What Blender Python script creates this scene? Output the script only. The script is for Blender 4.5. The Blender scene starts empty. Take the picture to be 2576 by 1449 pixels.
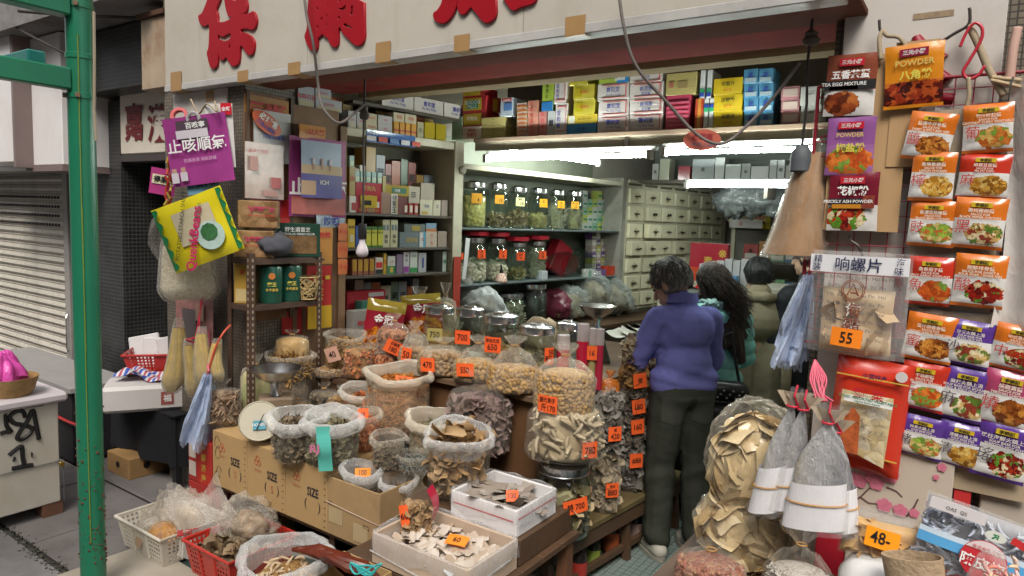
import bpy,bmesh,math,random
import numpy as np
from mathutils import Vector,Matrix,Euler,noise
random.seed(7)
rng=np.random.default_rng(7)
SC=bpy.context.scene
COL=SC.collection
R=math.radians
CAMH=1.72
YAW,PIT,ROLL=R(34.4),R(5.72),R(2.1)
PX,CXP,CYP=1717.0,1288.0,724.5
FW=Vector((-math.sin(YAW)*math.cos(PIT),math.cos(YAW)*math.cos(PIT),-math.sin(PIT)))
RT0=Vector((math.cos(YAW),math.sin(YAW),0));UP0=RT0.cross(FW)
RT=RT0*math.cos(ROLL)+UP0*math.sin(ROLL)
UPV=UP0*math.cos(ROLL)-RT0*math.sin(ROLL)
CAM=Vector((0,0,CAMH))
cd=bpy.data.cameras.new('camera');cam=bpy.data.objects.new('camera',cd);COL.objects.link(cam)
cd.sensor_width=36.0;cd.lens=PX/2576*36.0;cd.clip_start=0.05;cd.clip_end=3000
cam.matrix_world=Matrix(((RT.x,UPV.x,-FW.x,CAM.x),(RT.y,UPV.y,-FW.y,CAM.y),(RT.z,UPV.z,-FW.z,CAM.z),(0,0,0,1)))
SC.camera=cam
SUN_EL,SUN_AZ=R(52),R(150)
w=bpy.data.worlds.new('World');SC.world=w;w.use_nodes=True
nt=w.node_tree;nt.nodes.clear()
sky=nt.nodes.new('ShaderNodeTexSky');sky.sky_type='NISHITA';sky.sun_disc=False
sky.sun_elevation=SUN_EL;sky.sun_rotation=SUN_AZ;sky.air_density=1.0;sky.dust_density=4.0;sky.ozone_density=1.0
hs=nt.nodes.new('ShaderNodeHueSaturation');hs.inputs['Saturation'].default_value=0.12
bg=nt.nodes.new('ShaderNodeBackground');bg.inputs['Strength'].default_value=0.13
wo=nt.nodes.new('ShaderNodeOutputWorld')
nt.links.new(sky.outputs[0],hs.inputs['Color']);nt.links.new(hs.outputs[0],bg.inputs['Color']);nt.links.new(bg.outputs[0],wo.inputs['Surface'])
sd=bpy.data.lights.new('sun','SUN');sd.energy=1.5;sd.angle=R(22);sd.color=(1.0,0.91,0.80)
sun=bpy.data.objects.new('sun',sd);COL.objects.link(sun)
sdir=Vector((math.sin(SUN_AZ)*math.cos(SUN_EL),math.cos(SUN_AZ)*math.cos(SUN_EL),math.sin(SUN_EL)))
sun.rotation_euler=(-sdir).to_track_quat('-Z','Y').to_euler();sun.location=(2,-4,8)
SC.view_settings.view_transform='Standard';SC.view_settings.look='None';SC.view_settings.gamma=1.0
SC.view_settings.exposure=0.7
SC.cycles.max_bounces=8;SC.cycles.transparent_max_bounces=24;SC.cycles.diffuse_bounces=4;SC.cycles.glossy_bounces=3
SC.cycles.transmission_bounces=6;SC.cycles.caustics_reflective=False;SC.cycles.caustics_refractive=False
SC.cycles.use_denoising=True;SC.cycles.sample_clamp_indirect=4.0
def ray(px,py):return RT*((px-CXP)/PX)+UPV*((CYP-py)/PX)+FW
def aY(px,py,y):d=ray(px,py);return CAM+d*(y/d.y)
def aX(px,py,x):d=ray(px,py);return CAM+d*(x/d.x)
def aZ(px,py,z):d=ray(px,py);return CAM+d*((z-CAMH)/d.z)
def aD(px,py,zc):return CAM+ray(px,py)*zc
def mpp(p):return(Vector(p)-CAM).dot(FW)/PX
WS=Vector((-3.3,2.6,0));WA=R(8)
WD=Vector((math.sin(WA),math.cos(WA),0));WN=Vector((math.cos(WA),-math.sin(WA),0));RZW=R(82)
def W(s,t,z):return WS+WD*s+WN*t+Vector((0,0,z))
def aW(px,py,t=0.0):
 d=ray(px,py);o=WS+WN*t
 k=(o-CAM).dot(WN)/d.dot(WN);p=CAM+d*k
 return(p-o).dot(WD),p.z
def face(p,extra=0.0):return math.atan2(-p[0],p[1])+extra
MATS={}
def mat(name):
 if name in MATS:return MATS[name],None
 m=bpy.data.materials.new(name);m.use_nodes=True;MATS[name]=m
 return m,m.node_tree
def nd(t,kind,**kw):
 n=t.nodes.new(kind)
 for k,v in kw.items():
  if k in n.inputs:n.inputs[k].default_value=v
  else:setattr(n,k,v)
 return n
def srgb(h):
 if isinstance(h,str):
  h=h.lstrip('#');c=[int(h[i:i+2],16)/255 for i in(0,2,4)]
  return tuple(((x+.055)/1.055)**2.4 if x>.04045 else x/12.92 for x in c)
 return tuple(h)
def c4(c,k=1.0):c=srgb(c);return(min(1,c[0]*k),min(1,c[1]*k),min(1,c[2]*k),1)
def bsdf(t):return t.nodes['Principled BSDF']
def coords(t,which='Object'):return nd(t,'ShaderNodeTexCoord').outputs[which]
def noise_n(t,scale,detail=4,vec=None,rough=.6):
 n=nd(t,'ShaderNodeTexNoise');n.inputs['Scale'].default_value=scale;n.inputs['Detail'].default_value=detail;n.inputs['Roughness'].default_value=rough
 t.links.new(vec if vec else coords(t),n.inputs['Vector']);return n
def ramp(t,src,stops,interp='LINEAR'):
 r=nd(t,'ShaderNodeValToRGB');r.color_ramp.interpolation=interp
 e=r.color_ramp.elements
 while len(e)<len(stops):e.new(0.5)
 for el,(p,c) in zip(e,stops):el.position=p;el.color=c if len(c)==4 else(*c,1)
 t.links.new(src,r.inputs['Fac']);return r
def mixc(t,fac,a,b,mode='MIX'):
 m=nd(t,'ShaderNodeMix');m.data_type='RGBA';m.blend_type=mode
 for s,i in((fac,0),(a,6),(b,7)):
  if hasattr(s,'is_output'):t.links.new(s,m.inputs[i])
  else:m.inputs[i].default_value=s
 return m.outputs[2]
def mth(t,op,a,b=0.0,clamp=False):
 m=nd(t,'ShaderNodeMath');m.operation=op;m.use_clamp=clamp
 for s,i in((a,0),(b,1)):
  if hasattr(s,'is_output'):t.links.new(s,m.inputs[i])
  else:m.inputs[i].default_value=s
 return m.outputs[0]
def bump_n(t,src,strength=.3,dist=.01):
 b=nd(t,'ShaderNodeBump');b.inputs['Strength'].default_value=strength;b.inputs['Distance'].default_value=dist
 t.links.new(src,b.inputs['Height']);return b
def PM(name,col,rough=.55,var=.12,vs=6.,metal=0.,bump=0.,bs=60.,spec=.4,dirt=0.,dirtc=(.05,.04,.03),sheen=0,gen=False):
 """plain painted, papered or plastic surface with uneven tone, grain and (dirt) blotches of wear"""
 m,t=mat(name)
 if t is None:return m
 b=bsdf(t);b.inputs['Roughness'].default_value=rough;b.inputs['Metallic'].default_value=metal;b.inputs['Specular IOR Level'].default_value=spec
 n=noise_n(t,vs,5)
 out=mixc(t,n.outputs[0],c4(col,1-var*1.6),c4(col,1+var))
 if dirt:
  d=noise_n(t,vs*.45,8,rough=.72);rr=ramp(t,d.outputs[0],[(.48,(0,0,0)),(.72,(dirt,)*3)])
  out=mixc(t,rr.outputs[0],out,c4(dirtc))
  t.links.new(mth(t,'ADD',mth(t,'MULTIPLY',rr.outputs[0],.35),rough,True),b.inputs['Roughness'])
 t.links.new(out,b.inputs['Base Color'])
 if bump:
  bn=noise_n(t,bs,3);t.links.new(bump_n(t,bn.outputs[0],bump,.004).outputs[0],b.inputs['Normal'])
 return m
def PIECES(name,stops,rough=.6,spec=.3):
 """many small pieces, each with a tone of its own"""
 m,t=mat(name)
 if t is None:return m
 g=nd(t,'ShaderNodeNewGeometry');k=len(stops)
 r=ramp(t,g.outputs['Random Per Island'],[(i/max(1,k-1),c4(c)) for i,c in enumerate(stops)])
 n=noise_n(t,90,3);out=mixc(t,.35,r.outputs[0],mixc(t,n.outputs[0],c4(stops[0],.5),c4(stops[-1],1.2)))
 b=bsdf(t);t.links.new(out,b.inputs['Base Color']);b.inputs['Roughness'].default_value=rough;b.inputs['Specular IOR Level'].default_value=spec
 return m
def LUMPS(name,stops,scale=40.,rough=.6,bump=.8,dist=.01,feat='F1',spec=.3):
 """the packed contents of a bag: cell pattern with relief"""
 m,t=mat(name)
 if t is None:return m
 co=coords(t);v=nd(t,'ShaderNodeTexVoronoi');v.inputs['Scale'].default_value=scale
 nz=noise_n(t,scale*.4,3,co);ad=nd(t,'ShaderNodeVectorMath');ad.operation='MULTIPLY_ADD'
 t.links.new(nz.outputs[1],ad.inputs[0]);ad.inputs[1].default_value=(.06,)*3;t.links.new(co,ad.inputs[2]);t.links.new(ad.outputs[0],v.inputs['Vector'])
 sp=nd(t,'ShaderNodeSeparateColor');t.links.new(v.outputs['Color'],sp.inputs[0])
 k=len(stops);r=ramp(t,sp.outputs[0],[(i/max(1,k-1),c4(c)) for i,c in enumerate(stops)])
 b=bsdf(t)
 t.links.new(r.outputs[0],b.inputs['Base Color'])
 inv=mth(t,'SUBTRACT',1.0,v.outputs['Distance'])
 t.links.new(bump_n(t,inv,bump,dist).outputs[0],b.inputs['Normal']);b.inputs['Roughness'].default_value=rough;b.inputs['Specular IOR Level'].default_value=spec
 return m
def FILM(name,tint=(.9,.9,.88),lo=.10,hi=.6,rough=.12,folds=14.,bs=.65,cr=.09):
 """plastic film: clear where flat to the eye, milky at folds and edges, with creased highlights"""
 m,t=mat(name)
 if t is None:return m
 b=bsdf(t);b.inputs['Base Color'].default_value=c4(tint);b.inputs['Roughness'].default_value=rough;b.inputs['Specular IOR Level'].default_value=.6
 mp=nd(t,'ShaderNodeMapping');t.links.new(coords(t),mp.inputs[0]);mp.inputs['Scale'].default_value=(1,1,.45)
 n=noise_n(t,folds,5,mp.outputs[0],.65);n2=noise_n(t,folds*4,3,mp.outputs[0])
 hsum=mth(t,'ADD',n.outputs[0],mth(t,'MULTIPLY',n2.outputs[0],.22))
 vo=nd(t,'ShaderNodeTexVoronoi');vo.inputs['Scale'].default_value=folds*1.1;wv=nd(t,'ShaderNodeVectorMath');wv.operation='MULTIPLY_ADD';t.links.new(n.outputs[1],wv.inputs[0]);wv.inputs[1].default_value=(.12,)*3;t.links.new(mp.outputs[0],wv.inputs[2]);t.links.new(wv.outputs[0],vo.inputs['Vector'])
 hsum=mth(t,'ADD',hsum,mth(t,'MULTIPLY',vo.outputs['Distance'],.55));bp=bump_n(t,hsum,bs,.022);t.links.new(bp.outputs[0],b.inputs['Normal'])
 lw=nd(t,'ShaderNodeLayerWeight');lw.inputs['Blend'].default_value=.35;t.links.new(bp.outputs[0],lw.inputs['Normal'])
 cr=ramp(t,n.outputs[0],[(.5,(0,0,0)),(.72,(cr,)*3)])
 f=mth(t,'ADD',mth(t,'MULTIPLY',lw.outputs['Facing'],hi-lo),lo);f=mth(t,'ADD',f,cr.outputs[0],True)
 tr=nd(t,'ShaderNodeBsdfTransparent');tr.inputs[0].default_value=(.97,.97,.96,1);mx=nd(t,'ShaderNodeMixShader')
 t.links.new(f,mx.inputs[0]);t.links.new(tr.outputs[0],mx.inputs[1]);t.links.new(b.outputs[0],mx.inputs[2])
 t.links.new(mx.outputs[0],t.nodes['Material Output'].inputs['Surface'])
 return m
def GLASS(name,tint=(.82,.9,.86),lo=.07,hi=.75):
 m,t=mat(name)
 if t is None:return m
 t.nodes.remove(bsdf(t));g=nd(t,'ShaderNodeBsdfGlossy');g.inputs['Roughness'].default_value=.04;g.inputs[0].default_value=(.9,.93,.92,1)
 tr=nd(t,'ShaderNodeBsdfTransparent');tr.inputs[0].default_value=c4(tint);lw=nd(t,'ShaderNodeLayerWeight');lw.inputs['Blend'].default_value=.25
 f=mth(t,'ADD',mth(t,'MULTIPLY',lw.outputs['Facing'],hi-lo),lo,True);mx=nd(t,'ShaderNodeMixShader')
 t.links.new(f,mx.inputs[0]);t.links.new(tr.outputs[0],mx.inputs[1]);t.links.new(g.outputs[0],mx.inputs[2])
 t.links.new(mx.outputs[0],t.nodes['Material Output'].inputs['Surface'])
 return m
def EMIT(name,col,s):
 m,t=mat(name)
 if t is None:return m
 e=nd(t,'ShaderNodeEmission');e.inputs[0].default_value=c4(col);e.inputs[1].default_value=s
 t.nodes.remove(bsdf(t));t.links.new(e.outputs[0],t.nodes['Material Output'].inputs['Surface'])
 return m
class MB:
 def __init__(s):s.v=[];s.f=[]
 def add(s,vs,fs,M=None):
  o=len(s.v);s.v+=[tuple(M@Vector(x)) for x in vs] if M is not None else[tuple(x) for x in vs]
  s.f+=[tuple(i+o for i in f) for f in fs];return s
 def box(s,x0,x1,y0,y1,z0,z1,M=None):
  return s.add([(x0,y0,z0),(x1,y0,z0),(x1,y1,z0),(x0,y1,z0),(x0,y0,z1),(x1,y0,z1),(x1,y1,z1),(x0,y1,z1)],[(0,3,2,1),(4,5,6,7),(0,1,5,4),(1,2,6,5),(2,3,7,6),(3,0,4,7)],M)
 def tube(s,pts,r,seg=8,caps=True):
  pts=[Vector(p) for p in pts];n=len(pts);rr=r if isinstance(r,(list,tuple)) else[r]*n
  o=len(s.v);prev=None
  for i,p in enumerate(pts):
   d=(pts[min(i+1,n-1)]-pts[max(i-1,0)]).normalized()
   if prev is None:u=d.orthogonal().normalized()
   else:u=(prev-d*prev.dot(d));u=u.normalized() if u.length>1e-6 else d.orthogonal().normalized()
   prev=u;v=d.cross(u)
   for k in range(seg):
    a=2*math.pi*k/seg;s.v.append(tuple(p+(u*math.cos(a)+v*math.sin(a))*rr[i]))
  for i in range(n-1):
   for k in range(seg):
    a=o+i*seg+k;b=o+i*seg+(k+1)%seg;s.f.append((a,b,b+seg,a+seg))
  if caps:
   s.f.append(tuple(o+k for k in range(seg))[::-1]);s.f.append(tuple(o+(n-1)*seg+k for k in range(seg)))
  return s
 def lathe(s,prof,seg=32,fn=None,sx=1.,sy=1.,closed=True,M=None):
  vs=[];fs=[];n=len(prof)
  for j,(r,z) in enumerate(prof):
   for k in range(seg):
    a=2*math.pi*k/seg
    x,y,zz=r*math.cos(a)*sx,r*math.sin(a)*sy,z
    if fn:x,y,zz=fn(x,y,zz,a,j/(n-1))
    vs.append((x,y,zz))
  for j in range(n-1):
   for k in range(seg):
    a=j*seg+k;b=j*seg+(k+1)%seg;fs.append((a,b,b+seg,a+seg))
  return s.add(vs,fs,M)
 def sheet(s,fn,nu,nv):
  o=len(s.v)
  for j in range(nv+1):
   for i in range(nu+1):s.v.append(tuple(fn(i/nu,j/nv)))
  for j in range(nv):
   for i in range(nu):
    a=o+j*(nu+1)+i;s.f.append((a,a+1,a+nu+2,a+nu+1))
  return s
 def mesh(s,name,smooth=False,bevel=0.,ang=40):
  me=bpy.data.meshes.new(name);me.from_pydata(s.v,[],s.f);me.update()
  if bevel:
   bm=bmesh.new();bm.from_mesh(me)
   bmesh.ops.bevel(bm,geom=[e for e in bm.edges if e.calc_face_angle(0)>.5],offset=bevel,segments=1,affect='EDGES',clamp_overlap=True)
   bm.to_mesh(me);bm.free()
  if smooth:
   me.shade_smooth()
   if ang:me.set_sharp_from_angle(angle=R(ang))
  return me
def ob(name,me,m=None,parent=None,loc=(0,0,0),rot=(0,0,0),sc=None):
 if isinstance(me,MB):me=me.mesh(name)
 o=bpy.data.objects.new(name,me);COL.objects.link(o)
 if m is not None:
  me.materials.clear() if len(me.materials) and me.users<=1 else None
  if len(me.materials)==0:me.materials.append(m)
  elif me.materials[0] is not m:
   o.material_slots[0].link='OBJECT';o.material_slots[0].material=m
 o.parent=parent;o.location=loc;o.rotation_euler=rot
 if sc is not None:o.scale=sc if hasattr(sc,'__len__') else(sc,)*3
 return o
def tag_(o,label,cat,group=None,kind=None):
 if label:o['label']=label
 if cat:o['category']=cat
 if group:o['group']=group
 if kind:o['kind']=kind
 return o
def thing(name,label,cat,loc=(0,0,0),rz=0.,group=None,rot=None):
 o=bpy.data.objects.new(name,None);COL.objects.link(o);o.empty_display_size=.05
 o.location=loc;o.rotation_euler=rot if rot else(0,0,rz)
 return tag_(o,label,cat,group)
def struct(name,me,m):o=ob(name,me,m);o['kind']='structure';return o
def clone(root,loc,rz=None,label=None):
 r=root.copy();COL.objects.link(r);r.location=loc
 if rz is not None:r.rotation_euler=(0,0,rz)
 if label:r['label']=label
 for ch in list(root.children):
  c=ch.copy();COL.objects.link(c);c.parent=r
  for g in list(ch.children):
   q=g.copy();COL.objects.link(q);q.parent=c
 return r
BOXC={}
def cbox(w,d,h,bev=.002):
 """bevelled box, base centre at the origin, front towards -Y; shared by equal sizes"""
 k=(round(w,3),round(d,3),round(h,3),bev)
 if k not in BOXC:BOXC[k]=MB().box(-w/2,w/2,-d/2,d/2,0,h).mesh('box',bevel=bev)
 me=BOXC[k]
 return me.copy() if len(me.materials) else me
TEXTQ=[]
def text(parent,s,h,loc,m,bold=.0,rz=0.,wscale=1.,rot=None,name='lettering',align='CENTER',depth=0.):
 """letters standing in the parent's XZ plane, facing -Y, h high, centred on loc"""
 TEXTQ.append((parent,s,h,loc,m,bold,rz,wscale,rot,name,align,depth))
def flush_text():
 uniq={}
 for q in TEXTQ:
  k=(q[1],q[5],q[11])
  if k in uniq:continue
  c=bpy.data.curves.new('t','FONT');c.body=q[1];c.resolution_u=2;c.offset=q[5];c.extrude=q[11]
  o=bpy.data.objects.new('t',c);COL.objects.link(o);uniq[k]=o
 bpy.context.view_layer.update();dg=bpy.context.evaluated_depsgraph_get();ms={}
 for k,o in uniq.items():
  me=bpy.data.meshes.new_from_object(o.evaluated_get(dg));me.name='lettering';me.materials.clear()
  if len(me.vertices):
   a=np.empty(len(me.vertices)*3,np.float32);me.vertices.foreach_get('co',a);a=a.reshape(-1,3)
   lo,hi=a.min(0),a.max(0);a[:,0]-=(lo[0]+hi[0])/2;a[:,1]-=(lo[1]+hi[1])/2;a[:,:2]/=max(.3,hi[1]-lo[1])
   me.vertices.foreach_set('co',a.ravel());me.update()
  ms[k]=me
 for k,o in uniq.items():
  c=o.data;bpy.data.objects.remove(o);bpy.data.curves.remove(c)
 for(parent,s,h,loc,m,bold,rz,wsc,rot,name,align,depth) in TEXTQ:
  me=ms[(s,bold,depth)]
  if len(me.vertices)==0:continue
  o=ob(name,me,m,parent,loc,rot if rot else(R(90),0,rz),(h*wsc,h,h))
INK=lambda:PM('black_marker_ink',(.01,.01,.012),.5,.1)
def price(parent,w,h,loc,lines,col='#f2632a',rz=0.,ry=0.,rx=0.,mname=None,ink=None):
 """paper price tag with handwritten figures; lines: (text, height fraction, x fraction, z fraction)"""
 m=PM(mname or 'paper_'+str(col),col,.6,.05,20)
 n=6;b=MB()
 b.sheet(lambda u,v:((u-.5)*w,-.0025-.004*(1-(2*u-1)**2)*.6,(v-.5)*h),n,2)
 b.sheet(lambda u,v:((.5-u)*w,-.0010-.004*(1-(2*u-1)**2)*.6,(v-.5)*h),n,2)
 t=ob('price_tag',b,m,parent,loc,(rx,ry,rz))
 for(s,hf,xf,zf) in lines:
  text(t,s,h*hf,(xf*w,-.0065,zf*h),ink or INK(),bold=.012,wscale=.8)
 return t
def _ico():
 bm=bmesh.new();bmesh.ops.create_icosphere(bm,subdivisions=1,radius=1);v=np.array([x.co[:] for x in bm.verts]);f=[[q.index for q in p.verts] for p in bm.faces];bm.free();return v,f
ICO=_ico()
def _chip(nu=3,nv=2,bend=.35):
 v=[];f=[]
 for j in range(nv+1):
  for i in range(nu+1):
   x,y=i/nu*2-1,(j/nv*2-1)*.7;sh=1-.25*abs(x)
   v.append((x,y*sh,bend*(x*x-y*y)))
 for j in range(nv):
  for i in range(nu):a=j*(nu+1)+i;f.append([a,a+1,a+nu+2,a+nu+1])
 return np.array(v),f
CHIP=_chip()
def _stick(n=3,seg=5,bend=.25,r=.12):
 v=[];f=[]
 for i in range(n+1):
  x=i/n*2-1;y0=bend*(1-x*x)
  for k in range(seg):a=2*math.pi*k/seg;rr=r*(1-.45*x*x);v.append((x,y0+rr*math.cos(a),rr*math.sin(a)))
 for i in range(n):
  for k in range(seg):a=i*seg+k;b=i*seg+(k+1)%seg;f.append([a,b,b+seg,a+seg])
 return np.array(v),f
STICK=_stick();STRAIGHT=_stick(2,4,.04,.06);FISHY=_stick(4,6,.3,.22)
SHAPES=dict(ball=ICO,chip=CHIP,stick=STICK,straight=STRAIGHT,fat=FISHY)
def rotm(n):
 q=rng.normal(size=(n,4));q/=np.linalg.norm(q,axis=1)[:,None];a,b,c,d=q.T
 return np.stack([np.stack([1-2*(c*c+d*d),2*(b*c-a*d),2*(b*d+a*c)],-1),np.stack([2*(b*c+a*d),1-2*(b*b+d*d),2*(c*d-a*b)],-1),np.stack([2*(b*d-a*c),2*(c*d+a*b),1-2*(b*b+c*c)],-1)],1)
def scatter(pts,kind,size,squash=(1,1,1),flat=0.,jit=.25,smooth=True):
 """one mesh of many pieces at pts; flat lays pieces down"""
 v,f=SHAPES[kind];n=len(pts);v=v*np.array(squash)
 Rm=rotm(n)
 if flat:
  a=rng.uniform(0,6.283,n);ca,sa=np.cos(a),np.sin(a);z=np.zeros(n);o=np.ones(n)
  Rz=np.stack([np.stack([ca,-sa,z],-1),np.stack([sa,ca,z],-1),np.stack([z,z,o],-1)],1)
  t=rng.normal(0,(1-flat)*.9+.12,(n,2));cx,sx=np.cos(t[:,0]),np.sin(t[:,0])
  Rx=np.stack([np.stack([o,z,z],-1),np.stack([z,cx,-sx],-1),np.stack([z,sx,cx],-1)],1)
  Rm=Rx@Rz
 s=size*rng.uniform(1-jit,1+jit,n)
 V=np.einsum('nij,kj->nki',Rm,v)*s[:,None,None]*rng.uniform(1-jit*.5,1+jit*.5,(n,1,3))+np.asarray(pts)[:,None,:]
 k=len(v);F=[]
 ff=[np.array(x) for x in f];lens={len(x) for x in f}
 me=bpy.data.meshes.new('pieces')
 base=np.arange(n)[:,None,None]*k
 if len(lens)==1:
  L=lens.pop();fa=np.array(f)[None]+base;me.from_pydata(V.reshape(-1,3).tolist(),[],fa.reshape(-1,L).tolist())
 if smooth:me.shade_smooth()
 return me
def stuffpart(me,m,parent,loc=(0,0,0),name='contents',rot=(0,0,0)):
 o=ob(name,me,m,parent,loc,rot);o['kind']='stuff';return o
def disc_pts(n,rx,ry,z,dome=.02,zj=.008):
 a=rng.uniform(0,6.283,n);q=np.sqrt(rng.uniform(0,1,n))
 return np.stack([q*np.cos(a)*rx,q*np.sin(a)*ry,z+dome*(1-q*q)+rng.normal(0,zj,n)],-1)
def lathe_pts(prof,n,z0=0.,z1=1e9,sx=1.,sy=1.,k=.97,front=True):
 """points just inside the wall of a bag or jar"""
 r=np.array([p[0] for p in prof]);z=np.array([p[1] for p in prof]);o=np.argsort(z,kind='stable')
 zz=rng.uniform(max(z0,z.min()),min(z1,z.max()),n);rr=np.interp(zz,z[o],r[o])*k
 a=rng.uniform(math.pi*.95,math.pi*2.05,n) if front else rng.uniform(0,6.283,n)
 return np.stack([rr*np.cos(a)*sx,rr*np.sin(a)*sy,zz],-1)
def wobble(seed,amp,folds,lump=.05,up=1.0,neck=None):
 rs=random.Random(seed);ks=[(rs.choice([2,3]),rs.uniform(.3,.6),rs.uniform(0,6.28))]+[(rs.randint(5,9),rs.uniform(.2,.45),rs.uniform(0,6.28)) for _ in range(2)]+[(rs.randint(11,17),rs.uniform(.3,.6),rs.uniform(0,6.28)) for _ in range(folds)]
 off=Vector((rs.uniform(-50,50),rs.uniform(-50,50),rs.uniform(-50,50)))
 def fn(x,y,z,a,t):
  am=amp*(.35+t*up) if neck is None else amp*(.3+2.2*max(0,t-neck)**.7)
  q=1+am*sum(c*math.sin(k*a+p+t*1.5) for k,c,p in ks)
  n=noise.noise(Vector((x,y,z))*14+off)*lump
  d=math.hypot(x,y);s=q+n*(1 if d>1e-4 else 0)
  dz=noise.noise(Vector((x,y,z))*9-off)*lump*.25*min(1,d*8)
  return x*s,y*s,max(0,z+dz*.35) if t<.1 else z+dz*.35
 return fn
CLEAR=lambda:FILM('clear_plastic_film',(.8,.74,.64),.012,.25,.07,12,.9)
MILKY=lambda:FILM('milky_plastic_film',(.80,.73,.62),.08,.48,.12,11,.9)
FROST=lambda:FILM('frosted_plastic_film',(.74,.71,.64),.28,.76,.13,10,.7)
YFILM=lambda:FILM('yellowed_plastic_film',(.72,.62,.46),.16,.6,.22,10)
BAND=lambda:PM('rubber_band','#b98a4a',.5)
def prof_tied(Rr,H,fill=.6):
 return[(.02*Rr,0),(.7*Rr,.0),(.95*Rr,.04*H),(1.02*Rr,.14*H),(1.0*Rr,fill*.55*H),(.96*Rr,fill*.9*H),(.8*Rr,fill*1.08*H),(.5*Rr,(.35*fill+.55)*H),(.24*Rr,(.15*fill+.69)*H),(.13*Rr,.835*H),(.13*Rr,.855*H),(.26*Rr,.91*H),(.36*Rr,.96*H),(.40*Rr,1.0*H)]
def tied_bag(name,label,cat,loc,Rr,H,cont,film=None,fill=.62,sx=1.,sy=.8,rz=None,group=None,pieces=None,wr=.09,seed=None,band=True,cinset=.955):
 loc=Vector(loc);rz=face(loc) if rz is None else rz
 seed=seed if seed is not None else int(abs(loc.x*7919+loc.z*104729+H*999))
 t=thing(name,label,cat,loc,rz,group)
 prof=prof_tied(Rr,H,fill);fn=wobble(seed,wr,2,.07,neck=.3)
 if pieces:cinset-=min(.4,pieces[2]*.8/Rr)
 cp=[(.02*Rr,.004)]+[(r*cinset,max(.006,z)) for r,z in prof[1:6]]+[(.7*Rr,fill*1.0*H),(.35*Rr,fill*1.06*H),(.01*Rr,fill*1.08*H)]
 b=MB().lathe(cp,28,wobble(seed,wr*.35,1,.05),sx,sy)
 ob('contents',b.mesh('contents',True,ang=0),cont,t)
 if pieces:
  kind,n,size,m=pieces[:4];pts=lathe_pts(prof[:7],n,.012+size*.5,fill*1.0*H,sx,sy,max(.5,.975-size*.75/Rr))
  stuffpart(scatter(pts,kind,size,pieces[4] if len(pieces)>4 else(1,1,1)),m,t,name='pieces')
 ob('bag',MB().lathe(prof,44,fn,sx,sy).mesh('bag',True,ang=0),film or MILKY(),t)
 if band:
  ob('tie',MB().tube([(.15*Rr*math.cos(a)*sx,.15*Rr*math.sin(a)*sy,.845*H) for a in np.linspace(0,6.283,13)],.0022,5,False),BAND(),t)
 return t
def open_bag(name,label,cat,loc,Rr,H,cont,film=None,rimm=None,level=.72,sx=1.,sy=.85,rz=None,group=None,pieces=None,rim=.22,seed=None,tilt=(R(9),0),rimamp=.07):
 loc=Vector(loc);rz=face(loc) if rz is None else rz
 seed=seed if seed is not None else int(abs(loc.x*7919+loc.z*104729+H*999))
 t=thing(name,label,cat,loc,rot=(tilt[0],tilt[1],rz),group=group)
 body=[(.02*Rr,0),(.75*Rr,0),(.95*Rr,.05*H),(1.0*Rr,.3*H),(.99*Rr,.7*H),(.97*Rr,.9*H)]
 fl=wobble(seed,.05,2,.05)
 ci=1-(min(.4,pieces[2]*.8/Rr) if pieces else 0)
 cp=[(.02*Rr,.004),(.7*Rr*ci,.005),(.91*Rr*ci,.06*H),(.955*Rr*ci,.3*H),(.94*Rr*ci,level*H),(.6*Rr,(level+.03)*H),(.02*Rr,(level+.05)*H)]
 ob('contents',MB().lathe(cp,26,wobble(seed,.03,1,.06),sx,sy).mesh('contents',True,ang=0),cont,t)
 if pieces:
  kind,n,size,m=pieces[:4]
  sq=pieces[4] if len(pieces)>4 else(1,1,1)
  pts=np.concatenate([disc_pts(n,max(.3,.92-size*.9/Rr)*Rr*sx,max(.3,.92-size*.9/Rr)*Rr*sy,level*H+.004,.05*H,size*.3),lathe_pts(body,n,.015+size*.5,level*H,sx,sy,max(.5,.965-size*.75/Rr))])
  stuffpart(scatter(pts,kind,size,sq),m,t,name='pieces')
 ob('bag',MB().lathe(body,40,fl,sx,sy).mesh('bag',True,ang=0),film or CLEAR(),t)
 q=rim*Rr
 q*=.85
 rp=[(.90*Rr,(level+.02)*H),(.93*Rr,.9*H),(.95*Rr,.97*H),(.98*Rr,1.0*H),(.98*Rr+q*.6,1.0*H-q*.1),(.98*Rr+q,1.0*H-q*.5),(.99*Rr+q*1.05,H-q*1.2),(1.0*Rr+q*.7,H-q*1.75),(.995*Rr+q*.15,H-q*1.8)]
 rs=random.Random(seed+5);ph=[rs.uniform(0,6.28) for _ in range(4)];base=wobble(seed+3,rimamp*.8,1,.06)
 def rf(x,y,z,a,tt):
  x,y,z=base(x,y,z,a,tt);dz=H*.035*(math.sin(2*a+ph[0])+.6*math.sin(3*a+ph[1]))+q*.06*math.sin(9*a+ph[2])*tt
  return x,y,z+dz*min(1,tt*2)
 ob('rolled_rim',MB().lathe(rp,56,rf,sx,sy).mesh('rim',True,ang=0),rimm or FROST(),t)
 return t
STEEL=lambda:PM('brushed_steel',(.62,.62,.63),.22,.05,30,metal=1.)
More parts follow.
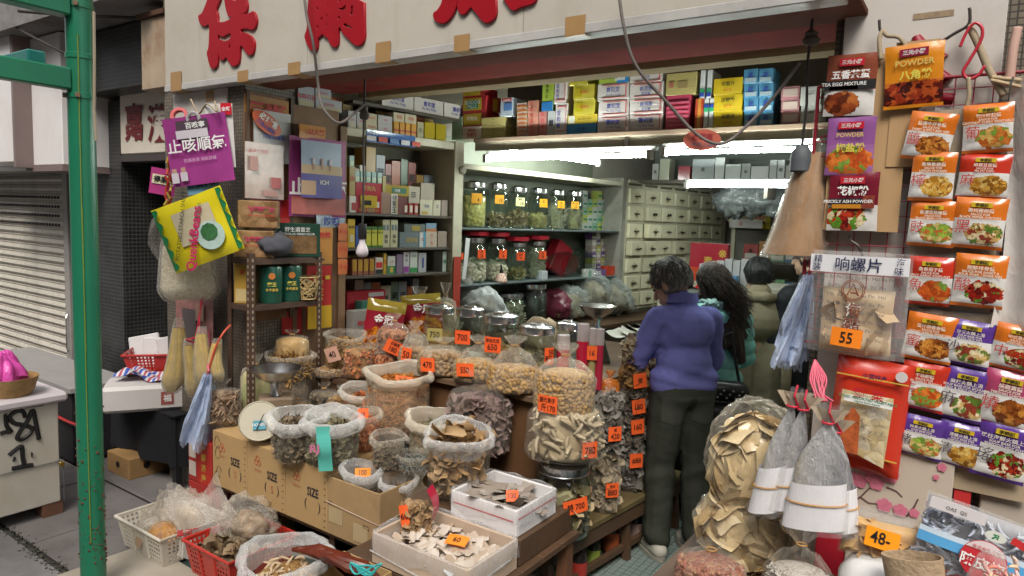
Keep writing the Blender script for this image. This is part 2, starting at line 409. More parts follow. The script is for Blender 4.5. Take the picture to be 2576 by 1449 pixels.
def jar(name,label,loc,Rr,H,cont,level=.6,lid=True,tagl=None,group=None,pieces=None,rz=None,glass=None,lidm=None,cat='jar',rot=None,neck=.8):
 loc=Vector(loc);rz=face(loc) if rz is None else rz
 t=thing(name,label,cat,loc,rz,group,rot=rot)
 ht=H*(.9 if lid else 1.0)
 g=[(.02*Rr,0.001),(.9*Rr,.001),(.99*Rr,.03*H),(1.0*Rr,.1*H),(1.0*Rr,.68*ht),(.97*Rr,.76*ht),(neck*Rr*1.05,.86*ht),(neck*Rr,.89*ht),(neck*Rr,1.0*ht),(neck*Rr*.97,1.0*ht)]
 ob('glass',MB().lathe(g,36).mesh('glass',True,ang=50),glass or GLASS('jar_glass'),t)
 if cont is not None:
  ci=1-(min(.4,pieces[2]*.8/Rr) if pieces else 0)
  cp=[(.02*Rr,.008),(.86*Rr*ci,.008),(.93*Rr*ci,.04*H),(.945*Rr*ci,.1*H),(.945*Rr*ci,level*ht),(.7*Rr*ci,level*ht+.02*H),(.02*Rr,level*ht+.03*H)]
  ob('contents',MB().lathe(cp,24,wobble(int(loc.x*9999),.015,1,.035)).mesh('contents',True,ang=0),cont,t)
  if pieces:
   kind,n,size,m=pieces[:4]
   pts=np.concatenate([lathe_pts(g[:5],n,.012+size*.5,level*ht,1,1,max(.4,.97-size*.75/Rr)),disc_pts(n//3,max(.3,.9-size/Rr)*Rr,max(.3,.9-size/Rr)*Rr,level*ht,.02*H)])
   stuffpart(scatter(pts,kind,size,pieces[4] if len(pieces)>4 else(1,1,1)),m,t,name='pieces')
 if lid:
  q=neck*Rr*1.09
  lp=[(.02,.995*H),(.25*q,1.0*H),(.45*q,.998*H),(.55*q,.975*H),(.9*q,.965*H),(1.0*q,.95*H),(1.01*q,.9*H),(1.0*q,.85*H),(1.03*q,.845*H),(1.02*q,.84*H)]
  ob('lid',MB().lathe(lp,36).mesh('lid',True,ang=35),lidm or STEEL(),t)
 if tagl:price(t,*tagl)
 return t
def lump(name,m,parent,loc,r,seed=0,amp=.35,freq=2.2,rot=(0,0,0),sub=3,fold=0.):
 """crumpled lump of cloth, paper or packed goods"""
 bm=bmesh.new();bmesh.ops.create_icosphere(bm,subdivisions=sub,radius=1)
 o=Vector((seed*3.7,seed*1.3,-seed*2.1))
 for v in bm.verts:
  d=v.co.normalized();n=noise.fractal(d*freq*.8+o,.9,2.1,5)*amp*.6-abs(noise.noise(d*freq*1.6+o))*amp*.4+(noise.voronoi(d*freq*1.5+o)[0][0]-.3)*amp*.55
  if fold:n=n*.5+fold*math.sin(9*noise.noise(d*1.6+o)+8*noise.noise(d*3.3-o)+3*d.z)+fold*.6*math.sin(17*noise.noise(d*2.6+o)+4*d.x)
  v.co=d*(1+n);v.co=Vector((v.co.x*r[0],v.co.y*r[1],v.co.z*r[2]))
 me=bpy.data.meshes.new(name);bm.to_mesh(me);bm.free();me.shade_smooth()
 z0=min(v.co.z for v in me.vertices)
 for v in me.vertices:v.co.z-=z0
 return ob(name,me,m,parent,loc,rot)
def carton(name,label,loc,w,d,h,m,rz=0.,group=None,cat='box',bev=.003,rot=None):
 """closed pack: body plus a lid seam part"""
 t=thing(name,label,cat,loc,rz,group,rot=rot)
 ob('body',cbox(w,d,h,bev),m,t)
 return t
class Shelf:
 """keeps packs standing on a board or on the pack below"""
 def __init__(s,z):s.z=z;s.items=[]
 def base(s,x0,x1,z):
  best=s.z;bd=abs(z-s.z)
  for a,b,top in s.items:
   if min(b,x1)-max(a,x0)>.35*(x1-x0) and abs(top-z)<bd+.012 and top>best:best=top;bd=abs(top-z)
  return best
 def put(s,x0,x1,top):s.items.append((x0,x1,top))
def print_mat(name,top,base,pal,band=.6,low=.07,cx=.6,cz=.3,rx=.42,rz=.24,vs=9.,rough=.25,mirror=False):
 """sachet print: coloured head band and foot, white ground and a dish of food"""
 m,t=mat(name)
 if t is None:return m
 g=coords(t,'Generated');s=nd(t,'ShaderNodeSeparateXYZ');t.links.new(g,s.inputs[0])
 mp=nd(t,'ShaderNodeMapping');t.links.new(g,mp.inputs[0]);mp.inputs['Scale'].default_value=(1,.01,1.25)
 mp.inputs['Location'].default_value=(random.uniform(-9,9),0,random.uniform(-9,9))
 v=nd(t,'ShaderNodeTexVoronoi');v.inputs['Scale'].default_value=vs;wn=noise_n(t,7,4,mp.outputs[0])
 ad=nd(t,'ShaderNodeVectorMath');ad.operation='MULTIPLY_ADD';t.links.new(wn.outputs[1],ad.inputs[0]);ad.inputs[1].default_value=(.3,)*3;t.links.new(mp.outputs[0],ad.inputs[2])
 t.links.new(ad.outputs[0],v.inputs['Vector'])
 sc=nd(t,'ShaderNodeSeparateColor');t.links.new(v.outputs['Color'],sc.inputs[0]);k=len(pal)
 food=ramp(t,sc.outputs[0],[(i/max(1,k),c4(c)) for i,c in enumerate(pal)],'CONSTANT').outputs[0]
 sh=ramp(t,v.outputs['Distance'],[(0,(1.25,1.25,1.25)),(.5,(.75,.72,.7))]).outputs[0]
 food=mixc(t,.8,food,sh,'MULTIPLY')
 dx=mth(t,'DIVIDE',mth(t,'SUBTRACT',s.outputs[0],cx),rx);dz=mth(t,'DIVIDE',mth(t,'SUBTRACT',s.outputs[2],cz),rz)
 dd=mth(t,'ADD',mth(t,'MULTIPLY',dx,dx),mth(t,'MULTIPLY',dz,dz));dd=mth(t,'ADD',dd,mth(t,'MULTIPLY',mth(t,'SUBTRACT',wn.outputs[0],.5),1.6))
 inside=mth(t,'LESS_THAN',dd,1.0)
 pic=mixc(t,inside,c4(base),food)
 isband=mth(t,'MAXIMUM',mth(t,'GREATER_THAN',s.outputs[2],band),mth(t,'LESS_THAN',s.outputs[2],low))
 out=mixc(t,isband,pic,c4(top));b=bsdf(t);t.links.new(out,b.inputs['Base Color'])
 b.inputs['Roughness'].default_value=rough;b.inputs['Specular IOR Level'].default_value=.7
 n=noise_n(t,16,3);t.links.new(bump_n(t,n.outputs[0],.5,.006).outputs[0],b.inputs['Normal'])
 return m
def pouch_mesh(w,h,d=.012,seed=0,wav=.004,nu=10,nv=14):
 """sealed sachet: flat crimped ends, puffed middle; front towards -Y, centred"""
 rs=random.Random(seed);ph=rs.uniform(0,6);b=MB()
 def shape(u,v,sgn):
  x=(u-.5)*w;z=(v-.5)*h;e=min(1,7*min(v,1-v))*min(1,5*min(u,1-u));e=max(0,e)**.6
  y=sgn*d*.5*e+wav*math.sin(ph+3*u+5*v)+wav*.8*math.sin(11*u+ph)*(1-e)*.6
  x*=1-.03*math.sin(math.pi*v);return(x,y+sgn*.0004,z)
 b.sheet(lambda u,v:shape(u,v,-1),nu,nv);b.sheet(lambda u,v:shape(1-u,v,1),nu,nv)
 return b.mesh('packet',True,ang=60)
def poster_mesh(w,h,curl=.01,seed=0,nu=8,nv=8,th=.0012):
 rs=random.Random(seed);p=rs.uniform(0,6);b=MB()
 f=lambda u,v,o:((u-.5)*w,curl*math.sin(2.3*u+p)*(1-.6*v)+o-curl*.2*math.sin(5*v+p),(v-.5)*h)
 b.sheet(lambda u,v:f(u,v,-th),nu,nv);b.sheet(lambda u,v:f(1-u,v,0),nu,nv)
 return b.mesh('sheet',True,ang=60)
# ================================================================== SETTING
CONC=PM('street_concrete',(.19,.185,.18),.9,.25,3,bump=.5,bs=50,dirt=.6,dirtc=(.07,.065,.06))
SLAB=PM('paving_slab',(.165,.152,.145),.8,.28,4,bump=.35,bs=70,dirt=.65,dirtc=(.045,.04,.04))
JOINT=PM('joint_dirt',(.03,.027,.024),.95,.3,12)
struct('ground',MB().box(-150,150,-150,150,-.34,-.032),PM('far_ground',(.17,.165,.16),.9,.2,.5,dirt=.4,dirtc=(.08,.08,.08)))
def cgrid(x0,x1,y0,y1,z0,z1,n,seed):
 b=MB();b.sheet(lambda u,v:(x0+(x1-x0)*u,y0+(y1-y0)*v,z1+.004*noise.noise(Vector((u*9+seed,v*7,0)))),n,n)
 b.box(x0,x1,y0,y1,z0,z1-.006);return b
struct('road_edge',cgrid(-9,4,-1.2,1.345,-.03,-.004,24,3),CONC)
kb=struct('kerb',MB().box(-9,4,1.346,1.372,-.03,-.014),PM('kerb_gap_dirt',(.05,.048,.04),.95,.4,9))
pv=struct('pavement',MB().box(-9.5,-3.3,1.373,3.3,-.03,-.012),JOINT)
xs=[-9.4,-8.5,-7.75,-7.05,-6.4,-5.8,-5.15,-4.5,-3.84,-3.3]
for i in range(len(xs)-1):
 for(y0,y1) in((1.376,1.995),(2.0,2.62),(2.625,3.28)):
  o=random.uniform(-.003,.003)
  bb=MB().box(xs[i]+.005,xs[i+1]-.005,y0+.004,y1-.004,-.011,o)
  ob('paving_slab',bb.mesh('slab',bevel=.006),SLAB,pv)
g=MB()
pts=np.stack([rng.uniform(-4.6,-3.2,240),1.355+rng.normal(0,.025,240),np.full(240,-.002)],-1)
stuffpart(scatter(pts,'ball',.006,(1.4,1,.5)),PIECES('kerb_grit',[(.05,.06,.03),(.14,.13,.1),(.02,.02,.02)]),kb,name='grit')
struct('shop_floor',MB().box(-3.3,.9,1.373,8.6,-.03,-.004),PM('shop_floor_grout',(.035,.06,.055),.8,.3,9))
fl=bpy.data.objects['shop_floor']
TILE=PM('green_grey_floor_tile',(.20,.26,.24),.45,.3,2.5,dirt=.5,dirtc=(.08,.09,.08))
tm=MB().box(-.0165,.0165,-.0165,.0165,0,.004).mesh('tile');tm.materials.append(TILE)
pit=.037;cells=[(i,j) for i in range(40) for j in range(60)]
tl=[(-1.75+pit*i+.1*0,2.72+pit*j) for i,j in cells]
def proj(p):q=Vector(p)-CAM;z=q.dot(FW);return CXP+PX*q.dot(RT)/z,CYP-PX*q.dot(UPV)/z
vis=[];rest=[]
for(x,y) in tl:
 px,py=proj((x,y,0));(vis if(1500<px<1830 and 1295<py<1460) else rest).append((x,y))
vis.sort(key=lambda q:q[0]**2+q[1]**2);rest+=vis[300:];vis=vis[:300]
for(x,y) in vis:
 o=bpy.data.objects.new('floor_tile',tm);COL.objects.link(o);o.parent=fl;o.location=(x,y,random.uniform(-.0038,-.003))
b=MB()
for(x,y) in rest:b.box(x-.0165,x+.0165,y-.0165,y+.0165,-.0036,.0003)
o=ob('floor_tile_field',b,TILE,fl);o['kind']='stuff'
brd=struct('ground_board',cgrid(-3.38,-1.0,1.25,1.72,.002,.012,16,8),PM('worn_beige_board',(.36,.32,.26),.85,.2,5,bump=.4,bs=40,dirt=.35,dirtc=(.2,.17,.14)))
MOS=PM('beige_mosaic_tile',(.30,.26,.21),.6,.35,60,dirt=.4)
def mosaic(name,c1,c2,cg,scale=38.,rough=.35):
 m,t=mat(name)
 if t is None:return m
 br=nd(t,'ShaderNodeTexBrick');br.offset=0.0;br.inputs['Scale'].default_value=1.0
 br.inputs['Brick Width'].default_value=1/scale;br.inputs['Row Height'].default_value=1/scale;br.inputs['Mortar Size'].default_value=.12/scale
 for k,c in(('Color1',c1),('Color2',c2),('Mortar',cg)):br.inputs[k].default_value=c4(c)
 tc=coords(t);s=nd(t,'ShaderNodeSeparateXYZ');t.links.new(tc,s.inputs[0])
 cb=nd(t,'ShaderNodeCombineXYZ');t.links.new(mth(t,'ADD',s.outputs[0],s.outputs[1]),cb.inputs[0]);t.links.new(s.outputs[2],cb.inputs[1])
 t.links.new(cb.outputs[0],br.inputs['Vector']);n=noise_n(t,3,6);d=ramp(t,n.outputs[0],[(.4,(1,1,1)),(.75,(.45,.43,.4))])
 b=bsdf(t);t.links.new(mixc(t,1.0,br.outputs[0],d.outputs[0],'MULTIPLY'),b.inputs['Base Color']);b.inputs['Roughness'].default_value=rough
 t.links.new(bump_n(t,mth(t,'SUBTRACT',1.0,br.outputs['Fac']),.5,.003).outputs[0],b.inputs['Normal'])
 return m
BEIGEM=mosaic('beige_mosaic',(.22,.185,.14),(.14,.12,.09),(.06,.052,.045),52)
DARKM=mosaic('black_mosaic',(.016,.018,.02),(.028,.03,.03),(.07,.07,.068),34)
DINGY=PM('dingy_white_wall',(.46,.43,.37),.8,.15,2,bump=.2,dirt=.5,dirtc=(.2,.17,.13))
bld=thing('shop_building','old shop building with mosaic pillars, open front and tiled floor','building',(0,0,0))
PYF,PXS=2.27,-3.345
ob('pillar',MB().box(-4.16,PXS,PYF,2.85,-.01,3.3).mesh('pillar',bevel=.004),BEIGEM,bld)
ob('pillar',MB().box(-.455,.9,2.475,2.95,-.01,3.3).mesh('pillar',bevel=.004),BEIGEM,bld)
p0,p1=W(.15,-.42,0),W(6.6,-.42,0)
ob('wall',MB().add([(p0.x,p0.y,-.01),(p1.x,p1.y,-.01),(p1.x,p1.y,3.2),(p0.x,p0.y,3.2)],[(3,2,1,0)]).add([(p0.x-.1,p0.y,-.01),(p1.x-.1,p1.y,-.01),(p1.x-.1,p1.y,3.2),(p0.x-.1,p0.y,3.2)],[(0,1,2,3)]),DINGY,bld)
ob('wall',MB().box(-.42,-.3,2.96,8.9,-.01,3.2),DINGY,bld)
ob('wall',MB().box(-4.0,-.3,8.5,8.6,-.01,3.2),DINGY,bld)
ob('ceiling',MB().box(-4.1,-.3,2.96,8.9,2.86,2.98),PM('dark_stained_ceiling',(.17,.155,.13),.85,.3,2,dirt=.6),bld)
ob('upper_wall',MB().box(-4.16,-.40,2.29,2.5,2.66,5.5),DINGY,bld)
ob('upper_wall',MB().box(-.399,1.6,2.5,2.7,3.3,5.5),DINGY,bld)
SOF=PM('stained_rose_soffit',(.17,.068,.05),.95,.3,4,spec=.03,dirt=.7,dirtc=(.10,.065,.045),bump=.2)
ob('soffit',MB().box(-4.02,-.36,2.205,2.50,2.40,2.42).mesh('soffit',bevel=.003),SOF,bld)
ob('beam',MB().box(-3.34,-.45,2.68,2.95,2.452,2.56).mesh('beam',bevel=.004),PM('peeling_red_board',(.22,.035,.03),.95,.3,5,spec=.03,dirt=.55,dirtc=(.16,.10,.08)),bld)
ob('beam',MB().box(-3.34,-.44,3.06,3.20,2.45,2.52).mesh('beam',bevel=.012),PM('grimy_cream_beam',(.26,.20,.12),.95,.25,6,spec=.03,dirt=.5,dirtc=(.2,.15,.1)),bld)
ob('beam',MB().box(-3.34,-.44,2.51,2.66,2.60,2.66),PM('gap_shade_black',(.02,.018,.016),.95,spec=0.),bld)  # not a real beam: black strip painted in for the shade of the gap
SY=2.2
sg=thing('shop_sign','long cream sign board with big raised red characters over the shop opening','sign',(0,SY,0))
SIGNM=PM('cream_sign_paint',(.47,.435,.375),.6,.07,3,dirt=.45,dirtc=(.30,.26,.20),bump=.06,bs=160)
t_=SIGNM.node_tree;mp_=nd(t_,'ShaderNodeMapping');mp_.inputs['Scale'].default_value=(4.5,1,.6);t_.links.new(coords(t_),mp_.inputs[0]);b_=bsdf(t_);src_=b_.inputs['Base Color'].links[0].from_socket
t_.links.new(mixc(t_,ramp(t_,noise_n(t_,1.5,6,mp_.outputs[0],.7).outputs[0],[(.52,(0,0,0)),(.8,(.4,)*3)]).outputs[0],src_,c4((.24,.19,.13))),b_.inputs['Base Color'])
for x0,x1 in((-4.01,-2.747),(-2.744,-1.5),(-1.497,-.395)):
 ob('panel',MB().box(x0,x1,0,.06,2.425,3.6),SIGNM,sg)
ob('edge_trim',MB().box(-4.02,-.39,-.004,.075,2.388,2.424).mesh('trim',bevel=.003),PM('grey_sign_trim',(.45,.44,.42),.45,.15,8,dirt=.5,dirtc=(.22,.2,.18)),sg)
RED=PM('red_acrylic_letter',(.33,.004,.012),.35,.15,5,spec=.4)
def curve_poly(outer,holes=(),extr=.005):
 """outline given in picture points on the sign's plane, turned into a raised letter"""
 cu=bpy.data.curves.new('c','CURVE');cu.dimensions='2D';cu.fill_mode='BOTH';cu.extrude=extr;cu.bevel_depth=.002
 for poly in[outer,*holes]:
  sp=cu.splines.new('POLY');P=[aY(x,y,SY) for x,y in poly];n=len(P)
  if True:
   Q=[]
   for i in range(n):a,b_=P[i],P[(i+1)%n];Q+=[a*.78+b_*.22,a*.22+b_*.78]
   P=Q
  sp.points.add(len(P)-1);sp.use_cyclic_u=True
  for k,p in enumerate(P):sp.points[k].co=(p.x,p.z,0,1)
 o=bpy.data.objects.new('c',cu);COL.objects.link(o);bpy.context.view_layer.update()
 me=bpy.data.meshes.new_from_object(o.evaluated_get(bpy.context.evaluated_depsgraph_get()));bpy.data.objects.remove(o)
 me.materials.clear();return me
def zc(pts,sx,ox,oy=0):return[((ox+x/sx)*.774,(oy+y/sx)*.774) for x,y in pts]
z1=1449/240
BAO=zc([(330,-60),(255,150),(190,290),(128,315),(132,385),(160,470),(205,520),(265,525),(338,470),(345,620),(330,960),(292,1040),(320,1180),(360,1320),(420,1362),(470,1325),(505,1265),(508,1080),(515,1000),(540,1160),(600,1195),(635,1165),(665,1118),(700,1170),(765,1285),(815,1306),(880,1285),(930,1215),(942,880),(1000,930),(1060,1030),(1105,1088),(1165,1088),(1210,1025),(1230,850),(1170,730),(1060,660),(955,655),(955,580),(1080,560),(1175,600),(1245,545),(1272,430),(1245,300),(1200,228),(1140,270),(970,305),(960,285),(1030,272),(1075,220),(1085,110),(1060,20),(1070,-60),(880,-60),(880,20),(790,40),(770,-60),(630,-60),(650,90),(690,270),(725,330),(770,330),(770,385),(640,445),(500,460),(505,300),(465,200),(545,20),(570,-60)],z1,630)
BAOH=[zc([(508,665),(590,740),(765,640),(765,760),(690,815),(610,825),(550,790),(510,850)],z1,630),zc([(752,815),(762,975),(715,975)],z1,630)]
ob('character',curve_poly(BAO,BAOH),RED,sg,(0,-.006,0),(R(90),0,0))
z2=1932/240
ER=zc([(245,-80),(215,250),(200,780),(128,950),(150,1050),(200,1170),(270,1290),(350,1350),(420,1330),(465,1240),(462,1000),(540,955),(605,885),(640,950),(690,990),(725,985),(770,1100),(840,1215),(915,1250),(975,1215),(1008,1130),(1005,740),(1070,710),(1100,830),(1180,940),(1310,1060),(1410,1170),(1500,1208),(1590,1185),(1660,1110),(1700,990),(1690,700),(1680,-80)],z2,980)
ERH=[zc(q,z2,980) for q in([(450,165),(510,225),(450,335)],[(640,370),(595,550),(510,520),(590,470)],[(690,370),(738,370),(730,720),(670,690),(720,600)],[(450,640),(515,715),(450,815)],[(1010,230),(1110,220),(1215,125),(1220,200),(1170,300),(1010,275)],[(1405,115),(1395,465),(1300,380),(1345,320),(1330,190)],[(1005,425),(1060,440),(1075,480),(1005,560)],[(1130,670),(1195,600),(1270,670),(1395,720),(1395,755),(1250,745),(1170,710)],[(705,-60),(745,-60),(740,195),(705,175),(725,80)],[(1010,-60),(1085,-60),(1085,20),(1012,120)])]
ob('character',curve_poly(ER,ERH),RED,sg,(0,-.006,0),(R(90),0,0))
z3=2576/360
k1=[(330,-60),(290,110),(200,265),(110,310),(98,390),(135,470),(200,535),(310,562),(400,525),(520,405),(600,260),(650,90),(690,-60)]
k2=[(690,-60),(690,60),(660,120),(670,220),(720,330),(790,358),(840,330),(980,160),(1040,260),(1110,330),(1200,460),(1300,545),(1400,535),(1540,420),(1562,300),(1545,-60)]
k3=[(1700,-60),(1780,60),(1880,210),(1950,260),(2020,240),(2110,180),(2380,110),(2470,40),(2500,-60)]
for k in(k1,k2,k3):ob('character_stroke',curve_poly(zc(k,z3,1400)),RED,sg,(0,-.006,0),(R(90),0,0))
TAPE=PM('brown_parcel_tape',(.36,.215,.09),.35,.15,10,spec=.5)
for(x0,x1,y0,y1) in((432,458,179,231),(600,626,176,204),(727,757,155,185),(947,985,103,150),(1144,1184,85,123),(1423,1475,37,83)):
 a,b_=aY(x0,y1,SY),aY(x1,y0,SY)
 q=MB().box(a.x,b_.x,-.0065,-.0045,2.386,b_.z).box(a.x,b_.x,-.0065,random.uniform(.04,.09),2.3845,2.3862)
 ob('tape_strip',q,TAPE,sg)
nb=thing('neighbour_building','dark neighbouring building front clad in black mosaic with stained canopy','building',(0,0,0))
ob('wall',MB().box(-5.85,-5.38,2.6,3.3,-.01,2.5).mesh('w',bevel=.004),DARKM,nb)
ob('beam',MB().box(-5.85,-4.62,2.4,2.75,2.52,2.93).mesh('w',bevel=.006),DARKM,nb)
ob('canopy',MB().box(-9,-4.17,2.08,3.3,2.95,3.15),PM('flaking_soffit',(.24,.23,.22),.9,.35,5,bump=.5,bs=20,dirt=.8,dirtc=(.05,.045,.04)),nb)
ob('wall',MB().box(-9.5,-5.9,2.95,3.3,-.01,3.2),PM('grey_render',(.2,.19,.18),.9,.2),nb)
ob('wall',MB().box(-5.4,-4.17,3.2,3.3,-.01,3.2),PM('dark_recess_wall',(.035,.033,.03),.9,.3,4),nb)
ob('rusty_box_end',MB().box(-4.36,-4.09,2.24,2.5,2.43,2.85).mesh('w',bevel=.005),PM('rust_streaked_cream_metal',(.40,.31,.22),.6,.2,6,dirt=.8,dirtc=(.17,.06,.02)),nb)
ob('ledge',MB().box(-4.38,-4.07,2.22,2.5,2.852,2.88),PM('brown_rust',(.1,.045,.025),.8,.4,12),nb)
door=thing('folding_gate_door','dark metal gate door with diamond lattice beside black mosaic pillar','door',(-4.8,3.0,0))
DKM=PM('dark_gate_paint',(.035,.03,.026),.5,.3,8,dirt=.4)
ob('door_panel',MB().box(-.62,.68,.03,.07,0,2.2),DKM,door)
b=MB()
for i in range(14):
 x=-.58+i*.085;b.box(x-.007,x+.007,-.012,.0,.02,2.1)
ob('gate_bars',b,PM('gate_bar_paint',(.06,.05,.042),.45,.3,8),door)
b=MB()
for i in range(4):
 for k in range(4):
  x=-.4+i*.26;z=.35+k*.5
  for(dx,dz) in((.085,.12),(-.085,.12)):b.tube([(x,-.016,z-dz),(x+dx,-.016,z),(x,-.016,z+dz)],.005,4)
ob('lattice',b,PM('gate_bar_paint',(.06,.05,.042),.45),door)
cup=tag_(ob('joss_cup',MB().lathe([(.02,0),(.045,0),(.058,.1),(.054,.1),(.042,.01)],20).mesh('cup',True),PM('rusty_cream_tin',(.4,.3,.18),.5,.3,30)),'small rusty tin cup fixed to the dark gate','cup');cup.location=aY(357,652,2.95)
a=aY(172,500,2.75);shx=a.x
sh=thing('roller_shutter','closed grey metal roller shutter of ribbed slats with small vent holes','shutter',(0,2.75,0))
SL=PM('shutter_grey_metal',(.54,.505,.44),.55,.14,8,bump=.25,bs=120,dirt=.4,dirtc=(.15,.14,.11),metal=.0)
zt=aY(100,440,2.75).z;nsl=24;ph_=(zt-.02)/nsl
prof=[(0,0),(-.004,.002),(-.004,.01),(.006,.013),(-.006,.02),(-.016,ph_*.5),(-.006,ph_-.012),(.006,ph_-.006),(0,ph_)]
def slat(x0,x1):
 b=MB();n=len(prof);vs=[(x,y,z) for x in(x0,x1) for(y,z) in prof]
 return b.add(vs,[(i,i+n,i+n+1,i+1) for i in range(n-1)]).mesh('slat',True,ang=35)
sm=slat(-9.2,shx)
for i in range(nsl):ob('slat',sm,SL,sh,(0,0,.02+i*ph_))
HOLE=PM('vent_hole_black',(.012,.011,.012),.8)
hm=MB().box(-.016,.016,-.0225,-.006,-.012,.012).mesh('hole',bevel=.004)
for k in range(4):
 for i in range(26):ob('vent_hole',hm,HOLE,sh,(shx-.16-i*.06,0,.02+(nsl-2.5-k)*ph_))
ob('guide_rail',MB().box(shx+.002,shx+.09,-.05,.05,0,2.4).mesh('rail',bevel=.004),PM('rail_grey',(.34,.32,.3),.5,.15,9,dirt=.4),sh)
ob('handle',MB().tube([(shx+.06,-.06,.42),(shx+.07,-.075,.45),(shx+.07,-.075,.72),(shx+.06,-.06,.75)],.006,6),STEEL(),sh)
ob('shutter_housing',MB().box(-9.2,shx+.02,-.32,.05,zt+.01,zt+.1).box(-9.2,shx-.15,-.36,-.3,zt+.06,zt+.15),PM('brushed_aluminium',(.5,.49,.46),.3,.1,9,metal=.7),sh)
LBW=PM('light_box_acrylic',(.74,.71,.70),.4,.05,3,dirt=.25,dirtc=(.4,.3,.2))
lb=thing('light_box_sign','white projecting light box sign with brown edge strip above the shutter','sign',(-5.56,2.3,0))
ob('box_body',MB().box(-.52,0,-.02,.42,2.0,2.94).mesh('b',bevel=.004),LBW,lb)
ob('front_panel',MB().box(-1.6,-.525,-.13,.4,2.02,2.96).mesh('b',bevel=.004),LBW,lb)
ob('corner_strip',MB().box(-.53,-.49,-.14,-.021,1.98,2.97),PM('dull_brown_strip',(.2,.15,.14),.5),lb)
ob('bottom_strip',MB().box(-.53,.005,-.025,.42,1.955,1.999),PM('dull_brown_strip',(.2,.15,.14),.5),lb)
ob('red_stroke',MB().tube([(-1.02,-.135,2.28),(-.98,-.135,2.33),(-.93,-.135,2.4),(-.92,-.135,2.46)],[.03,.035,.02,.005],6),PM('faded_red_print',(.5,.1,.1),.5),lb)
ob('red_stroke',MB().tube([(-1.02,-.135,2.2),(-.97,-.135,2.14),(-.96,-.135,2.06)],[.012,.02,.004],6),PM('faded_red_print',(.5,.1,.1),.5),lb)
dn=thing('door_sign','cream light box sign with dark red characters over the gate door','sign',(0,2.58,0))
q0,q1=aY(303,390,2.58),aY(450,228,2.58)
ob('panel',MB().box(q0.x,q1.x+.1,0,.12,q0.z,q1.z+.12).mesh('p',bevel=.01),PM('aged_cream_acrylic',(.78,.71,.6),.4,.06,3,dirt=.35,dirtc=(.4,.32,.22)),dn)
ob('frame',MB().box(q0.x-.02,q1.x+.12,.0,.14,q0.z-.05,q0.z-.002),PM('dull_dark_frame',(.07,.06,.06),.5),dn)
DRED=PM('dark_red_print',(.19,.02,.025),.45)
for ch,px,py in(('嘉',338,308),('漢',397,310)):
 p=aY(px,py,2.58);text(dn,ch,110*mpp(p)*.86,(p.x,-.006,p.z),DRED,bold=.03,wscale=.95,name='character')
ac=thing('added_sky_blocker','added grey tenement front across the street, out of view, blocking low sky','building',(0,-5.2,0))  # added behind the camera, unseen, to block low sky and deepen the shade
ob('wall',MB().box(-22,22,-1,0,-.03,7.6),PM('sky_blocker_grey',(.22,.21,.19),.9,.2,1),ac)
for i in range(14):
 for j in range(2):ob('window',MB().box(-20.5+i*3,-19+i*3,.001,.03,2.2+j*2.9,3.6+j*2.9),PM('sky_blocker_window',(.05,.06,.07),.2),ac)
GRN=PM('green_gloss_paint',(.012,.165,.085),.32,.2,3,spec=.5,dirt=.35,dirtc=(.02,.10,.055),bump=.08,bs=90)
pl=thing('green_pole','green painted steel stall post with flaking chips on the kerb','post',(aD(216,700,2.9).x,aD(216,700,2.9).y,0))
ob('post',MB().tube([(0,0,-.03),(0,0,1.5),(0,0,3.4)],.0505,32).mesh('post',True),GRN,pl)
for z,r in((2.16,.054),(2.32,.054),(2.52,.054)):ob('sleeve',MB().lathe([(.051,z-.012),(r,z-.01),(r,z+.01),(.051,z+.012)],32).mesh('s',True),GRN,pl)
pts=[]
for _ in range(190):
 a=rng.uniform(-math.pi,math.pi);z=min(1.3,abs(rng.normal(0,.33))+.12);pts.append((.0503*math.cos(a),.0503*math.sin(a),z))
stuffpart(scatter(np.array(pts),'ball',.0042,(1,1,1.3),jit=.6),PM('paint_chip_rust',(.10,.035,.02),.8),pl,name='paint_chip')
for dz in((.25,1.7),(1.1,2.4)):ob('paint_drip',MB().tube([(.046,-.027,dz[0]),(.0455,-.029,(dz[0]+dz[1])/2),(.046,-.027,dz[1])],.0022,5),PM('yellow_green_drip',(.16,.24,.04),.5),pl)
ob('cross_tube',MB().box(-.03,.03,-2.2,-.045,2.18,2.265).mesh('t',bevel=.006),GRN,pl)
ob('cross_tube',MB().box(-.04,.04,-2.2,-.045,2.47,2.60).mesh('t',bevel=.006),GRN,pl)
ob('cross_tube',MB().box(-1.4,-.24,-.10,-.03,2.30,2.36).mesh('t',bevel=.006),PM('teal_gloss_paint',(.015,.16,.14),.35),pl)
for z_ in(2.16,2.52):
 for a_ in(-1.9,-.6):ob('bolt',MB().lathe([(.001,.064),(.010,.064),(.010,.052)],6,M=Matrix.Translation((0,0,z_))@Matrix.Rotation(a_,4,'Z')@Matrix.Rotation(R(90),4,'Y')),PM('rusty_bolt',(.16,.09,.05),.6),pl)
ob('twine',MB().tube([(.06,.03,2.5),(.066,.025,2.3),(.064,.02,2.1),(.075,.02,1.98)],.006,6),PM('dirty_twine',(.3,.25,.18),.9),pl)
WIRE=PM('grey_cord',(.16,.14,.125),.8,.3,40)
DWIRE=PM('dark_cord',(.035,.03,.028),.7)
def cord(name,label,pts,r,m=WIRE,cat='cord'):
 P=[Vector(p) for p in pts];Q=[]
 for i in range(len(P)-1):
  a,b_,c,d=P[max(0,i-1)],P[i],P[i+1],P[min(len(P)-1,i+2)]
  for k in range(7):
   t=k/7;Q.append(.5*((2*b_)+(c-a)*t+(2*a-5*b_+4*c-d)*t*t+(3*b_-a-3*c+d)*t**3))
 Q.append(P[-1]);o0=Q[0].copy()
 o=ob(name,MB().tube([q-o0 for q in Q],r,6).mesh(name,True,ang=0),m,None,o0)
 return tag_(o,label,cat)
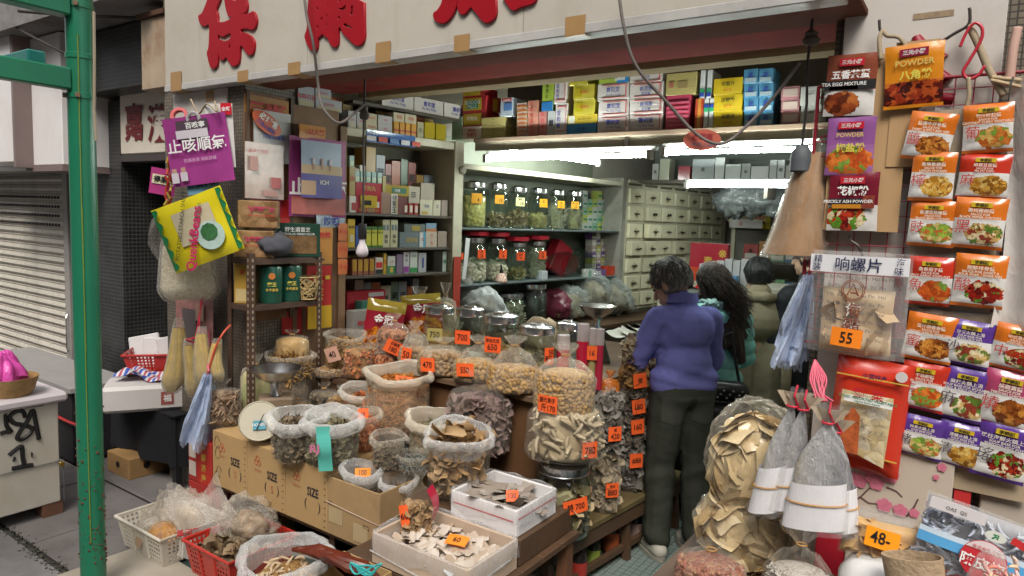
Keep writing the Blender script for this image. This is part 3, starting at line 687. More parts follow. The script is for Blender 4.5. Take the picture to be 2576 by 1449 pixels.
Yc=2.12
cord('overhead_rope','grey cord hanging across the sign and looping to the bulb flex',[aY(762,-60,Yc),aY(770,30,Yc),aY(788,110,2.14),aY(800,210,2.2),aY(812,270,2.2),aY(850,309,2.25),aY(885,290,2.32),aY(916,262,2.4)],.0065)
cord('overhead_rope','long grey cord dipping from the sign past the oval sticker to the socket',[aY(1553,-60,Yc),aY(1568,60,Yc),aY(1600,165,2.16),aY(1680,260,2.25),aY(1750,335,2.3),aY(1812,362,2.3),aY(1870,325,2.34),aY(1950,240,2.38),aY(2012,158,2.4)],.006)
def lamp(px,top,sock,bulb,Y,label,lit=False):
 p=aY(px,sock,Y);k=mpp(p);t=thing('pendant_lamp',label,'lamp',(p.x,p.y,p.z));
 q=aY(px,top,Y);L=q.z-p.z
 ob('flex',MB().tube([(0,0,0),(.004,0,L*.3),(-.003,.0,L*.6),(.002,0,L)],.005,6),DWIRE,t)
 ob('flex_knot',MB().lathe([(.004,L*.72),(.02,L*.73),(.026,L*.76),(.016,L*.79),(.02,L*.81),(.004,L*.84)],12,wobble(3,.2,1,.2)).mesh('k',True),PM('dusty_knot',(.1,.085,.07),.9),t)
 if bulb:
  ob('socket',MB().lathe([(.005,.0),(.02,-.002),(.0215,-.02),(.0215,-.075),(.019,-.078)],20).mesh('s',True),PM('black_bakelite',(.02,.02,.02),.35),t)
  ob('bulb',MB().lathe([(.012,-.07),(.0145,-.085),(.016,-.1),(.024,-.118),(.031,-.138),(.031,-.152),(.022,-.166),(.001,-.172)],24).mesh('b',True,ang=0),PM('opal_bulb_glass',(.56,.50,.52),.3,.03),t)
 else:
  ob('socket',MB().lathe([(.006,.0),(.02,-.005),(.030,-.02),(.034,-.05),(.034,-.085),(.028,-.088)],24).mesh('s',True),PM('dusty_grey_socket',(.09,.10,.11),.6,.2,20),t)
 return t
lamp(912,200,562,True,2.42,'white reflector bulb in black socket hanging on a dusty flex')
lamp(2018,20,365,False,2.42,'empty dark grey lamp socket hanging on a dusty flex')
cord('ceiling_cable','black cable along the stained canopy by the sign end',[(-5.2,1.9,2.93),(-4.8,2.1,2.9),(-4.4,2.24,2.87)],.01,DWIRE)
cord('drooping_cable','thick grey cable drooping in front of the light box',[aY(-10,35,2.1),aY(50,75,2.1),aY(120,112,2.1),aY(170,135,2.15),aY(215,130,2.3)],.009,DWIRE)
# ================================================================== INSIDE THE SHOP
CREAM=PM('grimy_cream_cabinet',(.52,.49,.37),.5,.12,7,dirt=.55,dirtc=(.16,.14,.09))
SHELFW=PM('dark_shelf_edge',(.09,.075,.06),.5,.3,9)
WOODD=PM('dark_worn_wood',(.10,.055,.03),.55,.35,5,bump=.25,bs=30,dirt=.4)
BLU=PM('blue_print',(.03,.05,.3),.5);REDP=PM('red_print',(.5,.02,.03),.5);WHP=PM('white_print',(.8,.8,.78),.5)
GLD=PM('gold_print',(.55,.38,.06),.4);GRNP=PM('green_print',(.02,.2,.06),.5);BLK=PM('black_print',(.012,.012,.012),.5)
DKGLASS=GLASS('cabinet_glass',(.9,.93,.9),.04,.45)
S0,S1=.31,1.22
def zW(px,py):return aW(px,py)[1]
ZA,ZB,ZC_,ZTOP=zW(1000,539),zW(1000,623),zW(1000,690),zW(1000,338)
mc=thing('medicine_cabinet','cream wall cabinet with open shelves of boxed medicines inside the doorway','cabinet',W(0,0,0),RZW)
def wb(s0,s1,t0,t1,z0,z1):return(s0,s1,-t1,-t0,z0,z1)
ob('post',MB().box(*wb(S0-.05,S0,-.36,.01,0,ZTOP)).mesh('p',bevel=.003),PM('brown_wood_post',(.22,.13,.07),.6,.3,8,dirt=.4),mc)
ob('post',MB().box(*wb(S1-.02,S1+.07,-.38,.012,0,ZTOP+.01)).mesh('p',bevel=.004),CREAM,mc)
ob('top_rail',MB().box(*wb(S0,S1-.021,-.36,.005,ZTOP-.05,ZTOP)).mesh('p',bevel=.003),CREAM,mc)
ob('back',MB().box(*wb(S0,S1,-.385,-.37,.5,ZTOP)),PM('dim_back_panel',(.16,.15,.11),.7,.2),mc)
for z in(ZA,ZB,ZC_,.92):ob('shelf',MB().box(*wb(S0,S1-.022,-.368,-.005,z-.018,z)).mesh('s',bevel=.002),SHELFW,mc)
J0,J1=S1+.075,3.42
ZJ1,ZJ2=zW(1300,576),zW(1300,709);ZJT=zW(1350,432)
jc=thing('jar_cabinet','long cream cabinet with glass shelves of big herb jars along the inside wall','cabinet',W(0,0,0),RZW)
ob('top_rail',MB().box(*wb(J0,J1,-.4,.0,ZJT-.04,ZJT)).mesh('p',bevel=.003),CREAM,jc)
ob('post',MB().box(*wb(J1-.07,J1,-.4,.006,.75,ZJT+.04)).mesh('p',bevel=.004),PM('worn_grey_post',(.3,.29,.25),.35,.15,8,dirt=.5),jc)
ob('back',MB().box(*wb(J0,J1,-.415,-.405,.5,2.35)),PM('greenish_back_panel',(.24,.26,.2),.5,.2,4),jc)
for z in(ZJ1,ZJ2):ob('shelf',MB().box(*wb(J0,J1-.071,-.404,-.01,z-.014,z)).mesh('s',bevel=.002),PM('blue_grey_shelf_edge',(.12,.15,.15),.3,.2),jc)
ob('counter',MB().box(*wb(J0-.01,5.6,-.40,.28,.80,.84)).mesh('s',bevel=.004),WOODD,jc)
ob('base',MB().box(*wb(J0,5.55,-.40,.22,0,.795)),PM('dark_counter_front',(.07,.05,.035),.6,.3,6),jc)
ob('switch',MB().lathe([(.001,.0),(.03,.0),(.03,.012),(.02,.02),(.001,.02)],20,M=Matrix.Translation((S1+.05,-.015,2.06))@Matrix.Rotation(R(90),4,'X')).mesh('sw',True,ang=30),PM('old_bakelite_white',(.45,.42,.34),.4),mc)
D0,D1=3.44,5.46
dc=thing('drawer_cabinet','cream apothecary cabinet with rows of small square drawers','cabinet',W(0,0,0),RZW)
ZDT=zW(1600,462)
ob('case',MB().box(*wb(D0,D1+.08,-.4,-.012,.845,ZDT)),PM('cabinet_gap_dark',(.10,.095,.07),.6,.2),dc)
ncol,nrow=7,7;pw=(D1-D0)/ncol;zt0=ZDT-.035;phh=(zt0-.90)/nrow
FRM=CREAM
b=MB()
for i in range(ncol+1):b.box(*wb(D0+i*pw-.018,D0+i*pw+.018,-.02,.0,.88,ZDT))
ob('stiles',b,FRM,dc)
b=MB()
for i in range(nrow+1):b.box(*wb(D0-.018,D1+.09,-.02,-.002,.90+i*phh-.014,.90+i*phh+.014))
ob('rails',b,FRM,dc)
ob('end_post',MB().box(*wb(D1+.02,D1+.1,-.4,.004,.845,ZDT+.02)),CREAM,dc)
ob('top',MB().box(*wb(D0,D1+.1,-.4,.015,ZDT,ZDT+.03)).mesh('p',bevel=.003),CREAM,dc)
def drawer_front_mat():
 m,t=mat('stained_cream_drawer')
 if t is None:return m
 tc=coords(t);s=nd(t,'ShaderNodeSeparateXYZ');t.links.new(tc,s.inputs[0]);oi=nd(t,'ShaderNodeObjectInfo')
 cb=nd(t,'ShaderNodeVectorMath');cb.operation='MULTIPLY_ADD';cb.inputs[1].default_value=(1,1,.6);t.links.new(tc,cb.inputs[0])
 k=nd(t,'ShaderNodeCombineXYZ');t.links.new(mth(t,'MULTIPLY',oi.outputs['Random'],40.),k.inputs[0]);t.links.new(k.outputs[0],cb.inputs[2])
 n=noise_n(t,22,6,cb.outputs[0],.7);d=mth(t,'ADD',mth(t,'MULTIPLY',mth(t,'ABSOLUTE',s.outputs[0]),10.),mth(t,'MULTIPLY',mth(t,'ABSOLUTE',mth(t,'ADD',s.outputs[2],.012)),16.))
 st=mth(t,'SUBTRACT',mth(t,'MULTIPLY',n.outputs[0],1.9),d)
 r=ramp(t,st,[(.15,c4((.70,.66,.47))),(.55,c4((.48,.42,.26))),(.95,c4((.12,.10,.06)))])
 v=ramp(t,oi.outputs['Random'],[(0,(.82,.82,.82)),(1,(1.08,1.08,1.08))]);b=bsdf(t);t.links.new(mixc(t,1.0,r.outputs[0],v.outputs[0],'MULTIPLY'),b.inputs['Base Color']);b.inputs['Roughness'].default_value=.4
 return m
DF=drawer_front_mat()
dm=MB().box(-pw/2+.02,pw/2-.02,-.016,.05,-phh/2+.015,phh/2-.015).mesh('drawer',bevel=.006);dm.materials.append(DF)
HM=MB().tube([(-.035,-.015,0),(-.03,-.03,-.004),(.03,-.03,-.004),(.035,-.015,0)],.0055,6).mesh('handle',True);HM.materials.append(PM('black_iron_handle',(.02,.018,.015),.45,metal=.3))
HB=MB().lathe([(.001,-.03),(.012,-.03),(.014,-.02),(.006,-.015)],10,M=Matrix.Translation((.02,0,0))@Matrix.Rotation(R(90),4,'X')@Matrix.Scale(-1,4,(0,0,1))).lathe([(.001,-.03),(.012,-.03),(.014,-.02),(.006,-.015)],10,M=Matrix.Translation((-.02,0,0))@Matrix.Rotation(R(90),4,'X')@Matrix.Scale(-1,4,(0,0,1))).mesh('handle',True);HB.materials.append(HM.materials[0])
pull={(4,1):.05,(4,2):.035,(4,3):.03,(3,1):.03,(3,0):.045,(5,1):.03,(5,2):.025,(5,4):.02,(5,5):.02,(7,3):.015,(3,3):.03,(2,1):.02}
for i in range(ncol):
 for j in range(nrow):
  o=bpy.data.objects.new('drawer',dm);COL.objects.link(o);o.parent=dc
  o.location=(D0+(i+.5)*pw,-.002-pull.get((j,i),random.uniform(0,.008)),.90+(j+.5)*phh);o.rotation_euler=(random.uniform(-.01,.01),random.uniform(-.015,.015),random.uniform(-.01,.01))
  h=bpy.data.objects.new('handle',HB if(j,i) in((5,1),(5,2)) else HM);COL.objects.link(h);h.parent=o;h.rotation_euler=(0,random.uniform(-.12,.12),0)
TXM={'b':BLU,'r':REDP,'w':WHP,'g':GLD,'n':GRNP,'k':BLK}
def pack(name,label,at0,w,d,h,col,rz,lines=(),group=None,panel=None,cat='box',gloss=.35,var=.06):
 """printed medicine box; lines (text, colour, h frac, x frac, z frac); panel (colour, x0, x1, z0, z1)"""
 t=thing(name,label,cat,at0,rz,group)
 ob('body',cbox(w,d,h,.0015),PM('card_'+str(col),col,gloss,var,8,dirt=.18,dirtc=(.2,.17,.12)),t)
 for k,pn in enumerate(panel or()):
  pc,x0,x1,z0,z1=pn
  ob('label_panel',MB().box(-w/2+x0*w,-w/2+x1*w,-d/2-.0016-.0006*k,-d/2+.0005,z0*h,z1*h),PM('card_'+str(pc),pc,gloss,.05,8),t)
 for(s,c,hf,xf,zf) in lines:text(t,s,hf*h,((xf-.5)*w,-d/2-.0035,zf*h),TXM[c],bold=.008)
 return t
shelves={}
def wpack(key,zsh,px0,px1,py0,py1,name,label,col,lines=(),group=None,panel=None,t=-.04,d=.1,gloss=.35):
 """pack on a wall-cabinet shelf, from where it shows in the picture"""
 s0,zb=aW(px0,py1,t);s1,_=aW(px1,py1,t);_,ztp=aW((px0+px1)/2,py0,t);_,zb=aW((px0+px1)/2,py1,t)
 S=shelves.setdefault((key,round(t,2)),Shelf(zsh));h=max(.02,ztp-zb);zb=S.base(s0,s1,zb);S.put(s0,s1,zb+h)
 dd=min(d,.3);p=W((s0+s1)/2,t-dd/2,zb)
 return pack(name,label,p,max(.02,s1-s0-.004),dd,h,col,RZW+random.uniform(-.03,.03)*0,lines,group,panel,gloss=gloss)
X7=lambda zx:851.4+zx*.4274
Y7=lambda zy:154.8+zy*.4274
def c7(zsh,key,a,bx,c,d_,*args,**kw):return wpack(key,zsh,X7(a),X7(bx),Y7(c),Y7(d_),*args,**kw)
GM='boxed medicines in the cream cabinet'
c7(ZA,'A',62,112,780,878,'medicine_box','white box with red square panel at the cabinet end',(.62,.6,.55),panel=[('#a02018',.3,.9,.15,.6)])
c7(ZA,'A',114,165,772,880,'medicine_box','plain cream box under the big red pill box',(.5,.45,.3),[('正','k',.3,.5,.5)])
c7(ZA,'A',167,215,772,880,'medicine_box','cream box with maroon lower half under the big red pill box',(.52,.46,.26),panel=[((.2,.07,.06),.05,.95,0.03,.45)])
c7(ZA,'A',216,243,782,880,'medicine_box','narrow dark red box with white label beside the cream boxes',(.25,.03,.03),panel=[((.6,.58,.5),.2,.9,.35,.7)])
c7(ZA,'A',100,256,592,772,'pill_box','large glossy red box with a seal on a rock and gold lettering',(.42,.02,.04),[('海狗丸','g',.17,.5,.82),('SEADOG PILLS','g',.09,.5,.1)],panel=[((.55,.38,.04),.18,.82,.18,.58),((.02,.02,.02),.3,.6,.26,.42)],gloss=.15)
c7(ZA,'A',62,101,600,772,'medicine_box','dull yellow box side beside the big red pill box',(.33,.22,.03),[('丸','r',.2,.5,.6)])
for k in range(6):
 c7(ZA,'A',64+k*33,95+k*33,524,590,'medicine_box','pale teal box in the row on top of the red pill box',(.28,.45,.42),[('—','w',.1,.5,.4)],group='pale teal boxes on the red pill box',panel=[((.45,.55,.35),.1,.9,.1,.5)])
c7(ZA,'A',246,305,755,882,'medicine_box','dull brown clear-wrapped box behind the white label',(.27,.15,.1))
c7(ZA,'A',306,350,762,882,'medicine_box','white upright box with three large black characters',(.62,.6,.56),[('健','k',.26,.5,.8),('腎','k',.26,.5,.5),('王','k',.26,.5,.2)])
for k in range(3):c7(ZA,'A',380+k*31,409+k*31,822,890,'medicine_box','small dark red box with white panel, one of three',(.32,.03,.03),group='three small dark red boxes',panel=[((.6,.55,.45),.25,.85,.2,.8)])
c7(ZA,'A',478,555,806,898,'medicine_box','white and cream box with blue emblem, left of its pair',(.6,.57,.42),[('活血','b',.2,.5,.6)],panel=[((.55,.36,.08),.15,.6,.08,.25)])
c7(ZA,'A',556,602,808,900,'medicine_box','white and cream box with blue emblem, right of its pair',(.6,.57,.42),[('活','b',.2,.5,.6)])
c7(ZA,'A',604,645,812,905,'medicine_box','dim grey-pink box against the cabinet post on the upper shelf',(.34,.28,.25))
c7(ZA,'A',412,480,706,806,'medicine_box','cloudy clear-wrapped cream carton, left of two',(.42,.38,.3),[('≡','k',.3,.4,.5)])
c7(ZA,'A',482,566,708,806,'medicine_box','cloudy clear-wrapped cream carton, right of two',(.40,.36,.28))
c7(ZA,'A',282,410,645,754,'gift_box','maroon box with gold vertical characters and gold corner lines',(.12,.02,.02),[('宝','g',.2,.45,.75),('全','g',.2,.45,.48),('身','g',.2,.45,.2)])
c7(ZA,'A',258,281,650,745,'medicine_box','thin mustard box beside the maroon gift box',(.38,.28,.05))
c7(ZA,'A',268,425,582,645,'medicine_box','mustard gold box with green oval on the maroon box',(.40,.30,.05),[('健脾','w',.3,.5,.5)],panel=[((.08,.2,.15),.3,.85,.25,.75)],gloss=.15)
c7(ZA,'A',392,446,612,700,'medicine_box','red packet with pink panel standing behind the mustard box',(.45,.06,.05),t=-.16,panel=[((.5,.25,.15),.2,.8,.2,.8)])
for k in range(3):c7(ZA,'A',452+k*24,475+k*24,648,704,'medicine_box','tiny dark pink box in the row of three',(.3,.12,.12),group='three tiny pink boxes',t=-.06)
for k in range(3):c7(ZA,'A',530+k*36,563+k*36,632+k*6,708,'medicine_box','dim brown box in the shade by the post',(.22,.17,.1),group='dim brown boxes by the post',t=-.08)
c7(ZB,'B',52,98,922,1090,'medicine_box','bright yellow box with black characters and a white star',(.62,.40,.03),[('咳疾','k',.12,.5,.72)],panel=[((.6,.55,.4),.3,.8,.2,.45)])
c7(ZB,'B',99,126,962,1090,'medicine_box','narrow blue box beside the bright yellow box',(.04,.10,.34))
for k in range(3):c7(ZB,'B',160+k*35,193+k*35,972,1094,'medicine_box','yellow and green box in a row of three',(.55,.52,.06),[('鎮咳王','k',.1,.5,.72)],group='yellow and green boxes',panel=[((.05,.16,.04),.0,1,.85,1.0),((.05,.16,.04),0,1,0,.1)])
for k in range(2):c7(ZB,'B',257+k*47,302+k*47,932,1094,'medicine_box','tall cream box with oval portraits and ornate border, one of a pair',(.56,.52,.34),[('醬','k',.14,.5,.4),('製','k',.14,.5,.22)],group='tall cream portrait boxes',panel=[((.15,.2,.25),.14,.42,.62,.82),((.15,.2,.25),.58,.86,.62,.82)])
for k in range(3):c7(ZB,'B',166+k*30,194+k*30,932,970,'medicine_box','dull ochre box end on top of the yellow and green boxes',(.34,.26,.08),group='dull ochre boxes',t=-.07)
c7(ZB,'B',358,472,1006,1094,'medicine_box','long grey-blue box with olive lettering',(.16,.20,.22),[('活絡油','g',.32,.6,.5)])
c7(ZB,'B',474,512,1006,1094,'medicine_box','white box end with red lettering beside the long grey-blue box',(.58,.6,.6),[('中','r',.25,.5,.5)],panel=[((.1,.35,.5),.65,1,0,1)])
for k in range(2):c7(ZB,'B',513,580,1000+48*(1-k),1046+48*(1-k),'medicine_box','small cream pink-lined box, one on the other',(.55,.47,.38),[('丹','r',.4,.5,.5)],group='stacked small cream boxes')
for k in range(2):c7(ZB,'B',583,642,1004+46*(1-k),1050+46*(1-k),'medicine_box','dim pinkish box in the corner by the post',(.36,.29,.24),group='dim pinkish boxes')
c7(ZB,'B',386,512,955,1004,'medicine_box','olive and slate flat box lying on the long grey-blue box',(.13,.16,.16),panel=[((.35,.27,.06),.35,.75,.2,.8)])
c7(ZB,'B',513,578,950,998,'medicine_box','blue box end with orange stripe on the small cream boxes',(.2,.32,.42),panel=[((.5,.2,.08),0,1,0,.35)])
for k in range(4):c7(ZC_,'C',78+k*34,110+k*34,1142,1238,'medicine_box','brown amber-topped box in a row of four',(.24,.08,.05),group='brown amber boxes',panel=[((.42,.24,.03),.1,.9,.25,.95)])
c7(ZC_,'C',215,262,1140,1240,'medicine_box','white box with red middle, crest and black foot',(.58,.54,.46),panel=[((.55,.03,.03),.1,.9,.38,.72),((.02,.02,.02),.05,.95,.02,.3)])
c7(ZC_,'C',263,283,1120,1244,'medicine_box','narrow yellow and red box by the crested box',(.5,.33,.04),[('仙','r',.2,.5,.6)])
c7(ZC_,'C',287,335,1146,1250,'medicine_box','white box with green foot and golden root',(.58,.58,.53),[('人參','r',.13,.5,.7)],panel=[((.04,.22,.1),0,1,0,.45),((.6,.4,.08),.3,.7,.08,.38)])
c7(ZC_,'C',340,378,1140,1254,'medicine_box','dull mauve box turned sideways',(.22,.16,.24))
c7(ZC_,'C',380,417,1130,1256,'medicine_box','white box with purple flowers at its foot',(.56,.54,.56),[('養','k',.14,.5,.8),('顏','k',.14,.5,.62)],panel=[((.28,.06,.3),.05,.9,.04,.32)])
c7(ZC_,'C',419,464,1128,1254,'medicine_box','white box with green hills and reeds',(.58,.6,.56),[('杜仲','n',.12,.5,.8)],panel=[((.06,.3,.1),.0,1,.03,.25)])
c7(ZC_,'C',468,517,1134,1250,'medicine_box','grey-white box with a large navy figure',(.42,.42,.44),[('1','b',.5,.55,.5)])
c7(ZC_,'C',610,636,1126,1246,'medicine_box','pale box with green leaf print by the post',(.45,.5,.45),[('草','n',.2,.5,.5)])
WARM=[((.42,.12,.05),'rust red'),((.45,.33,.12),'ochre'),((.5,.46,.36),'cream'),((.3,.06,.05),'maroon'),((.42,.24,.05),'amber'),((.2,.28,.2),'sage green'),((.3,.34,.4),'slate'),((.5,.36,.3),'salmon')]
for zsh,top,nm_s,n_ in((ZA,ZTOP-.06,'upper',15),(ZB,ZA-.03,'middle',15),(ZC_,ZB-.03,'lower',14),(.92,ZC_-.03,'lowest',10)):
 s_=S0+.02
 while s_<S1-.1:
  w_=random.uniform(.05,.1);c,nm=random.choice(WARM);h_=(top-zsh)*random.uniform(.6,.97)
  pack('medicine_box','%s box at the back of the %s cabinet shelf'%(nm,nm_s),W(s_+w_/2,-.27,zsh),w_-.004,.14,h_,c,RZW,[('藥','k',.16,.5,.7)] if random.random()<.6 else(),'%s boxes at the back of the %s shelf'%(nm,nm_s),[((.55,.5,.42),.12,.88,.2,.5)]);s_+=w_
for k in range(10):pack('medicine_box','%s box on the cabinet top behind the front row'%WARM[k%8][1],W(S0+.05+k*.085,-.26,ZTOP+.001),.08,.14,random.uniform(.13,.2),WARM[k%8][0],RZW,(),'%s boxes on the cabinet top'%WARM[k%8][1],[((.55,.5,.42),.12,.88,.2,.5)])
ZL=.92
c7(ZL,'L',48,275,1240,1500,'gift_box','big red gift box behind the green one',(.42,.02,.035),t=-.12,panel=[((.55,.5,.5),.55,.95,.86,.95)])
c7(ZL,'L',136,250,1286,1500,'gift_box','dark green gift box leaning among the bags',(.03,.12,.09),t=-.02,d=.08)
c7(ZL,'L',252,300,1292,1500,'gift_box','pink and grey gift box with round picture',(.42,.32,.32),t=-.02,d=.06,panel=[((.16,.13,.12),.1,.8,.5,.75)])
c7(ZL,'L',88,240,1338,1520,'clear_box','cloudy clear plastic box with pink characters',(.25,.24,.22),[('枸杞','r',.2,.35,.6)],t=.08,d=.08)
c7(ZL,'L',298,432,1290,1470,'gift_box','grey gift box with red branch and gold lettering',(.30,.27,.27),[('牛','r',.3,.2,.78),('鳳凰酒','g',.2,.65,.7)],t=.02,d=.06,gloss=.1)
ZT=ZTOP+.001
def ctop(a,bx,c,d_,*args,**kw):return wpack('T',ZT,X7(a),X7(bx),Y7(c),Y7(d_),*args,**kw)
for k in range(2):ctop(55+k*52,105+k*52,268+10*k,372+10*k,'medicine_box','silvery box with pale yellow fields standing on the cabinet',(.44,.45,.44),[('正紅','r',.14,.5,.5)],group='silvery boxes on the cabinet',panel=[((.5,.45,.3),.1,.9,.08,.3)])
for k in range(2):ctop(160,228,280+54*(1-k),333+54*(1-k),'medicine_box','silver and yellow box with red lettering, one stacked on the other',(.5,.45,.3),[('和興白花','r',.25,.5,.5)],group='silver and yellow boxes')
for k in range(2):ctop(232,318,298+54*(1-k),350+54*(1-k),'medicine_box','crinkled silver-wrapped box beside the orange ones',(.5,.5,.5),[('和興','r',.25,.5,.5)],group='crinkled silver boxes',gloss=.12)
for k in range(4):ctop(325+k*34,357+k*34,343,422,'medicine_box','small orange box with red centre in a row of four',(.52,.25,.02),group='small orange boxes',panel=[((.4,.06,.02),.05,.95,.3,.45)])
for k in range(2):ctop(322+k*70,390+k*70,288,342,'medicine_box','pale cream box with red characters lying on the orange boxes',(.52,.46,.32),[('和興','r',.35,.5,.5)],group='pale cream boxes over orange boxes')
ctop(462,502,345,442,'medicine_box','cream box with dark emblem beside yellow wrapped cartons',(.4,.36,.22),[('丸','k',.3,.5,.5)])
for k in range(2):ctop(505+k*66,568+k*66,348,450,'medicine_box','yellow cellophane-wrapped carton on the cabinet top',(.38,.29,.02),group='yellow wrapped cartons',gloss=.12)
s0,z0=aW(X7(172),Y7(440),.02);s1,z1_=aW(X7(455),Y7(470),.02)
bs=thing('leaflet_strip','blue glossy strip of printed cards taped to the cabinet rail','leaflet',W((s0+s1)/2,.012,ZTOP-.035),RZW)
ob('sheet',poster_mesh(s1-s0,.075,.006,4),PM('glossy_blue_print',(.03,.11,.34),.15,.1,20,spec=.7),bs)
for k in range(5):ob('picture',MB().box(-.2+k*.09,-.13+k*.09,-.012,-.0105,-.03,.0),PM('card_pic%d'%(k%3),[(.6,.6,.62),(.5,.08,.06),(.1,.2,.4)][k%3],.2),bs)
text(bs,'必理痛',.022,(-.15,-.0125,.02),WHP)
hb=thing('hung_shelf','short dark board shelf hung above the cabinet carrying white cartons','shelf',W(0,0,0),RZW)
sA,zA_=aW(X7(235),Y7(235),-.1);sB,zB_=aW(X7(660),Y7(340),-.1)
ZH=zA_-.02
ob('board',MB().box(*wb(sA-.2,sB+.1,-.4,-.09,ZH-.02,ZH)),SHELFW,hb)
ob('bracket',MB().box(*wb(sA-.1,sA-.08,-.41,-.12,ZH-.14,ZH-.021)),SHELFW,hb)
for k in range(3):
 s=sA+.16+k*.27
 pack('long_carton','long white carton with red outline and blue characters on the hung shelf',W(s,-.2,ZH),.262,.2,.1,(.58,.53,.50),RZW,[('寶和堂','b',.34,.5,.62),('Po Wo Tong','b',.22,.5,.27)],group='white cartons on the hung shelf')
LY=3.9
ZLF=aY(1600,329,LY).z;lx0,lx1=-3.05,-.45
lf=thing('loft_shelf','long overhead wooden shelf across the shop stacked with medicine cartons','shelf',(0,LY,0))
ob('board',MB().box(lx0,lx1,0,.42,ZLF-.03,ZLF).mesh('b',bevel=.003),PM('brown_shelf_board',(.19,.13,.09),.55,.25,6,dirt=.4),lf)
ob('fascia',MB().box(lx0,lx1,.02,.04,ZLF-.085,ZLF-.031),PM('cream_fascia',(.34,.32,.25),.45,.1,5,dirt=.3,dirtc=(.3,.26,.18)),lf)
ob('back_board',MB().box(lx0,lx1,.40,.42,ZLF,2.85),PM('dim_wall_brown',(.14,.115,.09),.8,.2),lf)
for x in(-1.86,):ob('strap',MB().box(x-.012,x+.012,.005,.019,ZLF-.1,ZLF+.03),STEEL(),lf)
LS=Shelf(ZLF)
def lp(a,b_,c,d_,name,label,col,lines=(),group=None,panel=None,ox=1288.,gloss=.35,off=.03,dp=.16):
 x0,x1,y0,y1=ox+a/3,ox+b_/3,c/3,d_/3
 p0,p1=aY(x0,y1,LY+off),aY(x1,y1,LY+off);pm=aY((x0+x1)/2,y1,LY+off);pt=aY((x0+x1)/2,y0,LY+off)
 h=pt.z-pm.z;zb=LS.base(p0.x,p1.x,pm.z);LS.put(p0.x,p1.x,zb+h)
 return pack(name,label,((p0.x+p1.x)/2,LY+off+dp/2,zb),p1.x-p0.x-.003,dp,h,col,random.uniform(-.012,.012),lines,group,panel,gloss=gloss)
PWT=[('寶和堂','b',.3,.5,.62),('Po Wo Tong','b',.17,.52,.3)]
PWC=(.62,.56,.54)
def rim(t,w,h,d):
 b=MB();y=-d/2-.0022
 for(x0,x1,z0,z1) in((.12,.95,.86,.88),(.12,.95,.12,.14),(.93,.95,.14,.86)):b.box((x0-.5)*w,(x1-.5)*w,y,y+.002,z0*h,z1*h)
 ob('red_outline',b,REDP,t)
def pwt(a,b_,c,d_,label,group=None,flip=False,vert=False):
 ln=[('寶','b',.15,.3,.3),('和','b',.15,.3,.5),('堂','b',.15,.3,.7)] if vert else PWT
 t=lp(a,b_,c,d_,'white_carton',label,PWC,ln if not flip else[('散濕猴','b',.28,.5,.62),('堂和寶','b',.2,.5,.3)],group)
 w_,h_=(b_-a)/3*mpp(t.location),(d_-c)/3*mpp(t.location);rim(t,w_,h_,.16);return t
L2=dict(ox=644.)
lp(1475,1555,958,1045,'carton','pale green carton at the left end of the loft, lower',(.25,.35,.24),group='pale green cartons on the loft',**L2)
lp(1477,1555,870,956,'carton','pale green carton at the left end of the loft, upper',(.25,.35,.24),group='pale green cartons on the loft',**L2)
lp(1557,1700,945,1040,'white_carton','small white carton with red lettering and red outline on the loft',(.62,.52,.48),[('寶和堂','r',.25,.5,.68),('猴棗丹','r',.32,.5,.33)],**L2)
for k in range(6):lp(1702,1880,1018-k*27,1044-k*27,'flat_box','flat mustard box in the stack beside the seal pill cartons',(.45,.37,.14),[('丸','k',.5,.5,.5)],group='flat mustard boxes',**L2)
lp(1557,1735,832,943,'pill_carton','red carton with yellow label of white characters on the loft',(.42,.02,.03),[('海狗丸','w',.3,.42,.55)],panel=[((.48,.32,.03),.04,.82,.1,.88)],off=.04,**L2)
lp(1557,1735,712,830,'pill_carton','red carton with yellow label lettered in white and green',(.42,.02,.03),[('SEADOG','w',.24,.43,.62),('PILLS','w',.24,.43,.35)],panel=[((.5,.36,.03),.04,.82,.1,.88),((.05,.25,.15),.2,.68,.2,.75)],off=.04,**L2)
lp(1560,1725,650,711,'pill_carton','topmost red and yellow carton under the cream beam',(.42,.02,.03),panel=[((.5,.36,.03),.04,.82,0.1,.8)],off=.04,**L2)
lp(1738,1830,720,830,'pill_carton','red and yellow carton turned in shade beside the seal pill cartons',(.33,.05,.02),off=.12,panel=[((.4,.26,.03),.05,.9,.1,.9)],**L2)
lp(1842,1935,740,882,'medicine_box','white and blue box with red brand patch on the mustard boxes',(.45,.5,.58),[('Panadol','w',.1,.5,.9)],panel=[((.5,.03,.04),.1,.9,.84,.97),((.1,.2,.45),.3,.95,.3,.7)],**L2)
for k in range(8):lp(35,113,1012-k*33,1044-k*33,'small_box','small white and orange box in the tall stack',(.55,.45,.36),[('1an180','r',.4,.5,.5)],group='small white and orange boxes',panel=[((.55,.2,.05),0,1,0,.3)])
for k in range(6):lp(116,198,992-k*46,1037-k*46,'small_box','small salmon box with square emblem in the stack',(.52,.22,.16),[('回','r',.6,.4,.5)],group='small salmon boxes')
for k in range(4):lp(200,260,992-k*48,1038-k*48,'small_box','small salmon-pink box end in the right-hand stack',(.5,.2,.18),[('回','r',.6,.5,.5)],group='small salmon-pink box ends')
lp(262,318,850,1034,'medicine_box','grey box with round black stamp beside the white cartons',(.42,.42,.42),panel=[((.04,.04,.05),.2,.8,.4,.62)])
lp(222,308,615,848,'medicine_box','upright lime green and blue box with black characters',(.34,.45,.06),[('傷','k',.12,.45,.82),('濕','k',.12,.45,.65),('止','k',.12,.45,.48)],panel=[((.03,.17,.45),0,1,0,.3)])
pwt(320,410,797,1035,'white carton standing on end, lower, with blue vertical characters',vert=True)
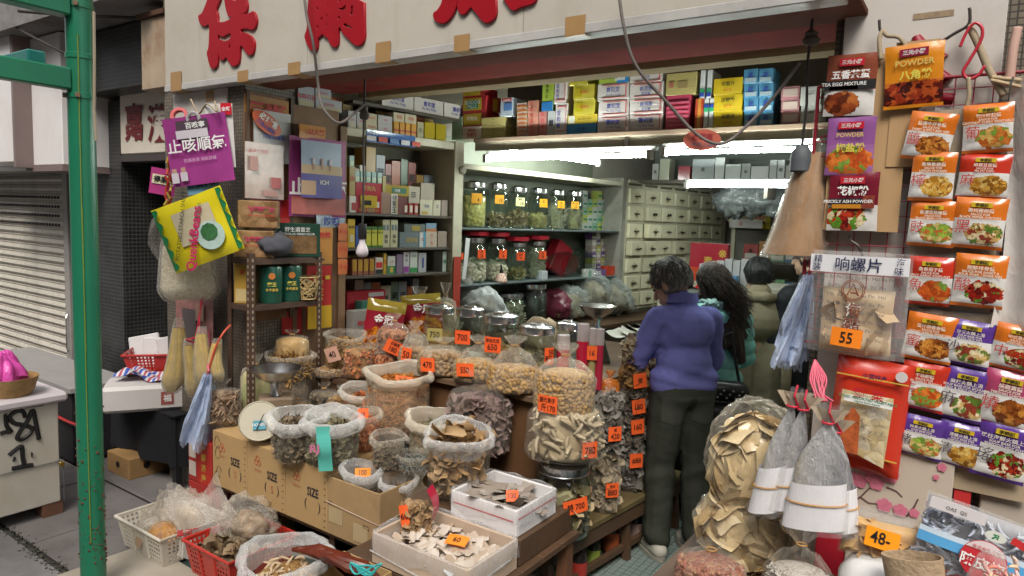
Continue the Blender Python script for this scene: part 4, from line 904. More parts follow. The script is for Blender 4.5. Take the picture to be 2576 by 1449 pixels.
pwt(315,405,605,795,'white carton standing on end, upper, with blue vertical characters',vert=True)
lp(412,632,952,1030,'carton','bright blue flat carton at the foot of the yellow stack',(.04,.23,.5),[('安中藥','b',.3,.5,.5)])
lp(414,642,882,950,'carton','yellow carton with white patch on the blue carton',(.58,.42,.04),[('BAO JING GAO','k',.24,.6,.5)],panel=[((.6,.6,.5),.05,.25,.1,.9)])
for k,(a,b_) in enumerate(((460,620),(458,615),(430,570))):lp(a,b_,(766,652,570)[k],(880,764,650)[k],'carton','glossy yellow cellophane-wrapped carton in the stack over the blue carton',(.52,.44,.05),[('保濟丸','r',.22,.55,.5)],group='glossy yellow wrapped cartons',gloss=.12,panel=[((.45,.36,.02),.1,.45,.2,.8)])
for k in range(3):pwt(640+(0,8,2)[k],878,890-120*k,1006-120*k+8,'white carton with blue characters and red outline, left column of the big stack','white cartons, left column')
lp(650,880,572,668,'carton','lime green and blue carton lying on the left white column',(.34,.45,.06),[('傷濕止痛','k',.35,.35,.5)],panel=[((.03,.2,.5),.62,1,0,1),((.6,.6,.6),.55,.88,.2,.4)])
pwt(880,1130,872,1002,'white carton at the foot of the right column of the big stack')
for k in range(2):pwt(884,1136,752-122*k,870-122*k,'upside-down white carton with blue characters, middle of the right column','upside-down white cartons',flip=True)
pwt(884,1134,552,626,'topmost white carton of the right column under the beam')
lp(1152,1333,716,976,'packet_stack','wrapped stack of crimson sachets beside the white cartons',(.42,.05,.10),panel=[((.5,.1,.16),.05,.95,.1+.13*k,.16+.13*k) for k in range(6)],gloss=.12)
lp(1158,1388,545,712,'gold_box','clear-topped gold box with floral print on the crimson stack',(.44,.36,.14),panel=[((.3,.22,.1),.4,.7,.3,.6),((.4,.15,.1),.1,.25,.35,.6)],gloss=.12)
lp(1372,1436,738,965,'medicine_box','tall red and orange gradient box between stacks',(.45,.06,.03),panel=[((.52,.25,.04),.35,.7,0,1)])
for k in range(2):lp(1440+k*38,1476+k*38,735,962,'medicine_box','tall white box with green and navy band, one of two side by side',(.6,.6,.6),panel=[((.03,.3,.12),0,1,.55,.68),((.03,.06,.3),0,1,.68,.8)],group='white boxes with green and navy bands')
for k in range(2):lp(1412+k*52,1450+k*52,522,733,'medicine_box','tilted white, green and navy box perched on the pair below',(.6,.6,.6),panel=[((.03,.3,.12),0,1,.2,.33),((.03,.06,.3),0,1,.06,.2)],group='perched white and navy boxes')
for k in range(3):lp(1517,1735,832-k*124,956-k*124,'yellow_carton','deep yellow carton with black characters in the stack of three',(.60,.42,.015),[('保嬰丹','k',.27,.5,.65),('余仁生','r',.17,.5,.28)],group='deep yellow cartons')
for c in range(2):
 for k in range(4):lp(1746+c*112,1856+c*112,838-k*110,946-k*110,'blue_carton','light blue cellophane-wrapped carton in the double stack',(.08,.27,.46),[('藥','b',.4,.5,.55)],group='light blue wrapped cartons',gloss=.1,panel=[((.35,.45,.5),.1,.9,.1,.4)])
for k in range(3):lp(2028,2170,824-k*98,920-k*98,'pink_carton','dusty pink cellophane-wrapped carton in the stack of three',(.40,.18,.2),group='dusty pink wrapped cartons',gloss=.1,panel=[((.5,.38,.34),.1,.9,.2,.8)])
for k in range(2):lp(2172,2330,770-k*142,910-k*142,'grey_carton','pale grey carton with faint oval lettering at the right end of the loft',(.44,.43,.41),[('益壽丹','k',.12,.5,.6)],group='pale grey cartons')
TUBE=EMIT('fluorescent_tube',(.90,1.0,.93),74.0)
WENAM=PM('white_enamel',(.42,.42,.39),.35,.05)
def fluoro(pa,pb,label,below=0.0):
 pa,pb=Vector(pa),Vector(pb);t=thing('fluorescent_lamp',label,'lamp',pa,math.atan2((pb-pa).y,(pb-pa).x));L=(pb-pa).length
 ob('tube',MB().tube([(.03,0,0),(L-.03,0,0)],.013,16).mesh('t',True),TUBE,t)
 ob('batten',MB().box(-.01,L+.01,.03,.07,.03,.06).mesh('b',bevel=.004),WENAM,t)
 for x in(0,L):ob('tube_holder',MB().box(x-.03 if x else 0,x if x else .03,-.02,.03,-.025,.03).mesh('h',bevel=.003),WENAM,t)
y_=LY-.05
fluoro(aY(1218,400,y_),aY(1640,390,y_),'lit fluorescent tube under the loft shelf beside the jar cabinet')
fluoro(aY(1664,384,y_),aY(2062,374,y_),'lit fluorescent tube under the loft shelf next to the oval sticker')
fluoro(aY(1722,467,6.0),aY(1990,459,6.0),'lit fluorescent tube at the back of the shop under the rear shelf')
fluoro(W(1.6,.12,ZJT+.12),W(2.8,.12,ZJT+.12),'lit fluorescent tube hung over the jar cabinet front')
p=aY(1766,352,2.33);k=mpp(p)
ov=thing('oval_sticker','red and cream oval sticker hanging from the looping cord','sticker',p,face(p))
ob('disc',MB().lathe([(.0005,-.001),(46*k,-.001),(46*k,.001),(.0005,.001)],40,sx=1.,sy=.58,M=Matrix.Rotation(R(90),4,'X')),PM('faded_red_sticker',(.50,.13,.09),.3,.25,9),ov)
text(ov,'必理痛',17*k,(0,-.003,8*k),PM('maroon_print',(.28,.02,.03),.5),bold=.02);text(ov,'滲透止痛貼',12*k,(6*k,-.003,-11*k),PM('slate_print',(.13,.14,.2),.5))
X8=lambda zx:1114.6+zx*.2671
Y8=lambda zy:433.4+zy*.2671
def wjar(zsh,a,b_,c,d_,label,cont,level,tagc=None,lines=(),t=-.14,pieces=None,neck=.8,lid=True,tx=.2,tz=.62):
 cxp=(X8(a)+X8(b_))/2;s,z=aW(cxp,Y8(d_),t);p=W(s,t,zsh);k=mpp(p)
 Rr=(X8(b_)-X8(a))/2*k;H=(Y8(d_)-Y8(c))*k
 j=jar('herb_jar',label,p,Rr,H,cont,level,lid,None,None,pieces,neck=neck)
 if tagc:price(j,Rr*.85,Rr*.8,(tx*Rr,-Rr*math.sqrt(1-tx*tx)-.003,tz*H),lines,tagc,rz=math.asin(tx)*.9)
 return j
YEL='#d99a1c';ORG='#ec5a24';PAL='#d8d49a'
SPONGE=LUMPS('yellow_fungus',[(.50,.40,.10),(.6,.52,.2),(.42,.33,.08)],26,.7,1.,.02)
def drymat(n,*st):return PIECES(n,list(st))
BRN=drymat('brown_dried_slices',(.12,.08,.04),(.28,.2,.1),(.4,.32,.18));GRND=LUMPS('brown_dried_bed',[(.1,.07,.035),(.25,.18,.09),(.35,.27,.14)],60)
PALE=drymat('pale_dried_pods',(.45,.42,.3),(.6,.57,.43),(.33,.3,.2));PALEB=LUMPS('pale_dried_bed',[(.3,.27,.18),(.48,.45,.33),(.2,.17,.11)],50)
STRAW=drymat('straw_coloured_strips',(.4,.33,.12),(.55,.47,.2),(.3,.25,.1));STRAWB=LUMPS('straw_bed',[(.36,.3,.12),(.5,.42,.18),(.22,.18,.07)],45)
wjar(ZJ1,168,400,75,513,'herb jar stuffed with bright yellow snow fungus',SPONGE,.74,YEL,[('4',.4,.15,-.15)],neck=.84)
wjar(ZJ1,402,602,85,515,'herb jar with dark leaves and the figure 13 on its tag',GRND,.30,YEL,[('13',.4,.15,-.1)],pieces=('chip',160,.016,BRN))
wjar(ZJ1,600,796,120,520,'herb jar of brown slices with pale tag reading 10',GRND,.40,PAL,[('蘇蘿',.25,0,.3),('10',.4,.2,-.2)],pieces=('chip',200,.018,BRN))
wjar(ZJ1,792,983,135,526,'herb jar of curly straw-coloured strips',STRAWB,.36,YEL,[('豆',.3,0,.2)],pieces=('stick',220,.02,STRAW),tx=.5)
wjar(ZJ1,975,1143,150,526,'herb jar of long pale upright shreds',STRAWB,.62,YEL,[('燕',.3,0,.2),('15',.3,0,-.25)],pieces=('straight',240,.03,PALE,(1.5,1,1)),tx=.5)
wjar(ZJ1,1142,1308,160,530,'herb jar of fine shreds with large tag reading 15',STRAWB,.6,YEL,[('燕人参',.28,0,.25),('15',.35,.1,-.22)],pieces=('straight',200,.03,PALE,(1.4,1,1)),tx=.1)
wjar(ZJ2,30,186,620,1040,'herb jar half hidden behind the cabinet post',PALEB,.45,ORG,[('8',.4,0,0)],pieces=('ball',100,.016,PALE,(1.6,1,.8)),tx=.6)
wjar(ZJ2,186,392,598,1036,'herb jar of pale knobbly pods beside the spice bag',PALEB,.48,ORG,[('貝',.28,0,.25),('18',.35,0,-.2)],pieces=('ball',190,.018,PALE,(1.7,1,.8)),tx=.62)
wjar(ZJ2,388,592,600,1018,'herb jar of pale pods behind the striped dispenser',PALEB,.42,ORG,[('貝',.28,0,.25),('16',.35,0,-.2)],pieces=('ball',180,.018,PALE,(1.7,1,.8)),tx=.62)
wjar(ZJ2,588,780,645,1010,'herb jar low filled with yellow-green slices and orange tag',STRAWB,.28,ORG,[('白朮',.3,0,.2),('4',.35,0,-.2)],pieces=('chip',150,.016,STRAW),tx=.4)
wjar(ZJ2,776,964,640,1006,'herb jar packed to the neck with long pale pods',PALEB,.84,ORG,[('百',.3,0,.2),('38',.35,0,-.2)],pieces=('fat',260,.02,PALE,(1.2,1,1)),tx=.6)
for k,(a,b_,c,d_) in enumerate(((1050,1240,760,992),(1205,1390,735,982))):
 cx=(X8(a)+X8(b_))/2;s,z=aW(cx,Y8(d_),-.2);kk=mpp(W(s,-.2,z));Rr=(Y8(d_)-Y8(c))/2*kk
 p=W(s,-.33,ZJ2+Rr+.001)
 jar('empty_jar',('empty glass jar lying on its side next to the packed jar','empty glass jar lying on its side with cloth at its mouth')[k],p,Rr,.28,None,.5,False,rot=(R(90),0,R(60)))
RLID=PM('red_plastic_lid',(.42,.015,.03),.25,.1,9,spec=.6)
for k,(a,b_,c,d_) in enumerate(((205,445,535,588),(448,625,540,588),(650,905,560,630),(800,1000,572,632))):
 s0,z0=aW(X8(a),Y8(d_),-.18);s1,_=aW(X8(b_),Y8(d_),-.18);kk=mpp(W(s0,-.18,z0));rr=(s1-s0)/2*.55
 top=[0.0]
 jx={0:(186,392,598,1036),1:(388,592,600,1018),2:(588,780,645,1010),3:(776,964,640,1006)}[k]
 sj,_=aW((X8(jx[0])+X8(jx[1]))/2,Y8(jx[3]),-.14);pj=W(sj,-.14,ZJ2);Hj=(Y8(jx[3])-Y8(jx[2]))*mpp(pj)
 pj.z+=Hj
 t=tag_(ob('spare_cover',MB().lathe([(.001,0),(.10,0),(.104,.004),(.104,.03),(.098,.036),(.001,.036)],10).mesh('lid',True,ang=30),RLID,None,pj,(0,0,k)),('red plastic lid resting on the pod jar beside the spice bag','red plastic lid resting on the jar behind the dispenser','red plastic lid resting on the yellow-green slice jar','red plastic lid resting on the fully packed jar')[k],'lid')
s,z=aW(X8(1050),Y8(720),-.2)
t=thing('red_box','glossy red crumpled plastic box tilted behind the lying jars','box',W(s,-.3,ZJ2),RZW)
ob('body',MB().box(-.11,.11,-.06,.06,0,.3,Matrix.Rotation(R(28),4,'Y')@Matrix.Translation((.07,0,.06))).mesh('b',bevel=.01),RLID,t)
def wsmall(zsh,a,b_,c,d_,label,col,t=-.1,group=None,panel=None,lines=(),d=.08,key='J'):
 return wpack(key,zsh,X8(a),X8(b_),Y8(c),Y8(d_),'medicine_box',label,col,lines,group,panel,t=t,d=d)
k=0
for c in range(7):
 for r in range(random.choice([4,5,6])):
  col,nm=[((.5,.52,.48),'white'),((.42,.48,.1),'lime yellow'),((.25,.42,.3),'pale green'),((.45,.5,.45),'mint white')][(c*3+r)%4]
  wsmall(ZJ1,1318+c*46,1360+c*46,470-r*72,540-r*70,nm+' small medicine box stacked beside the jar tagged 15',col,t=-.2,group='%s boxes beside the top jars'%nm,panel=[((.04,.22,.12),.1,.9,.3,.55)],key='J1')
for c in range(6):
 for r in range(random.choice([6,7,8])):
  col,nm=[((.42,.32,.3),'pinkish'),((.5,.48,.42),'ivory'),((.45,.44,.08),'yellow'),((.16,.09,.25),'purple')][(c*2+r)%4]
  wsmall(ZJ2,1400+c*44,1440+c*44,920-r*52,970-r*50,nm+' small medicine box stacked beside the lying jars',col,t=-.16,group='%s boxes beside the lying jars'%nm,panel=[((.6,.6,.58),.1,.9,.2,.5)],key='J2')
wsmall(ZJ2,1545,1635,850,935,'bright red box on the lower jar shelf',(.5,.05,.02),t=-.04)
wsmall(ZJ2,1368,1430,910,978,'green and white box at the shelf edge',(.55,.55,.5),t=-.03,panel=[((.03,.25,.12),0,.45,0,1)])
wsmall(ZJ2,1432,1545,855,915,'purple and white box pair at the shelf edge',(.17,.1,.26),t=-.05,panel=[((.55,.55,.55),.1,.5,.3,.8)])
wsmall(ZJ2,930,985,930,1010,'square bottle block with a white cap on the lower jar shelf',(.5,.52,.55),t=-.03)
s,z=aW(X8(545),Y8(1040),-.04);p=W(s,-.04,ZJ2)
m,t_=mat('pink_striped_plastic')
wv=nd(t_,'ShaderNodeTexWave');wv.inputs['Scale'].default_value=28;rr_=ramp(t_,wv.outputs['Fac'],[(.45,c4((.6,.25,.2))),(.55,c4((.7,.62,.5)))]);t_.links.new(coords(t_),wv.inputs['Vector']);t_.links.new(rr_.outputs[0],bsdf(t_).inputs['Base Color'])
sp=thing('dispenser_bottle','small pink striped pump bottle standing on the jar shelf edge','bottle',p)
ob('body',MB().lathe([(.001,0),(.045,0),(.05,.01),(.035,.055),(.022,.07),(.001,.072)],20).mesh('b',True,ang=40),m,sp)
ob('pump',MB().tube([(0,0,.07),(0,0,.11),(0,0,.13)],[.012,.008,.004],8).tube([(0,0,.13),(-.03,0,.13)],.004,6),BLK,sp)
lump('x',MILKY(),tag_(thing('spice_bag','small milky plastic bag of spice in front of the pod jar','bag',W(aW(X8(245),Y8(1050),-.03)[0],-.03,ZJ2)),None,None),(0,0,0),(.055,.04,.08),3).name='bag'
tag_(ob('red_scroll',MB().box(-.035,.035,-.004,.0,-.2,.2),PM('faded_red_paper',(.42,.05,.03),.6,.15,9),None,W(S1+.02,.022,zW(1135,715)),(0,0,RZW)),'faded red paper strip pasted on the cabinet post','paper strip')
tag_(ob('white_card',poster_mesh(.05,.3,.01,2),PM('white_card',(.6,.6,.6),.5),None,W(S1+.1,.03,zW(1165,650)),(0,R(6),RZW)),'narrow white card hanging by the cabinet post','card')
CT=.841
def wl(px,py,t=.0):s,_=aW(px,py,t);return W(s,t,CT)
def heap(name,label,px,py,t,r,m,seed,cat='bag',amp=.4):
 o=thing(name,label,cat,wl(px,py,t));lump('contents',LUMPS('mixed_herb_bed',[(.2,.17,.1),(.34,.3,.2),(.12,.1,.06)],22),o,(0,0,.004),tuple(x*.8 for x in r),seed,amp);lump('bag',m,o,(0,0,0),r,seed,amp,sub=4);return o
WBAG=FILM('white_carrier_film',(.62,.65,.66),.4,.9,.2,10)
heap('carrier_bag','crumpled white carrier bag on the counter next to the cabinet post',1215,790,.05,(.2,.14,.17),WBAG,4)
heap('carrier_bag','pale blue-white carrier bag folded under the jar shelf',1165,745,-.2,(.16,.1,.2),WBAG,9)
for k,(px,lab) in enumerate(((1232,'squat jar of pale sticks under the jar shelf, beside the carrier bag'),(1283,'squat jar of pale sticks with a pink tag under the jar shelf'))):
 jar('stick_jar',lab,wl(px,790,-.1),.12,.3,PALEB,.8,True,None,pieces=('fat',160,.03,PALE,(1.2,1,.6)))
jar('dark_jar','dark jar with dull metal lid under the jar shelf',wl(1337,770,-.15),.14,.36,PM('dark_paste',(.02,.018,.016),.4),.85,True)
heap('parcel','maroon shiny packet leaning under the jar shelf',1395,765,-.1,(.16,.08,.14),PM('maroon_foil',(.16,.03,.05),.2,.2,8),21)
for k,(px,lab,r) in enumerate(((1430,'clear crumpled bag of herbs behind the cloth',(.17,.13,.16)),(1480,'smoky clear bag behind the pan scale',(.2,.14,.2)),(1530,'grey clear bag beside the drawer cabinet',(.22,.14,.17)),(1560,'small pale bag at the counter end by the drawers',(.14,.1,.1)))):
 heap('herb_bag',lab,px,780,-.05,r,FILM('smoky_film',(.55,.6,.58),.14,.6,.12,10),30+k)
RY=6.1;zr=aY(1800,452,RY).z
rs_=thing('rear_shelf','dark rear shelf under the ceiling with wrapped cartons','shelf',(0,RY,0))
ob('board',MB().box(-2.75,-.45,0,.35,zr-.03,zr),SHELFW,rs_)
ob('back_board',MB().box(-2.75,-.45,.34,.36,zr,2.84),PM('rear_board',(.14,.16,.15),.6),rs_)
ob('bracket',MB().box(-1.6,-1.57,.04,.33,zr-.16,zr-.031),SHELFW,rs_)
RS=Shelf(zr)
for i,(x0,x1,y0,col,nm) in enumerate(((1640,1655,412,(.5,.5,.48),'white carton with green stripe'),(1658,1682,400,(.48,.5,.4),'cream carton with dark script'),(1705,1735,418,(.35,.05,.07),'dark red packet'),(1740,1795,400,(.30,.33,.34),'grey frosted bundle'),(1797,1820,396,(.45,.47,.47),'upright clear-wrapped grey pack'),(1823,1862,413,(.42,.45,.44),'wide clear-wrapped silver pack'),(1864,1886,412,(.30,.33,.32),'dim grey pack'),(1888,1932,418,(.42,.42,.42),'silver striped pack'),(1934,1952,402,(.36,.38,.38),'dark silver upright pack'),(1954,1972,402,(.42,.44,.44),'bright silver upright pack'),(1975,2010,415,(.34,.34,.32),'dull grey box end'),(1500,1530,405,(.38,.4,.4),'clear crinkled packet'),(1560,1600,400,(.25,.2,.14),'brown carton'))):
 p0,p1=aY(x0,450,RY+.03),aY(x1,450,RY+.03);h=aY((x0+x1)/2,y0,RY+.03).z-zr
 if p0.x<-2.72:continue
 pack('wrapped_carton',nm+' on the rear shelf',((p0.x+p1.x)/2,RY+.1,zr),p1.x-p0.x,.14,max(.05,h),col,0,[('藥','k',.2,.5,.5)] if i%3==0 else(),gloss=.12)
CY_=5.0;zc_=aY(1800,716,CY_).z
dcn=thing('display_counter','low display counter at the rear carrying gift boxes and packets','counter',(0,CY_,0))
ob('top',MB().box(-2.05,-.45,0,.6,zc_-.03,zc_),PM('cream_counter',(.4,.38,.3),.4),dcn)
ob('front',MB().box(-2.03,-.47,.03,.06,0,zc_-.031),PM('grey_counter_front',(.22,.24,.22),.5,.2),dcn)
for i in range(8):
 x=-2.0+i*.19
 pack('slim_packet','slim cream packet with round emblem hung in a row on the counter front',(x,CY_-.012,zc_-.26),.075,.03,.17,(.48,.44,.34),0,[('◎','k',.2,.5,.7)],group='slim cream packets')
def rear(x0,x1,y0,y1,off,name,label,col,lines=(),panel=None,z=None,gloss=.3,d=.08):
 p0,p1=aY(x0,y1,CY_+off),aY(x1,y1,CY_+off);zz=zc_ if z is None else z;h=aY((x0+x1)/2,y0,CY_+off).z-zz
 return pack(name,label,((p0.x+p1.x)/2,CY_+off+d/2,zz),p1.x-p0.x,d,max(.03,h),col,0,lines,None,panel,gloss=gloss)
rear(1733,1826,612,690,.2,'gift_box','large dark red gift box with gold seal on the rear counter',(.30,.015,.03),[('壽','g',.22,.5,.55),('※','g',.2,.88,.75)],[((.45,.06,.02),.0,.28,0,.36)])
rear(1758,1783,664,690,.1,'medicine_box','white and lilac box in front of the red gift box',(.5,.46,.55),panel=[((.28,.18,.4),.5,1,0,1)])
rear(1785,1800,657,690,.1,'medicine_box','yellow box with dark red bar in front of the red gift box',(.55,.45,.05),panel=[((.25,.03,.02),.35,.65,.15,.85)])
for k in range(5):rear(1802+k*20,1820+k*20,655-(k%2)*4,690,.1+.01*k,'silver_packet','silver-wrapped packet in the row beside the yellow box',(.45,.45,.45),gloss=.12)['group']='silver-wrapped packets'
rear(1770,1850,692,716,.02,'blue_box','blue box with yellow blossom lying on the rear counter edge',(.08,.25,.5),panel=[((.55,.5,.1),.05,.25,.2,.8)])
tag_(ob('red_tray',cbox(.26,.12,.025,.004),PM('red_tray_plastic',(.5,.03,.04),.3),None,(aY(1800,716,CY_-.07).x,CY_-.07,zc_-.03)),'red plastic tray jutting from the rear counter edge','tray')
bh=thing('back_rack','rear rack of shelves crowded with packets and bags','shelf',(0,7.4,0))
for z in(.6,1.0,1.38,1.72,2.02):ob('shelf',MB().box(-2.2,-.45,0,.5,z-.025,z),SHELFW,bh)
for x in(-2.22,-1.3,-.47):ob('upright',MB().box(x-.02,x+.02,.02,.06,0,2.2),CREAM,bh)
cols=[((.5,.5,.48),'white'),((.12,.2,.3),'slate blue'),((.45,.2,.06),'orange'),((.1,.22,.3),'teal'),((.45,.4,.2),'ochre'),((.15,.28,.15),'green'),((.4,.05,.05),'red')]
for z in(1.0,1.38):
 x=-2.1;i=0
 while x<-.62:
  w_=random.uniform(.07,.16);c,nm=cols[(i*3+int(z*10))%7]
  h_=random.uniform(.1,.26);pack('carton','%s carton standing on the crowded rear rack'%nm,(x+w_/2,7.5,z),w_-.006,.18,h_,c,0,[('藥','k',.25,.5,.6)],group='%s cartons on the rear rack'%nm,panel=[((.55,.55,.5),.1,.9,.15,.45)]);x+=w_;i+=1
heapm=FILM('white_bag_film',(.55,.55,.55),.6,.95,.3,9,.9)
for k,(px,py,r,lab) in enumerate(((1895,560,(.26,.2,.22),'big white plastic bag heaped on the top of the rear rack'),(1860,600,(.2,.15,.14),'beige cloth bundle on the rear rack'),(1925,585,(.18,.14,.16),'white bag beside the beige bundle on the rear rack'),(1960,560,(.25,.18,.2),'pale bag at the end of the rear rack'))):
 p=aY(px,py,7.55);t=thing('plastic_bag',lab,'bag',(p.x,7.62,1.72 if k!=3 else 2.02));lump('bag',heapm if k!=1 else PM('beige_cloth',(.45,.38,.27),.9,.2,10),t,(0,0,0),r,50+k,.35)
pk=thing('yellow_packet','yellow foil packet with red script on the white bag heap','packet',(aY(1915,560,7.38).x,7.36,1.721));ob('packet',pouch_mesh(.2,.2,.05,3),PM('yellow_foil',(.55,.45,.03),.25,.2,8),pk,(0,0,.1));text(pk,'火',.1,(0,-.035,.1),REDP,bold=.04)
for k,(px,lab) in enumerate(((1885,'long white carton lying askew on the rear rack'),(1870,'white carton wrapped in film lying on the rear rack'))):
 p=aY(px,600,7.3);pack('white_carton',lab,(p.x,7.18+.1*k,1.721),.3,.1,.09,(.6,.58,.56),R(15-40*k),[('≣','r',.4,.3,.5)])
ck=thing('wall_clock','round pale wall clock at the rear half hidden by the hanging bag','clock',(aY(1955,480,7.3).x,7.38,aY(1955,480,7.3).z))
ob('case',MB().lathe([(.001,-.03),(.17,-.03),(.19,-.035),(.2,-.02),(.2,.02),(.001,.02)],36,M=Matrix.Rotation(R(90),4,'X')@Matrix.Scale(-1,4,(0,0,1))).mesh('c',True,ang=30),PM('pale_blue_grey_plastic',(.4,.45,.46),.4),ck)
b=MB()
for k in range(12):b.box(-.006,.006,-.037,-.034,.13,.155,Matrix.Rotation(k*math.pi/6,4,'Y'))
ob('hour_marks',b,BLK,ck);ob('hands',MB().box(-.005,.005,-.04,-.038,-.02,.12,Matrix.Rotation(.8,4,'Y')).box(-.006,.006,-.044,-.042,-.02,.08,Matrix.Rotation(2.6,4,'Y')),BLK,ck)
for k,(px,w_) in enumerate(((1850,.5),(1905,.6),(1965,.5))):
 p=aY(px,490,6.5);t=thing('plastic_bag_bundle',('grey hanging bundle of plastic bags beside the drawer cabinet','grey hanging bundle of plastic bags under the rear tube','grey hanging bundle of plastic bags before the wall clock')[k],'bags',(p.x,6.5,zr-.35));lump('bags',FILM('grey_bag_film',(.09,.1,.1),.5,.9,.2,10,.9),t,(0,0,0),(w_*.35,.1,.15),70+k,.55,3.2,sub=4)
tb=thing('display_table','brown wooden table behind the front goods holding jars and tied bags','table',(0,0,0))
TZ=.88
for i in range(7):ob('plank',MB().box(-2.52,-1.60,2.70+i*.13,2.70+i*.13+.126,TZ-.03,TZ+random.uniform(-.002,.001)).mesh('p',bevel=.003),PM('old_brown_plank',(.17,.10,.055),.6,.35,6,bump=.3,bs=40,dirt=.4),tb)
ob('front_panel',MB().box(-2.42,-1.66,2.74,2.76,.34,TZ-.031).mesh('p',bevel=.003),PM('brown_drawer_front',(.15,.075,.035),.5,.3,4,bump=.15,bs=30),tb)
for x in(-2.49,-1.66):
 for y in(2.75,3.58):ob('leg',MB().box(x-.03,x+.03,y-.03,y+.03,0,TZ-.031),WOODD,tb)
wt=thing('work_table','low dark work table beside the man crowded with weighing things','table',(0,0,0))
WZ=.84
ob('top',MB().box(-2.42,-1.62,3.66,4.6,WZ-.04,WZ).mesh('p',bevel=.004),WOODD,wt)
for x in(-2.38,-1.66):
 for y in(3.7,4.55):ob('leg',MB().box(x-.03,x+.03,y-.03,y+.03,0,WZ-.041),WOODD,wt)
p=aZ(1503,772,1.22);
def pan_scale(label,pan_px,rim_w,Y,zbase,dial=False):
 p=aY(*pan_px,Y);k=mpp(p);Rp=rim_w/2*k
 t=thing('weighing_scale',label,'scale',(p.x,p.y,zbase),face(p));hz=p.z-zbase
 ob('pan',MB().lathe([(.001,hz-.075),(.3*Rp,hz-.074),(.7*Rp,hz-.045),(.95*Rp,hz-.004),(1.0*Rp,hz),(.96*Rp,hz-.002),(.68*Rp,hz-.04),(.3*Rp,hz-.067),(.001,hz-.068)],40).mesh('pan',True,ang=0),PM('dull_steel_pan',(.55,.55,.54),.25,.1,20,metal=1.),t)
 ob('column',MB().lathe([(.001,hz-.14),(.03,hz-.14),(.022,hz-.11),(.03,hz-.076),(.001,hz-.076)],16).mesh('c',True),STEEL(),t)
 return t,p,k,hz
t,p,k,hz=pan_scale('steel pan scale with dark tapering column on the work table',(1503,768),100,3.85,WZ)
ob('housing',MB().add([(-.06,-.05,0),(.1,-.05,0),(.1,.06,0),(-.06,.06,0),(-.03,-.04,hz-.14),(.03,-.04,hz-.14),(.03,.05,hz-.14),(-.03,.05,hz-.14)],[(0,3,2,1),(4,5,6,7),(0,1,5,4),(1,2,6,5),(2,3,7,6),(3,0,4,7)]).mesh('h',bevel=.006),PM('dark_olive_metal',(.06,.06,.045),.4),t)
cl=thing('cloth','crumpled tan rag draped on a bag by the pan scale','cloth',(aY(1378,800,3.3).x,3.3,TZ));
lump('rag',PM('tan_rag',(.40,.31,.2),.95,.2,12,bump=.4,bs=200),cl,(0,0,0),(.14,.1,.13),13,.5,2.6)
bg_=thing('film_roll','long roll of milky film lying behind the jars','roll',(aY(1340,820,3.15).x,3.15,TZ+.06),R(-20));ob('roll',MB().tube([(-.22,0,0),(.22,0,0)],.055,20).mesh('r',True),PM('tan_film_roll',(.45,.36,.22),.3,.15,9),bg_)
calc=thing('calculator','dark flat calculator among trays near the man','calculator',(aZ(1590,855,WZ+.02).x+.05,aZ(1590,855,WZ+.02).y,WZ),R(30))
ob('case',MB().box(-.09,.09,-.13,.13,0,.03).mesh('c',bevel=.005),PM('dark_calc_plastic',(.04,.045,.05),.4),calc)
km=MB().box(-.012,.012,-.01,.01,.03,.036).mesh('key',bevel=.002);km.materials.append(PM('dark_key',(.09,.1,.1),.4))
for i in range(5):
 for j in range(5):ob('key',km,None,calc,(-.065+i*.032,-.1+j*.034,0))
ob('display',MB().box(-.07,.07,.08,.11,.03,.034),PM('lcd',(.2,.24,.18),.2),calc)
for k in range(4):
 q=aZ(1570+k*22,845-k*5,WZ);pp=thing('paper_sheet',('curled white paper under the pan scale','stained paper heaped with yellow slices','white wrapping paper beside the calculator','loose white paper at the table edge')[k],'paper',(q.x,q.y,WZ+.004*k),R(20*k));ob('sheet',MB().sheet(lambda u,v:((u-.5)*.2,(v-.5)*.26,.02*(u-.5)**2*8+.004*math.sin(9*v)),6,6).mesh('s',True),PM('waste_paper',(.6,.58,.52),.8,.1),pp)
# ================================================================== GOODS IN FRONT
KRAFT=PM('kraft_carton',(.42,.27,.12),.75,.1,5,bump=.12,bs=90,dirt=.25,dirtc=(.28,.17,.08))
KRAFTD=PM('worn_kraft_carton',(.38,.25,.12),.8,.2,6,bump=.25,bs=70,dirt=.55,dirtc=(.2,.13,.07))
MRED=PM('faint_red_stamp',(.45,.12,.06),.8,.2,30);FOLD=PM('carton_slot_dark',(.10,.06,.03),.9)
CZ=.565
fr=thing('goods_stand','low rusty angle-iron stand with boards under the brown cartons','stand',(0,0,0))
IRON=PM('rusty_angle_iron',(.07,.04,.028),.6,.4,14,dirt=.5,dirtc=(.12,.05,.02))
ob('board',MB().box(-3.24,-2.02,2.02,2.7,.25,.274),WOODD,fr)
for x in(-3.2,-2.36,-2.06):
 for y in(2.05,2.66):ob('leg',MB().box(x-.018,x+.018,y-.004,y,0,.249).box(x-.018,x-.014,y,y+.03,0,.249),IRON,fr)
